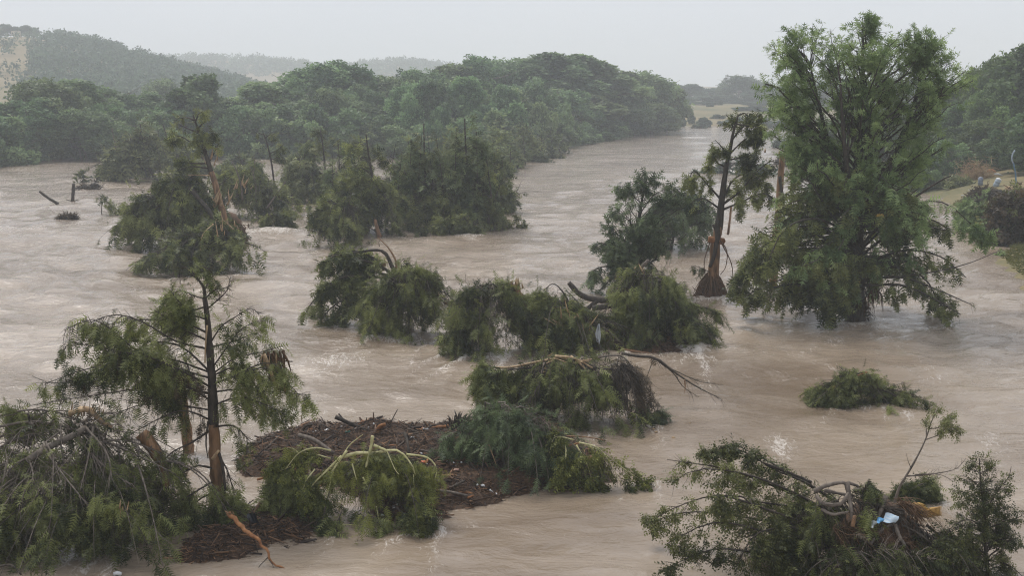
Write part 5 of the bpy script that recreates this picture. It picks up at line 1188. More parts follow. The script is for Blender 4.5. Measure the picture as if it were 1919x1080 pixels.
# ---- floating brush mound on the right
t = Tree('brush_raft', 'isolated dome of floating green brush with broken sticks on top, right', 'debris', 1606, 764, .9, 87)
t.mound([(1565, 722, 0), (1590, 708, 0), (1612, 706, 0), (1645, 728, 0)], (1505, 1708), 220, 46, .28, 'hi', 'cypress', bulge=.3, ry=1.1, tw=.008, wild=.06)
for p, m_ in (([(1560, 728, -.2), (1590, 712, -.2), (1625, 698, -.2)], 'redwood'), ([(1570, 718, -.1), (1595, 705, -.1), (1612, 700, -.1)], 'bark'), ([(1640, 725, -.3), (1670, 738, -.4), (1690, 752, -.5)], 'bark'), ([(1600, 706, 0), (1580, 702, .1)], 'bark')): t.limb(p, 2.6, 1.6, m_, 'stick', keep=False)
n0 = len(t.paths); t.limb([(1660, 740, 0), (1690, 728, 0), (1708, 732, 0)], .8, .3); t.limb([(1650, 735, 0), (1680, 722, 0), (1694, 718, 0)], .7, .3); t.hang(t.arr(n0), 24, .35, 10, .2, 'hi'); t.done()
# ================================================================== the debris raft and what lies on it
RAFT = [(447, 858), (470, 838), (520, 822), (585, 806), (640, 806), (720, 798), (790, 806), (850, 806), (900, 790), (960, 775), (1010, 785), (1062, 820), (1090, 850), (1128, 884), (1142, 902), (1115, 910), (1080, 908), (1045, 915), (985, 930), (920, 948), (850, 962),
        (790, 972), (730, 980), (690, 955), (640, 925), (590, 908), (545, 896), (500, 886), (450, 885)]
raft_top = bed('debris_raft', RAFT, .55, 200, 'broad brown raft of packed flood debris in the foreground', 17000, .17, .1)
MAT2 = [(318, 1060), (345, 1035), (375, 1000), (420, 975), (480, 955), (540, 955), (585, 985), (600, 1000), (560, 1015), (515, 1030), (440, 1050), (370, 1062)]
mat_top = bed('debris_raft', MAT2, .3, 201, 'dark debris mat round the foot of the near cypress', 3200, .18, .06, .6)

# ---- named logs and sticks on the raft (px polylines; all rest on the raft surface)
def stick(pts, r0, r1, m, lab, name='driftwood_stick', cat='stick', seed=1, dyb=0.0, group='driftwood on the debris raft'):
    bx, by = pts[0][0], max(p[1] for p in pts)
    hz_ = max(raft_top(bx, by)[2] + .04, .04); t = Tree(name, lab, cat, bx, by, dyb, seed, group, z0=hz_); t.limb([(x, y, d) for x, y, d in pts], r0, r1, m, 'stem', 9, 7, .18)
    return t.done()
S_ = [([(628, 782, 0), (665, 798, 0), (700, 812, 0)], 4.2, 3, 'bark', 'black pole jutting up left from the back of the debris raft'),
      ([(562, 816, 0), (572, 800, 0), (585, 797, 0)], 3.2, 2.2, 'bark', 'bent dark stub sticking up at the back left of the debris raft'),
      ([(560, 816, 0), (590, 826, -.3), (625, 850, -.8)], 4.5, 3.5, 'bark_grey', 'grey brown log lying across the left of the debris raft'),
      ([(448, 845, 0), (475, 850, 0), (500, 856, 0)], 3.2, 2.2, 'bark', 'blackish stick poking out of the left end of the raft, upper one'),
      ([(446, 878, 0), (462, 872, 0), (478, 862, 0)], 3.2, 2.2, 'bark', 'blackish stick poking out of the left end of the raft, lower one'),
      ([(470, 868, 0), (500, 869, 0)], 2.4, 2.2, 'splinter', 'short orange split board at the left end of the debris raft'),
      ([(482, 900, 0), (515, 890, 0), (545, 880, 0)], 2.4, 3, 'redwood', 'rusty orange branch floating at the lower left rim of the raft'),
      ([(463, 832, 0), (500, 830, -.1), (535, 838, -.2)], 2.4, 1.8, 'bark', 'long dark stick along the top left rim of the raft'),
      ([(490, 826, 0), (505, 818, 0), (525, 822, 0)], 2, 1.4, 'bark', 'arched dark twig at the top left rim of the raft'),
      ([(598, 806, 0), (602, 796, 0), (635, 815, -.2)], 1.4, .9, 'bark', 'thin bent twig making a peak over the raft'),
      ([(760, 808, 0), (800, 804, 0), (840, 799, 0)], 3.2, 2.6, 'redwood', 'rusty straight log on the far edge of the raft'),
      ([(705, 815, 0), (712, 800, 0), (722, 796, 0)], 5, 3.5, 'redwood', 'orange shredded stub standing at the back of the raft'),
      ([(672, 800, 0), (678, 793, 0), (682, 790, 0)], 5, 4, 'redwood', 'squat orange stump piece behind the black pole'),
      ([(730, 798, 0), (737, 783, 0), (745, 768, 0)], 1.2, .7, 'bark', 'thin forked twig standing at the back of the raft'),
      ([(758, 812, -.2), (764, 830, -.6), (766, 850, -.9)], 3.2, 2.6, 'bark', 'short dark post lying down the middle of the raft'),
      ([(848, 800, 0), (880, 792, 0), (930, 776, 0), (950, 770, 0)], 4.5, 3, 'bark', 'dark knobbly log at the high back corner of the raft'),
      ([(920, 758, 0), (926, 768, 0), (930, 778, 0)], 3, 2.4, 'bark', 'short black snag end at the high back corner of the raft'),
      ([(820, 920, 0), (845, 923, 0), (876, 930, 0)], 3, 2.2, 'bark_grey', 'grey straight stick near the front edge of the raft'),
      ([(852, 912, 0), (870, 902, 0)], 3.4, 2.2, 'bark', 'stubby dark stick in the middle front of the raft'),
      ([(877, 941, 0), (892, 935, 0)], 2.2, 1.2, 'splinter', 'small bright orange chip at the front rim of the raft'),
      ([(712, 890, 0), (722, 905, -.1), (735, 920, -.2)], 4, 3, 'bark', 'black stub under the pale peeled branches'),
      ([(1060, 858, 0), (1075, 848, 0), (1082, 834, 0)], 1.3, 1, 'splinter', 'pale yellow stick leaning up at the right of the raft'),
      ([(1090, 895, 0), (1096, 878, 0), (1098, 862, 0)], 1.6, .9, 'peeled', 'pale upright stick at the far right of the raft'),
      ([(1060, 818, 0), (1100, 820, 0), (1135, 826, 0)], 1.6, .8, 'stripped', 'long thin tan stick at the top right rim of the raft')]
for i, (p, a, b, m_, lab) in enumerate(S_): stick(p, a, b, m_, lab, seed=300 + i)
rg = np.random.default_rng(9)
for i in range(130):
    px, py = rg.uniform(465, 1110), rg.uniform(800, 958)
    q = raft_top(px, py)
    if q[2] < .12: continue
    a, L = rg.uniform(0, 3.14), rg.uniform(.25, 1.15)
    t = Tree('driftwood_stick', 'weathered stick among many lying on the brown debris raft', 'stick', px, py, 0, 400 + i, 'loose sticks on the debris raft')
    c = np.array(q) + (0, 0, .06); d_ = np.array((math.cos(a), math.sin(a) * .6, rg.normal(.05, .2))) * L / 2
    g = Geo(); r_ = rg.uniform(.012, .045); g.tube(curve([c - d_, c + rg.normal(0, .03, 3), c + d_], 7), np.linspace(r_, r_ * .6, 7), 5, True, .15, rg)
    t.root.location = tuple(c); g.build('stem', M[['bark', 'bark_grey', 'redwood', 'stripped', 'bark'][i % 5]], t.root, c)
white = flat_mat('white_litter', (.72, .72, .72), .5)
for i, (px, py) in enumerate([(586, 820), (592, 823), (640, 812), (668, 816), (690, 814), (701, 809), (688, 819), (612, 816), (800, 820), (824, 818), (795, 815), (773, 836), (800, 885), (812, 884), (832, 876), (836, 879), (850, 882), (865, 884), (895, 905), (905, 906), (812, 903), (846, 893), (930, 912), (738, 945), (744, 942), (920, 910), (716, 955), (790, 870)]):
    q = raft_top(px, py); s_ = rg.uniform(.03, .075); g = Geo()
    V = np.array([(-1, -.6, 0), (1, -.5, .1), (.9, .6, .3), (-.8, .7, .1), (-.9, -.5, .5), (.7, -.4, .6), (.8, .5, .7), (-.7, .6, .5)]) * s_ + rg.normal(0, .15 * s_, (8, 3))
    g.add(V, [(0, 3, 2, 1), (4, 5, 6, 7), (0, 1, 5, 4), (1, 2, 6, 5), (2, 3, 7, 6), (3, 0, 4, 7)])
    o = g.build('litter', white, None); o.location = (q[0], q[1], max(q[2], 0) + .06); o.rotation_euler = (rg.uniform(-.4, .4), rg.uniform(-.4, .4), rg.uniform(0, 6))
    tag(o, 'scrap of white litter scattered on the brown debris raft', 'litter', 'white litter on the debris raft')
for (px, py, c, lab) in [(793, 882, (.6, .14, .03), 'orange scrap of litter among the white scraps on the raft'), (855, 890, (.45, .28, .22), 'pinkish board scrap beside the white litter on the raft'), (652, 826, (.01, .08, .05), 'dark green plastic scrap tucked in the back of the raft')]:
    q = raft_top(px, py); g = Geo(); s_ = .09
    V = np.array([(-1, -.6, 0), (1, -.5, .1), (.9, .6, .3), (-.8, .7, .1), (-.9, -.5, .4), (.7, -.4, .5), (.8, .5, .6), (-.7, .6, .5)]) * s_
    g.add(V, [(0, 3, 2, 1), (4, 5, 6, 7), (0, 1, 5, 4), (1, 2, 6, 5), (2, 3, 7, 6), (3, 0, 4, 7)]); o = g.build('litter', flat_mat('litter_colour', c), None); o.location = (q[0], q[1], q[2] + .06); tag(o, lab, 'litter')

# bluish cypress top lying on the raft
t = Tree('fallen_tree', 'blue-green weeping cypress top lying on the debris raft', 'tree', 955, 912, 1.0, 100)
t.zmin = .12
t.mound([(900, 795, 0), (935, 778, 0), (970, 776, 0), (1010, 795, 0), (1040, 818, 0)], (848, 1085), 290, 60, .3, 'hi', 'cypress_blue', bulge=.3, ry=1.15, tw=.008, down=.75, rnd=.28, wild=.06, bark='bark_grey')
for p, m_ in (([(955, 772, 0), (975, 790, -.1), (990, 820, -.5), (995, 850, -.8)], 'bark_grey'), ([(935, 800, 0), (940, 830, -.6), (943, 860, -.9)], 'bark_grey'), ([(920, 805, -.1), (890, 840, -.6), (872, 880, -.8)], 'bark_grey'), ([(960, 790, 0), (1010, 810, -.4), (1030, 850, -.7)], 'bark_grey'), ([(915, 832, -.75), (922, 850, -.85), (930, 872, -.95)], 'splinter'), ([(870, 830, .1), (885, 805, .1), (900, 790, .1)], 'bark_grey'), ([(935, 800, 0), (955, 782, .1), (960, 775, .1)], 'bark_grey')):
    t.limb(p, 1.8, .6, m_, 'branch', keep=False)
g = Geo()
for i in range(60):
    a = t.w(862 + t.rng.normal(0, 9), 795 + t.rng.normal(0, 8), .4 + t.rng.normal(0, .15)); b = a + np.array((t.rng.normal(0, .16), t.rng.normal(0, .1), abs(t.rng.normal(.12, .12)))); g.tube([a - (0, 0, .15), (a + b) / 2, b], [.03, .022, .006], 4, False)
g.build('root_tangle', M['bark'], t.root, t.base); t.done()
# yellow-green shrub trailing right
t = Tree('uprooted_shrub', 'yellow-green leafy shrub trailing shoots over water at the right end of the raft', 'shrub', 1120, 908, .0, 101)
for p in ([(1085, 830, 0), (1120, 840, -.1), (1145, 870, -.3), (1160, 900, -.5), (1175, 915, -.5)], [(1100, 835, 0), (1130, 850, 0), (1170, 880, -.2), (1210, 905, -.3), (1222, 906, -.3)], [(1080, 835, 0), (1100, 870, -.4), (1110, 905, -.6)], [(1060, 830, 0), (1060, 860, -.4), (1050, 895, -.6)], [(1110, 840, 0), (1125, 880, -.3), (1130, 912, -.4)], [(1075, 825, 0), (1040, 820, .1), (1030, 850, -.2)], [(1090, 850, 0), (1075, 880, -.4), (1070, 905, -.6)]):
    t.limb(p, 1.7, .4, 'peeled')
t.hang(t.arr(), 260, .6, 18, .22, 'broad', 'willow', t0=.1, droop=.4, down=.45, tw=.006); t.done()
# pale peeled willow on the raft front
t = Tree('uprooted_willow', 'yellow-green willow with pale peeled branches sprawled on the front of the raft', 'tree', 705, 1010, 1.7, 102)
Pl = [([(640, 858, 0), (670, 850, 0), (700, 850, 0), (745, 845, 0), (770, 870, -.3), (778, 890, -.4)], 3.6, 1.4), ([(698, 818, 0), (695, 840, 0), (686, 876, -.2)], 3.4, 2.2), ([(700, 835, 0), (725, 846, 0)], 3.0, 2.6),
      ([(762, 852, 0), (800, 858, 0), (818, 878, -.2), (815, 900, -.3)], 2.0, .8), ([(640, 855, 0), (615, 880, -.3), (590, 905, -.5), (575, 925, -.6)], 2.2, 1.0), ([(650, 845, 0), (632, 870, -.2), (615, 895, -.4)], 2.6, 1.4),
      ([(620, 845, 0), (590, 840, 0), (560, 850, -.1), (535, 880, -.3)], 1.6, .6), ([(725, 846, 0), (740, 880, -.4), (748, 890, -.5)], 1.2, .7), ([(680, 895, -.6), (690, 915, -.8), (692, 930, -.9)], 1.5, .8), ([(620, 900, -.6), (610, 940, -.9)], 1.3, .7), ([(660, 870, -.3), (668, 900, -.6)], 1.6, .8),
      ([(775, 890, -.4), (776, 915, -.6)], 1.1, .5), ([(705, 950, -1), (710, 975, -1.1)], 1.1, .6), ([(600, 1002, -1.3), (635, 985, -1.3), (672, 985, -1.3)], 1.2, .8), ([(640, 860, 0), (655, 835, .1), (680, 815, .1)], 1.3, .6), ([(560, 850, -.1), (545, 840, 0), (520, 845, 0)], 1.0, .4)]
for p, a, b in Pl: t.limb([(x_, y_, d_ * .6 - .35) for x_, y_, d_ in p], a, b, 'peeled', 'peeled_branch', keep=True)
t.hang(t.arr(), 120, .5, 16, .22, 'hi', 'willow', t0=.3, droop=.6, down=.7, tw=.005)
t.mound([(620, 885, 0), (660, 872, 0), (700, 868, 0), (750, 874, 0), (780, 895, 0)], (600, 812), 120, 60, .26, 'hi', 'willow', bulge=.05, ry=1.6, tw=.006, down=.6, rnd=.55, wild=.16)
n0 = len(t.paths)
for p in ([(620, 860, 0), (580, 850, .1), (540, 852, .1), (505, 880, 0)], [(600, 865, 0), (560, 870, -.2), (520, 885, -.3)], [(590, 880, -.3), (570, 910, -.7), (575, 950, -1)]): t.limb(p, 1.4, .4, 'peeled')
t.hang(t.arr(n0), 110, .5, 24, .2, 'broad', 'willow', t0=.1, down=.5, tw=.005)
n0 = len(t.paths)
for p in ([(640, 960, -1.2), (630, 990, -1.6), (640, 1020, -1.8)], [(690, 960, -1.2), (715, 990, -1.6), (725, 1020, -1.7)], [(740, 950, -1.1), (780, 980, -1.4), (800, 1005, -1.5)], [(770, 930, -.9), (800, 960, -1.1), (825, 985, -1.2)], [(610, 950, -1.2), (600, 990, -1.5)]): t.limb(p, 1.2, .4, 'bark')
t.hang(t.arr(n0), 120, .45, 22, .26, 'hi', 'cypress', t0=.1, down=.5, tw=.005); t.done()
# grey pole lying across it
t = Tree('metal_pole', 'straight pale grey metal pole lying across the peeled willow', 'pole', 700, 880, 1.4, 103); Yp = t.Y
t.limb([(636, 856, -.55), (700, 850, -.5), (758, 844, -.45)], 1.7, 1.7, 'pole' if 'pole' in M else 'bark_grey', 'shaft', 4, 8, 0.0, keep=False); t.done()
t.root.children[0].data.materials.clear(); t.root.children[0].data.materials.append(flat_mat('galvanised_pole', (.6, .6, .58), .35))
# willow foliage between raft and near cypress
t = Tree('uprooted_shrub', 'green brushy shrub drooping over the rim between the near cypress and the willow', 'shrub', 535, 985, .7, 104)
t.mound([(505, 915, 0), (535, 900, 0), (560, 910, 0)], (478, 592), 110, 42, .26, 'hi', 'cypress', bulge=.2, ry=.9, tw=.007)
for p in ([(560, 890, 0), (545, 880, 0), (540, 905, -.2), (548, 925, -.3)], [(535, 875, 0), (548, 890, -.1), (552, 900, -.2)], [(498, 935, -.3), (520, 905, -.1), (530, 898, 0)]): t.limb(p, 2.2, .8, 'bark_grey', keep=False)
t.done()

# ================================================================== the near cypress (left foreground)
t = Tree('cypress_tree', 'near half-stripped cypress with orange trunk base and open flat branches, left foreground', 'tree', 412, 985, .5, 110); t.gap, t.keep = .40, .52
t.limb([(420, 1000, 0), (414, 960, 0), (408, 910, 0), (403, 860, 0), (402, 830, 0), (399, 795, 0)], 15, 10, 'stripped', 'trunk', 16, 10, .14)
tp = t.limb([(400, 800, 0), (398, 740, 0), (395, 680, 0), (391, 630, 0), (388, 590, 0), (383, 560, 0)], 10.5, 4.5, 'bark', 'trunk_middle', 16, 9, .12)
t.limb([(384, 565, 0), (382, 540, 0), (372, 525, 0), (360, 508, 0)], 4, 1.2, 'bark', 'trunk_top', 8, 6)
t.limb([(390, 790, -.35), (386, 830, -.4), (390, 860, -.4)], 2.2, 1, 'bark', 'bark_strip', keep=False)
t.limb([(410, 850, -.3), (418, 880, -.45), (425, 960, -.4)], 3.5, 1.6, 'bark', 'bark_strip', keep=False)
t.limb([(399, 860, -.35), (405, 852, -.45), (410, 845, -.45)], 3.8, 2.6, 'splinter', 'knot', keep=False)
t.limb([(388, 610, -.15), (385, 650, -.22), (384, 680, -.25)], 2.0, 1.2, 'splinter', 'bark_strip', keep=False)
t.paths = []
top = [[(385, 560, 0), (400, 545, .2), (420, 540, .3), (435, 535, .4)], [(387, 580, 0), (405, 565, -.2), (425, 545, -.3), (432, 520, -.3)], [(384, 560, 0), (365, 555, .2), (340, 545, .3), (322, 550, .4)], [(386, 575, 0), (360, 580, -.3), (335, 565, -.5), (320, 545, -.5)], [(375, 528, 0), (360, 515, 0), (345, 500, .1), (335, 512, .1)], [(366, 515, 0), (378, 500, 0), (395, 505, 0)], [(383, 545, 0), (395, 522, .3), (408, 512, .4)], [(390, 600, 0), (360, 592, .3), (330, 600, .5), (300, 575, .6)]]
for p in top: t.limb(p, 1.8, .5)
t.hang(t.arr(), 170, .55, 24, .26, 'hi', t0=.25, droop=.35, down=.45, tw=.008)
n0 = len(t.paths)
right = [[(396, 640, 0), (415, 612, .2), (440, 595, .3), (470, 578, .4), (485, 590, .4)], [(398, 690, 0), (430, 645, -.3), (455, 615, -.5), (490, 600, -.6)], [(400, 700, 0), (440, 672, .4), (490, 660, .6), (525, 650, .7)], [(400, 720, 0), (450, 700, -.3), (500, 680, -.5), (545, 700, -.6)], [(400, 650, 0), (440, 640, .7), (480, 625, 1), (498, 640, 1)]]
for p in right: t.limb(p, 1.7, .5)
t.hang(t.arr(n0), 150, .6, 16, .26, 'hi', t0=.25, droop=.4, down=.55, tw=.008)
n0 = len(t.paths)
for p in [[(402, 720, 0), (440, 705, -.3), (490, 690, -.4), (520, 700, -.4), (560, 740, -.4)], [(402, 735, 0), (450, 730, .4), (510, 735, .6), (575, 740, .7)], [(400, 760, 0), (450, 745, -.3), (500, 760, -.4), (540, 780, -.4)], [(398, 705, 0), (435, 690, .8), (480, 700, 1.1), (515, 730, 1.1)]]: t.limb(p, 1.9, .5)
t.hang(t.arr(n0), 200, .75, 20, .27, 'hi', t0=.08, droop=.6, down=.65, tw=.008)
n0 = len(t.paths)
left = [[(390, 625, 0), (345, 605, .3), (300, 600, .6), (250, 600, .8), (200, 610, 1)], [(392, 640, 0), (350, 620, -.4), (310, 595, -.7), (290, 582, -.8)], [(394, 655, 0), (330, 640, -.5), (270, 605, -.8), (215, 590, -1), (150, 612, -1.1)], [(396, 700, 0), (340, 650, .6), (280, 640, 1.1), (220, 640, 1.3), (120, 650, 1.4)],
        [(398, 710, 0), (330, 690, -.4), (260, 660, -.9), (180, 600, -1.2), (120, 620, -1.3)], [(399, 740, 0), (330, 720, .5), (250, 690, .9), (170, 690, 1.2), (85, 720, 1.3)], [(400, 730, 0), (350, 700, -.8), (280, 670, -1.2), (200, 655, -1.5), (130, 640, -1.6)]]
for p in left: t.limb(p, 2.2, .6)
t.hang(t.arr(n0), 480, .9, 27, .28, 'hi', t0=.14, droop=.55, down=.65, tw=.008)
n0 = len(t.paths)
bare = [[(400, 755, 0), (330, 715, -.3), (250, 730, -.8), (150, 745, -1.2), (60, 760, -1.4)], [(400, 770, 0), (330, 760, .5), (260, 760, .7), (170, 800, .8)], [(398, 700, .1), (300, 670, .5), (200, 690, .9), (110, 720, 1.1), (60, 705, 1.2)], [(400, 790, 0), (340, 770, -.6), (270, 800, -1), (220, 830, -1.2)]]
for p in bare: t.limb(p, 1.9, .5)
t.hang(t.arr(n0), 130, .8, 15, .27, 'hi', t0=.2, droop=.6, down=.7, tw=.008)
# hanging dead foliage below the left fan
P = spawn(t.arr(n0 - 4), 60, .8, t.rng, .1, .7, .2, .5, -.6, .4, 5); t.twigs(P, .009, .004); a = sprays_on(P, 1000, .24, t.rng, 0, .3, .4, .7); t.leaves(*a, 'hi', 'dead')
n0 = len(t.paths)
low = [[(402, 800, 0), (360, 830, -.4), (320, 850, -.7), (290, 890, -.8)], [(403, 880, -.1), (385, 875, -.2), (365, 875, -.3), (320, 900, -.6), (270, 930, -.9), (235, 960, -1.1)], [(405, 900, 0), (370, 920, -.5), (330, 945, -.9), (310, 955, -1)], [(402, 800, 0), (440, 800, .3), (470, 830, .4)], [(405, 850, 0), (425, 880, -.2), (440, 930, -.4)], [(410, 920, 0), (370, 940, -.6), (330, 990, -1)], [(412, 930, 0), (440, 940, -.3), (470, 960, -.4)]]
for p in low: t.limb(p, 2.4, .6)
t.hang(t.arr(n0), 230, .75, 24, .27, 'hi', t0=.25, droop=.6, down=.6, tw=.007)
P = t.mound([(350, 960, -.6), (390, 940, -.6), (430, 950, -.6)], (300, 480), 90, 40, .26, 'hi', bulge=.1, ry=.8, tw=.006, yc=t.Y - .9)
n0 = len(t.paths); t.limb([(340, 1000, -1.2), (280, 1010, -1.6), (255, 1060, -1.8)], 1.4, .4); t.limb([(330, 980, -1.1), (290, 1030, -1.8), (300, 1075, -2)], 1.4, .4); t.hang(t.arr(n0), 80, .5, 22, .26, 'hi', down=.8)
# snapped limb end with torn orange bark, right
t.limb([(494, 665, .3), (505, 690, .3), (512, 715, .3), (525, 730, .3)], 5, 4, 'splinter', 'torn_bark', 8, 6, .3, keep=False)
g = Geo()
for i in range(26):
    x0 = 515 + t.rng.normal(0, 9); a = t.w(x0, 668 + t.rng.normal(0, 6), .4 + t.rng.normal(0, .12)); b = t.w(x0 + 12 + t.rng.normal(0, 8), 712 + t.rng.normal(0, 12), .4); g.tube(curve([a, (a + b) / 2 + (0.04, 0, .03), b], 5), [.03, .035, .03, .02, .006], 4, False)
g.build('torn_bark', M['roots'], t.root, t.base); t.limb([(500, 668, .4), (525, 676, .4), (548, 678, .4)], 2.4, 1.2, 'bark', 'broken_limb', keep=False); t.limb([(512, 690, .5), (525, 705, .5), (535, 735, .5), (540, 722, .5)], 6, 3.5, 'stripped', 'broken_limb', keep=False)
t.splinters(500, 690, 5, 30, 2.2, .2, (75, 115)); t.done()
# second stripped trunk behind, left of it
t = Tree('broken_tree', 'bare orange trunk stub hidden behind the near cypress fan', 'tree', 352, 852, .3, 111)
t.limb([(355, 862, 0), (350, 810, 0), (345, 770, 0), (340, 725, 0)], 11, 8, 'stripped', 'trunk', 12, 9, .15)
t.limb([(341, 740, 0), (320, 715, .2), (300, 700, .3), (290, 680, .3)], 3, 1); t.limb([(341, 735, 0), (355, 700, .2), (345, 670, .3)], 3, 1); t.paths = t.paths[1:]; t.hang(t.arr(), 70, .6, 22, .28, 'hi', 'cypress', droop=.5); P = spawn(t.arr(), 70, .7, t.rng, .1, 1, .3, .6, -.5, .5, 5); a = sprays_on(P, 900, .26, t.rng, 0, .3, .4, .7); t.leaves(*a, 'hi', 'dead'); t.done()
# log, tarp, cup at its foot
t = Tree('log', 'bent reddish log leaning into the water at the foot of the near cypress', 'log', 505, 1074, .2, 112)
t.limb([(428, 962, .8), (455, 990, .5), (485, 1015, .2), (502, 1035, 0), (506, 1052, -.1), (535, 1068, -.2)], 5.0, 1.6, 'redwood', 'trunk', 18, 8, .22, wig=.02, keep=False)
t.splinters(432, 966, 6, 12, 2.2, .75, (100, 170), m='stripped', spread=3)
t.limb([(503, 1045, -.05), (488, 1060, -.15), (482, 1068, -.15)], 1.2, .5, 'bark', keep=False); t.limb([(504, 1050, -.1), (512, 1062, -.2), (510, 1068, -.2)], 1.0, .4, 'bark', keep=False); t.done()
def panel(name, lab, cat, quad, Y0, dys, m, th=.03):
    P = np.array([At(x, y, Y0 + d) for (x, y), d in zip(quad, dys)]); u = np.linspace(0, 1, 7)
    A, B = np.meshgrid(u, u); A, B = A[..., None], B[..., None]
    V = P[0] * (1 - A) * (1 - B) + P[1] * A * (1 - B) + P[2] * A * B + P[3] * (1 - A) * B
    V[..., 1] += .08 * np.sin(A[..., 0] * 5) * np.sin(B[..., 0] * 3 + 1); V = V.reshape(-1, 3); g = Geo(); g.add(V, grid_faces(7, 7)); g.add(V + (0, th, -.005), grid_faces(7, 7)[:, ::-1])
    c = V.mean(0); o = g.build(name, m, None, c); return tag(o, lab, cat)
Yt = G(490, 1020)[1] + .4
panel('black_sheet', 'black plastic sheet propped behind the bent log under the near cypress', 'sheet', [(462, 966), (478, 962), (505, 1018), (482, 1022)], Yt, [.3, .2, 0, 0], flat_mat('black_plastic', (.012, .016, .022), .35))
q = G(220, 1079); g = Geo(); g.tube([(-.09, 0, .03), (0, .01, .05), (.09, 0, .03)], [.05, .055, .05], 10); o = g.build('foam_cup', white, None, smooth=True); o.location = tuple(q); tag(o, 'white foam cup floating at the bottom edge, left', 'cup')

# ================================================================== fallen tree filling the bottom-left corner
t = Tree('fallen_tree', 'huge fallen cypress with bare grey boughs on top filling the bottom left corner', 'tree', 130, 1070, 2.6, 120)
t.mound([(-60, 860, 0), (0, 830, 0), (60, 805, 0), (130, 800, 0), (200, 815, 0), (260, 840, 0), (300, 870, -.3)], (-130, 345), 110, 9, .27, 'hi', 'cypress', bulge=.1, ry=2.6, tw=.011, down=.85, rnd=.32, wild=.34, bark='bark_grey')
t.mound([(-60, 905, -.6), (0, 885, -.6), (70, 870, -.6), (140, 872, -.6), (200, 885, -.6), (260, 905, -.8)], (-130, 345), 300, 74, .27, 'hi', 'cypress', bulge=.05, ry=2.6, tw=.007, down=.85, rnd=.32, wild=.12, bark='bark_grey')
t.mound([(-40, 960, -1.6), (60, 930, -1.6), (170, 930, -1.6), (240, 950, -1.6)], (-60, 320), 220, 60, .27, 'hi', 'cypress', bulge=.1, ry=1.6, tw=.006, down=.85, rnd=.32, yc=t.Y - 1.8)
t.limb([(50, 865, -1), (90, 840, -.7), (140, 815, -.4), (160, 802, -.2)], 7, 5.5, 'bark_grey', keep=False); t.limb([(55, 862, -1), (62, 895, -1.6), (45, 920, -1.9)], 2, 1, 'bark_grey', keep=False)
t.limb([(265, 812, .2), (280, 830, .2), (298, 860, .2), (308, 885, .2), (312, 910, .2)], 13, 9, 'stripped', 'trunk', 12, 9, .2, keep=False)
t.limb([(130, 775, .3), (165, 768, .3), (190, 790, .3), (210, 800, .3)], 7, 4, 'splinter', 'torn_bark', 10, 6, .35, keep=False)
for p in ([(0, 780, .3), (60, 768, .4), (130, 780, .3), (190, 820, 0)], [(0, 800, 0), (70, 790, .2), (150, 810, .1), (250, 850, -.3), (330, 890, -.6)], [(-20, 850, -.4), (40, 820, 0), (110, 805, .1), (180, 812, 0)], [(-20, 880, -.8), (60, 850, -.4), (130, 820, -.1)], [(80, 835, -.7), (110, 880, -1.4), (150, 930, -2), (165, 950, -2.1)],
          [(160, 800, -.2), (200, 850, -1), (210, 900, -1.6)], [(175, 800, -.2), (165, 860, -1), (150, 920, -1.8)], [(-30, 830, 0), (30, 850, -.5), (100, 870, -1)], [(140, 815, -.2), (190, 870, -1), (245, 910, -1.4)], [(90, 845, -.6), (30, 870, -1.1), (-10, 920, -1.6)], [(170, 835, -.3), (230, 825, 0), (300, 850, 0), (340, 880, 0)], [(195, 790, .4), (215, 780, .4), (205, 775, .4), (190, 778, .4)], [(-20, 760, .8), (30, 780, .7), (100, 800, .4)], [(0, 820, .4), (80, 775, .6), (140, 770, .5)]):
    t.limb(p, 2.6, .8, 'bark_grey')
t.twigs(spawn(t.arr(), 260, 1.1, t.rng, .1, 1, .7, .5, -.25, .5, 5), .012, .004, 'bark_grey')
t.hang(t.arr(), 120, .6, 14, .26, 'hi', t0=.2); t.splinters(230, 960, 4, 16, 1.6, -2.4, (70, 110)); t.splinters(170, 785, 12, 24, 2, .3, (10, 170), spread=20)
n0 = len(t.paths); t.limb([(-5, 770, 1), (20, 780, 1), (60, 790, .9)], 1.6, .5); t.limb([(0, 775, .5), (15, 765, .5), (35, 790, .5)], 1.2, .5); t.hang(t.arr(n0), 60, .5, 18, .26, 'hi'); t.limb([(-10, 820, .6), (0, 818, .6), (20, 815, .6)], 3, 2.5, 'splinter', 'split_branch', keep=False)
t.limb([(-10, 1065, -3.6), (20, 1060, -3.6), (40, 1078, -3.7)], 2.4, 1.4, keep=False)
t.done()

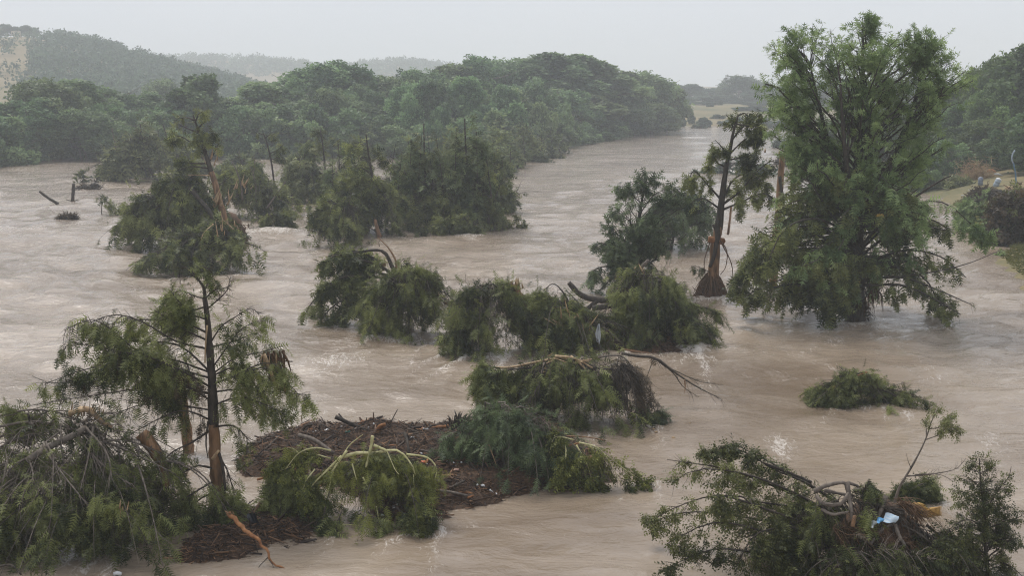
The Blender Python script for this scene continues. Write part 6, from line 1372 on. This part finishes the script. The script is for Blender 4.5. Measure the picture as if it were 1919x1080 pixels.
# ================================================================== bottom right: leafy bush, root heap, sapling, small tree
t = Tree('uprooted_tree', 'wide leafy broadleaf bush lying across the bottom right', 'tree', 1420, 1100, 1.6, 130)
br = [[(1590, 960, 0), (1520, 910, .1), (1450, 880, .2), (1400, 850, .3), (1350, 838, .3)], [(1580, 980, 0), (1500, 930, -.3), (1400, 890, -.5), (1310, 880, -.6), (1260, 905, -.7)], [(1560, 1000, -.4), (1450, 960, -.8), (1350, 930, -1), (1270, 950, -1.1), (1225, 975, -1.1)], [(1560, 1020, -.6), (1450, 1000, -1), (1340, 980, -1.2), (1250, 1020, -1.3)], [(1540, 1050, -.8), (1440, 1040, -1.2), (1340, 1030, -1.4), (1260, 1060, -1.4)],
      [(1580, 950, .4), (1500, 900, .8), (1430, 860, .9), (1380, 835, .9)], [(1570, 970, .2), (1470, 920, .6), (1360, 880, .8), (1290, 868, .8), (1250, 862, .8)], [(1580, 1000, 0), (1500, 990, -.8), (1420, 1000, -1.3), (1380, 1060, -1.6)], [(1600, 1020, -.4), (1540, 1030, -1), (1480, 1060, -1.5)], [(1560, 960, .2), (1480, 950, .2), (1400, 940, 0), (1340, 950, -.2)], [(1640, 1040, -.6), (1600, 1050, -1), (1560, 1080, -1.4)], [(1600, 980, .3), (1560, 930, .4), (1530, 915, .4)], [(1560, 1010, .5), (1450, 980, .8), (1300, 960, 1), (1215, 980, 1)], [(1550, 1060, -.3), (1400, 1080, -.5), (1280, 1090, -.6)]]
for p in br: t.limb(p, 3.2, .7)
kw = dict(t0=.12, droop=.3, down=.35, tw=.007, rnd=.55)
t.hang(t.arr(), 620, .7, 20, .2, 'broad', 'shrub', **kw)
n0 = len(t.paths); t.limb([(1400, 850, .3), (1375, 842, .3), (1340, 850, .3), (1315, 845, .3)], 1.4, .4); t.hang(t.arr(n0), 34, .35, 20, .18, 'broad', 'shrub', **kw)
t.limb([(1520, 905, .2), (1462, 880, .2), (1430, 868, .2)], 4.0, 2.0, keep=False); t.limb([(1405, 935, -.9), (1412, 955, -1), (1415, 968, -1)], 1.4, .6, 'bark_grey', keep=False); t.limb([(1350, 930, -.9), (1390, 932, -.9), (1405, 945, -.9)], 2.2, 1.2, keep=False)
t.done()
t = Tree('uprooted_tree', 'drooping dark willow-like brush between the leafy bush and the root heap', 'tree', 1600, 1100, 1.0, 131)
t.mound([(1510, 965, 0), (1545, 950, 0), (1575, 965, 0)], (1480, 1620), 130, 56, .24, 'hi', 'cypress', bulge=.1, ry=1.6, tw=.007)
t.mound([(1560, 1040, -1.4), (1640, 1030, -1.4), (1720, 1050, -1.4)], (1500, 1800), 170, 52, .23, 'hi', 'cypress', bulge=.15, ry=1, tw=.006, yc=t.Y - 1.6)
t.twigs(spawn(curve(t.wpts([(1600, 1035, -1.8), (1680, 1030, -1.8), (1750, 1050, -1.8)]), 8), 50, .8, t.rng, 0, 1, .3, .6, .1, .3, 5), .009, .003, 'bark_grey'); t.done()
t = Tree('root_heap', 'heap of curled grey roots and torn stump wood at the bottom right', 'roots', 1650, 1075, -.4, 132)
rt = [([(1525, 922, 0), (1545, 912, 0), (1580, 905, 0), (1590, 915, -.1)], 5), ([(1586, 905, 0), (1592, 930, -.2), (1596, 965, -.5), (1600, 985, -.6)], 5), ([(1530, 930, -.1), (1545, 945, -.3), (1575, 945, -.4), (1590, 925, -.3)], 4.5), ([(1600, 920, 0), (1640, 918, .1), (1660, 935, .1)], 4), ([(1590, 905, .2), (1610, 915, .2), (1620, 945, 0)], 3.5), ([(1620, 1010, -.6), (1650, 995, -.5), (1675, 980, -.3), (1685, 960, -.1)], 5.5),
      ([(1678, 985, -.5), (1685, 1005, -.7), (1697, 1025, -.8)], 4), ([(1600, 985, -.6), (1615, 965, -.4), (1625, 940, -.1)], 3), ([(1660, 930, 0), (1650, 960, -.3), (1640, 1000, -.5)], 5), ([(1540, 955, -.3), (1560, 965, -.5), (1590, 960, -.5)], 3.4), ([(1625, 1012, -.7), (1632, 1020, -.8), (1638, 1010, -.8)], 3.4), ([(1690, 985, -.4), (1720, 1000, -.6), (1745, 1020, -.7)], 2.4), ([(1545, 920, .2), (1570, 925, .2), (1600, 930, .1)], 4), ([(1736, 985, .2), (1755, 1000, .1), (1770, 1008, 0)], 3.2)]
for p, r in rt: t.limb(p, r, r * .65, 'bark_grey' if r > 3.2 else 'bark', 'root', 10, 7, .2, keep=False)
t.limb([(1690, 1000, .1), (1688, 970, .1), (1684, 945, .1)], 11, 9, 'bark_grey', 'stump', 8, 9, .2, keep=False)
t.limb([(1598, 988, -.65), (1600, 975, -.62), (1602, 968, -.6)], 4.5, 3.5, 'stripped', 'broken_root', keep=False)
g = Geo()                                                 # the bright split plate of wood
for i in range(22):
    f = i / 21; a = t.w(1702 + 6 * f, 948 + 12 * f, 0 + .3 * f); b = t.w(1720 + 45 * f, 945 + 20 * f + t.rng.normal(0, 3), .1 + .2 * f); m_ = (a + b) / 2 + (0, 0, .08 * math.sin(f * 6)); g.tube(curve([a, m_, b], 6), [.03, .045, .045, .04, .03, .006], 5, False)
    if i % 3 == 0: g.tube(curve([t.w(1742, 955, .1), t.w(1755, 953 + f * 10, .1), t.w(1765, 950 + f * 16, .1)], 4), [.035, .03, .02, .004], 4, False)
g.build('split_wood', M['gold'] if 'gold' in M else M['splinter'], t.root, t.base)
g = Geo()
for i in range(80):
    a = t.w(1690 + t.rng.normal(0, 8), 942 + t.rng.normal(0, 5), t.rng.normal(0, .1)); b = t.w(1725 + t.rng.normal(0, 16), 985 + t.rng.normal(0, 14), -.3 + t.rng.normal(0, .15)); g.tube(curve([a, (a + b) / 2 + (.06, -.05, .06), b], 5), [.012, .012, .01, .008, .004], 3, False)
g.build('root_fibres', M['roots'], t.root, t.base)
P = spawn(curve(t.wpts([(1530, 950, -.3), (1600, 940, -.2), (1680, 960, -.3), (1760, 1020, -.5)]), 8), 240, .7, t.rng, 0, 1, .5, .8, -.1, .6, 6, .15); t.twigs(P, .014, .005, 'bark'); P = spawn(curve(t.wpts([(1560, 990, -.6), (1650, 1000, -.5), (1740, 1030, -.6)]), 8), 200, .7, t.rng, 0, 1, .5, .8, -.1, .6, 6, .15); t.twigs(P, .012, .004, 'roots')
a = sprays_on(P, 900, .2, t.rng, 0, .4, .5, .5); t.leaves(*a, 'hi', 'dead'); n0 = len(t.paths); t.limb([(1615, 930, 0), (1622, 912, 0), (1632, 905, 0)], 1.4, .5); t.limb([(1625, 940, -.2), (1632, 965, -.5), (1630, 985, -.6)], 1.2, .5); t.hang(t.arr(n0), 60, .45, 22, .22, 'hi', down=.8)
g = Geo(); g.tube(t.wpts([(1640, 935, .3), (1640, 985, .3), (1650, 1090, .3)]), [.3, 1.0, 1.5], 12, True, .2, t.rng); g.build('packed_debris', M['debris'], t.root, t.base)
t.done()
bm_ = flat_mat('printed_sheet', (.62, .68, .7), .6)
n, l = bm_.node_tree.nodes, bm_.node_tree.links
tc = N(n, 'ShaderNodeTexCoord'); wv = N(n, 'ShaderNodeTexWave', Scale=14.0, Distortion=2.0); wv.bands_direction = 'Z'; wv.inputs['Detail'].default_value = 3
rp = N(n, 'ShaderNodeValToRGB'); rp.color_ramp.elements[0].color = (.3, .5, .68, 1); rp.color_ramp.elements[0].position = .25; rp.color_ramp.elements[1].color = (.68, .72, .72, 1); rp.color_ramp.elements[1].position = .5
l.new(tc.outputs['Object'], wv.inputs['Vector']); l.new(wv.outputs['Fac'], rp.inputs['Fac']); l.new(rp.outputs['Color'], [x for x in n if x.type == 'BSDF_PRINCIPLED'][0].inputs['Base Color'])
panel('printed_sheet', 'creased white and blue printed sheet on the root heap', 'sheet', [(1660, 962), (1683, 967), (1680, 982), (1654, 978)], t.Y, [-.75, -.7, -.8, -.85], bm_, .01)
panel('blue_wrapper', 'small bright blue wrapper left of the printed sheet on the root heap', 'wrapper', [(1645, 972), (1656, 971), (1653, 981), (1642, 980)], t.Y, [-.8, -.8, -.85, -.85], flat_mat('blue_wrapper', (.12, .36, .62), .4), .01)
panel('grey_wrapper', 'dull grey scrap hanging below the blue wrapper', 'wrapper', [(1634, 978), (1642, 976), (1640, 988), (1632, 989)], t.Y, [-.8, -.8, -.85, -.85], flat_mat('grey_wrapper', (.3, .33, .33), .5), .01)
t = Tree('bare_sapling', 'thin leaning sapling with a small leafy top above the root heap', 'sapling', 1675, 985, .2, 133)
t.limb([(1672, 960, 0), (1685, 915, 0), (1703, 885, 0), (1725, 845, 0), (1738, 815, 0), (1745, 790, 0)], 3.2, .9, 'bark_grey', 'trunk', 14, 7); t.paths = []
for p in ([(1734, 825, 0), (1760, 815, .2), (1780, 800, .3), (1800, 812, .3)], [(1736, 820, 0), (1735, 800, .1), (1728, 785, .1)], [(1742, 800, 0), (1750, 780, 0), (1752, 768, 0)], [(1760, 815, .2), (1778, 795, .3), (1785, 775, .3)], [(1740, 805, 0), (1765, 800, -.2), (1785, 785, -.2)]): t.limb(p, 1.2, .4, 'bark_grey')
t.hang(t.arr(), 70, .35, 11, .16, 'broad', 'shrub', t0=.3, droop=.15, down=.1, tw=.006)
n0 = len(t.paths); t.limb([(1700, 893, 0), (1740, 890, .2), (1790, 880, .3), (1810, 860, .3)], 1.8, .4, 'bark_grey'); t.limb([(1715, 890, .1), (1760, 890, .1), (1790, 905, .1)], 1.2, .4, 'bark_grey'); t.limb([(1708, 880, 0), (1702, 865, 0), (1698, 850, 0)], .8, .3, 'bark_grey')
t.twigs(spawn(t.arr(n0), 26, .3, t.rng, .2, 1, .6, .7, .3, 0, 4), .006, .003, 'bark_grey'); t.done()
t = Tree('brush_clump', 'olive clump of brush in the water behind the leaning sapling', 'bush', 1738, 948, .4, 134)
t.mound([(1708, 920, 0), (1738, 905, 0), (1768, 915, 0)], (1692, 1785), 110, 46, .22, 'hi', 'cypress', bulge=.2, ry=.7, tw=.006); t.limb([(1705, 930, -.1), (1718, 912, -.1), (1742, 904, 0)], 1.4, .7, 'bark_grey', keep=False); t.done()
t = Tree('small_tree', 'airy small-leaved tree standing at the bottom right corner', 'tree', 1850, 1110, .8, 135)
tp = t.limb([(1858, 1130, 0), (1852, 1080, 0), (1846, 1020, 0), (1845, 970, 0), (1838, 910, 0), (1835, 860, 0)], 5.0, 1.0, 'bark', 'trunk', 16, 8)
t.crown(tp, [(858, 1815, 1840), (880, 1800, 1870), (920, 1790, 1895), (970, 1785, 1915), (1020, 1775, 1915), (1080, 1770, 1900)], 90, 7, .55, 12, .15, .55, .15, 'broad', 'shrub', big=20, lr=.012, down=.25, tw=.006, rho0=.15)
n0 = len(t.paths)
for p in ([(1846, 960, 0), (1870, 920, .2), (1890, 895, .3), (1895, 875, .3)], [(1848, 1010, 0), (1880, 1000, .3), (1905, 1020, .4)], [(1850, 1050, 0), (1890, 1060, -.3), (1915, 1080, -.4)], [(1846, 990, 0), (1815, 975, -.3), (1785, 985, -.4)]): t.limb(p, 1.8, .5)
t.hang(t.arr(n0), 70, .4, 10, .16, 'broad', 'shrub', t0=.2, droop=.2, down=.2, tw=.006); t.done()
t = Tree('uprooted_tree', 'dark leafy brush along the bottom edge between the root heap and the airy tree', 'tree', 1760, 1120, .6, 136)
t.mound([(1720, 1030, 0), (1760, 1010, 0), (1810, 1020, 0)], (1680, 1860), 160, 44, .2, 'broad', 'shrub', bulge=.2, ry=1.2, tw=.006); t.done()
# chips adrift
for i, (x, y, r) in enumerate([(1230, 812, 2.2), (1262, 823, 3.2), (1225, 806, 2.0), (1293, 795, 1.4)]):
    q = G(x, y); g = Geo(); g.tube([(-r * .02, 0, .02), (0, .01, .04), (r * .025, .02, .02)], [.012 * r, .016 * r, .006 * r], 5); o = g.build('wood_chip', M['splinter'], None); o.location = tuple(q)
    tag(o, ['orange wood chip touching the twig tips of the split tree', 'largest orange wood chip adrift right of the split tree', 'pale wood chip nearest the split tree', 'tiny dark wood chip adrift farthest right of the split tree'][i], 'wood chip')

# ================================================================== right bank: dark bush, grass, garden wreckage
def bank_base(px, py):                                    # where the sight line meets the land
    for Y in np.linspace(50, 260, 1500):
        q = At(px, py, Y)
        if q[2] <= float(land(np.array([q[0]]), np.array([Y]))[0]): return q
    return G(px, py)
q = bank_base(1895, 462)
t = Tree('dark_bush', 'large dark brownish bush at the water edge on the right bank', 'bush', 1895, 462, 0, 140, Y=q[1] + 1.0, z0=0)
t.mound([(1865, 395, 0), (1895, 372, 0), (1930, 380, 0)], (1852, 1950), 130, 36, .6, 'tuft', 'dead', bulge=.3, ry=2, tw=.014); t.mound([(1865, 395, 0), (1895, 372, 0), (1930, 380, 0)], (1856, 1950), 80, 30, .5, 'tuft', 'shrub', bulge=.3, ry=2, tw=.014); t.done()
t = Tree('bank_shrub', 'bright green drooping shrub in front of the dark bush on the right bank', 'bush', 1845, 440, 1.0, 141)
t.mound([(1805, 390, 0), (1835, 378, 0), (1858, 395, 0)], (1785, 1868), 150, 40, .45, 'mid', 'cypress_live', bulge=.3, ry=1.6); t.done()
t = Tree('grass_tuft', 'little grass tuft in the shallows off the right bank', 'grass', 1872, 482, .3, 142)
t.mound([(1868, 477, 0), (1874, 475, 0), (1880, 478, 0)], (1860, 1884), 50, 14, .25, 'lo', 'cypress_live', bulge=.5, ry=.4, tw=.006); t.done()
def on_bank(px, py): return bank_base(px, py)
for i, (x, y, w_, h_, m_, lab) in enumerate([(1850, 378, 90, 26, 'dead', 'dark washed-up brush on the bank slope below the barrels'), (1905, 392, 70, 26, 'dead', 'brown washed-up brush on the bank slope below the torn stump'), (1822, 400, 60, 18, 'shrub', 'olive scrub at the water edge below the barrels'), (1790, 350, 60, 16, 'cypress_far', 'low green scrub on the bank left of the blue-grey barrel')]):
    q = on_bank(x, y); t = Tree('bank_brush', lab, 'brush', x, y, 0, 150 + i, Y=q[1], z0=0); t.zmin = q[2] - .1
    t.mound([(x - w_ * .3, y - h_ * .7, 0), (x, y - h_, 0), (x + w_ * .3, y - h_ * .7, 0)], (x - w_ / 2, x + w_ / 2), 90, 34, .5, 'lo', m_, bulge=.3, ry=2.2, tw=.015); t.done()
q = on_bank(1835, 335)
t = Tree('straw_heap', 'heap of bleached straw and branches washed up on the right bank', 'debris', 0, 0, 0, 143, Y=q[1]) if False else None
root = empty('straw_heap', q, 'heap of bleached straw and branches washed up on the right bank', 'debris'); g = Geo(); rg = np.random.default_rng(5); sc = mpp(q[1])
n_ = 600; P0 = q + np.stack([rg.normal(0, 16 * sc, n_), rg.normal(.6, .6, n_), np.abs(rg.normal(0, 14 * sc, n_))], -1); d_ = nrm(np.stack([rg.normal(0, 1, n_), rg.normal(0, .6, n_), rg.normal(.2, .5, n_)], -1)) * rg.uniform(.4, 1.4, n_)[:, None]
P = np.stack([P0 - d_ / 2, P0 + rg.normal(0, .05, (n_, 3)), P0 + d_ / 2], 1); P[..., 2] = np.maximum(P[..., 2], q[2] - .2); g.tubes(P, np.full((n_, 3), .02), 3); o = g.build('straw', M['splinter'], root, q); o['kind'] = 'stuff'
def lathe(name, lab, cat, px, py, prof, m, parts=(), tilt=(0, 0)):
    b = on_bank(px, py); sc = mpp(b[1]); root = empty(name, b, lab, cat); root.rotation_euler = (tilt[0], tilt[1], 0)
    g = Geo(); g.tube([(0, 0, z * sc) for z, r in prof], [r * sc for z, r in prof], 16); g.build('body', m, root, smooth=False)
    for nm, pr, mm in parts: g = Geo(); g.tube([(0, 0, z * sc) for z, r in pr], [r * sc for z, r in pr], 16); g.build(nm, mm, root)
    return root
blue = flat_mat('pale_blue_plastic', (.36, .43, .5), .5); bluegrey = flat_mat('blue_grey_plastic', (.2, .23, .28), .5)
lathe('barrel', 'upright blue-grey plastic barrel on the right bank', 'barrel', 1837, 347, [(0, 4.2), (.3, 4.5), (4, 4.5), (4.5, 4.8), (5, 4.5), (9, 4.5), (9.5, 4.8), (10, 4.5), (13.6, 4.4), (14, 4.1)], bluegrey, [('lid', [(14, 2.2), (14.6, 2.1)], bluegrey)])
lathe('barrel', 'tilted pale blue plastic drum with dented lid on the right bank', 'barrel', 1865, 350, [(0, 4.8), (.4, 5.1), (4.5, 5.1), (5, 5.4), (5.5, 5.1), (10, 5.1), (10.5, 5.4), (11, 5.1), (14.6, 5), (15, 4.7)], blue, [('lid', [(15, 5.0), (16, 4.9)], white)], (.25, .3))
b = on_bank(1858, 326); root = empty('wrecked_cushion', b + (0, 0, .1), 'orange crumpled cushion on the straw heap, right bank', 'cushion'); sc = mpp(b[1]); g = Geo(); g.tube([(-8 * sc, 0, 3 * sc), (-3 * sc, 0, 5 * sc), (4 * sc, 0, 3.4 * sc), (8 * sc, .1, 2 * sc)], [2 * sc, 3.4 * sc, 3.2 * sc, 1.6 * sc], 8, True, .25, rg); g.build('cover', flat_mat('orange_cloth', (.6, .22, .05)), root)
b = on_bank(1870, 330); root = empty('plastic_shell', b, 'curved white panel lying beside the orange cushion, right bank', 'panel'); g = Geo(); g.tube([(-8 * sc, -.1, 4 * sc), (0, -.1, 3.6 * sc), (8 * sc, -.15, 1 * sc)], [1 * sc, 1.8 * sc, 1.2 * sc], 6, True, .2, rg); g.build('cover', white, root)
Yb = on_bank(1900, 345)[1]
root = empty('hooked_pole', At(1902, 345, Yb), 'blue and white hooked pole standing before the trees on the right bank', 'pole'); b = At(1902, 345, Yb)
g = Geo(); g.tube(curve([At(1904, 346, Yb), At(1903, 325, Yb), At(1899, 305, Yb)], 7), [.1, .09, .09, .09, .08, .08, .08], 8); g.build('blue_sleeve', flat_mat('blue_sleeve', (.1, .2, .3)), root, b)
g = Geo(); g.tube(curve([At(1899, 307, Yb), At(1896, 298, Yb), At(1898, 288, Yb), At(1902, 282, Yb)], 8), np.linspace(.075, .085, 8), 8); g.build('white_hook', blue, root, b)
Yb = on_bank(1905, 362)[1]; b = At(1905, 362, Yb)
root = empty('torn_stump', b, 'pale torn stump with splayed roots at the right edge of the bank', 'stump'); g = Geo(); g.tube(curve([At(1884, 352, Yb), At(1892, 356, Yb), At(1906, 362, Yb), At(1922, 366, Yb)], 8), np.array([.1, .3, .35, .25, .2, .2, .2, .2]), 8, True, .25, rg); g.build('trunk', M['splinter'], root, b)
for e_ in ((1880, 346), (1884, 358), (1900, 378), (1912, 378)): g = Geo(); g.tube(curve([At(1898, 360, Yb), At((1898 + e_[0]) / 2, (356 + e_[1]) / 2, Yb - .2), At(*e_, Yb - .1)], 6), np.linspace(.12, .03, 6), 5, False); g.build('root', M['stripped'], root, b)
for i, (x, y) in enumerate([(1818, 358), (1804, 368)]):
    b = on_bank(x, y); sc = mpp(b[1]); g = Geo(); g.tube([(-3 * sc, 0, 2.4 * sc), (0, .05, 2 * sc), (3 * sc, 0, .6 * sc)], [.6 * sc, 1 * sc, .6 * sc], 6); o = g.build('white_scrap', white, None); o.location = tuple(b); tag(o, ['white scrap on the bank slope left of the blue-grey barrel', 'smaller white scrap farther down the bank slope'][i], 'litter')
# grass on the near right bank and meadow of the bank garden
rg = np.random.default_rng(12); n_ = 60000
px = rg.uniform(26, 80, n_); py = rg.uniform(42, 125, n_); d = sdf(right_bank, px, py); k = (d > .1) & (px / py < .64) & (px / py > .34); p = np.stack([px[k], py[k]], -1)
z = land(p[:, 0], p[:, 1]); pos = np.stack([p[:, 0], p[:, 1], z], -1); dr = np.stack([rg.normal(0, .4, len(p)), rg.normal(0, .4, len(p)), np.ones(len(p))], -1)
V, T, tt = foliage(pos, dr, rg.uniform(.2, .5, len(p)), 'lo', rg, np.clip(.35 + .7 * (fbm(p[:, 0] * .3, p[:, 1] * .3, 8) - .35) + rg.normal(0, .12, len(p)), 0, 1))
M['grass'] = leaf_mat('bank_grass', (.07, .085, .018), (.2, .19, .055), trans=.3)
me = make_mesh('grass', V, [T], tt); me.materials.append(M['grass']); o = bpy.data.objects.new('grass', me); COL.objects.link(o); tag(o, 'wet yellow-green grass on the right bank', kind='stuff')

# ================================================================== hill-top house, vehicle, mast
Yh = 690.0
def on_hill(px, py): return At(px, py, Yh)
wallm = noise_mat('tan_wall', (.5, .42, .3), (.62, .53, .38), 1.0, bump=.05); roofm = flat_mat('pale_roof', (.55, .5, .42)); darkm = flat_mat('window_dark', (.03, .035, .04), .2)
a, b = on_hill(21, 66), on_hill(33, 58); root = empty('hill_house', (a + b) / 2 * (1, 1, 0) + (0, 0, a[2] - .3), 'tan flat-roofed house on the hill top', 'house'); o_ = np.array(root.location)
g = Geo(); g.box((a[0] - o_[0], 0, 0), (b[0] - o_[0], 4, b[2] - a[2] + .3)); g.build('wall', wallm, root, smooth=False)
g = Geo(); g.box((a[0] - o_[0] - .2, -.2, b[2] - a[2] + .3), (b[0] - o_[0] + .2, 4.2, b[2] - a[2] + .55)); g.build('roof', roofm, root, smooth=False)
for fx in (.25, .7): g = Geo(); w_ = b[0] - a[0]; g.box((a[0] - o_[0] + w_ * fx - .35, -.04, 1.0), (a[0] - o_[0] + w_ * fx + .35, .02, 2.0)); g.build('window', darkm, root, smooth=False)
a = on_hill(18, 67); root = empty('parked_truck', a + (0, -2, 0), 'tiny white vehicle parked left of the hill-top house', 'truck')
g = Geo(); g.box((-1.8, -.9, .35), (1.8, .9, 1.0)); g.box((-.9, -.8, 1.0), (.7, .8, 1.65)); g.build('body', white, root, smooth=False)
for x_ in (-1.1, 1.1):
    for y_ in (-.85, .85): g = Geo(); g.tube([(x_, y_ - .1, .35), (x_, y_ + .1, .35)], [.35, .35], 10); g.build('wheel', darkm, root)
a = At(756, 127, 1480); root = empty('radio_mast', (a[0], 1480, a[2] - 5), 'faint thin mast standing on the farthest hill', 'mast'); hgt = At(756, 119, 1480)[2] - a[2] + 5
g = Geo(); g.tube([(0, 0, 0), (0, 0, hgt * .6), (0, 0, hgt)], [.45, .4, .28], 6); g.build('pole', M['bark_grey'], root); g = Geo(); g.tube([(-1, 0, hgt * .96), (1, 0, hgt * .96)], [.18, .18], 5); g.build('aerial', M['bark_grey'], root)

# ---- look-alikes that share a label are told apart by their order across the view
ORD = ['first', 'second', 'third', 'fourth', 'fifth', 'sixth', 'seventh', 'eighth', 'ninth', 'tenth', 'eleventh', 'twelfth', 'thirteenth']
RULES = [('low grey-green willow at the water edge below ', 'low willows below '), ('dim grey-green tree behind the willows below ', 'dim trees behind '), ('grey-green tree in the wood in front of ', 'grey-green trees before '), ('small dark tree along the sloping crest of the hill', 'small dark trees along the sloping hill crest'),
         ('shrub in the tangle at the foot of the right wood', 'tangled shrubs at the foot of the right wood'), ('dusky bush scattered on the meadow by the far bend', 'dusky bushes on the far meadow')]
same = {}
for o in COL.objects:
    if o.parent is None and 'label' in o: same.setdefault(o['label'], []).append(o)
for lab, os_ in same.items():
    for a, b in RULES:
        if lab.startswith(a) and 1 < len(os_) <= 14:
            os_.sort(key=lambda o: o.location[0] / o.location[1])
            for i, o in enumerate(os_[:13]): o['label'] = ORD[i] + ' from left of the ' + b + lab[len(a):]
            if len(os_) == 14: os_[13]['label'] = 'last on the right of the ' + b + lab[len(a):]
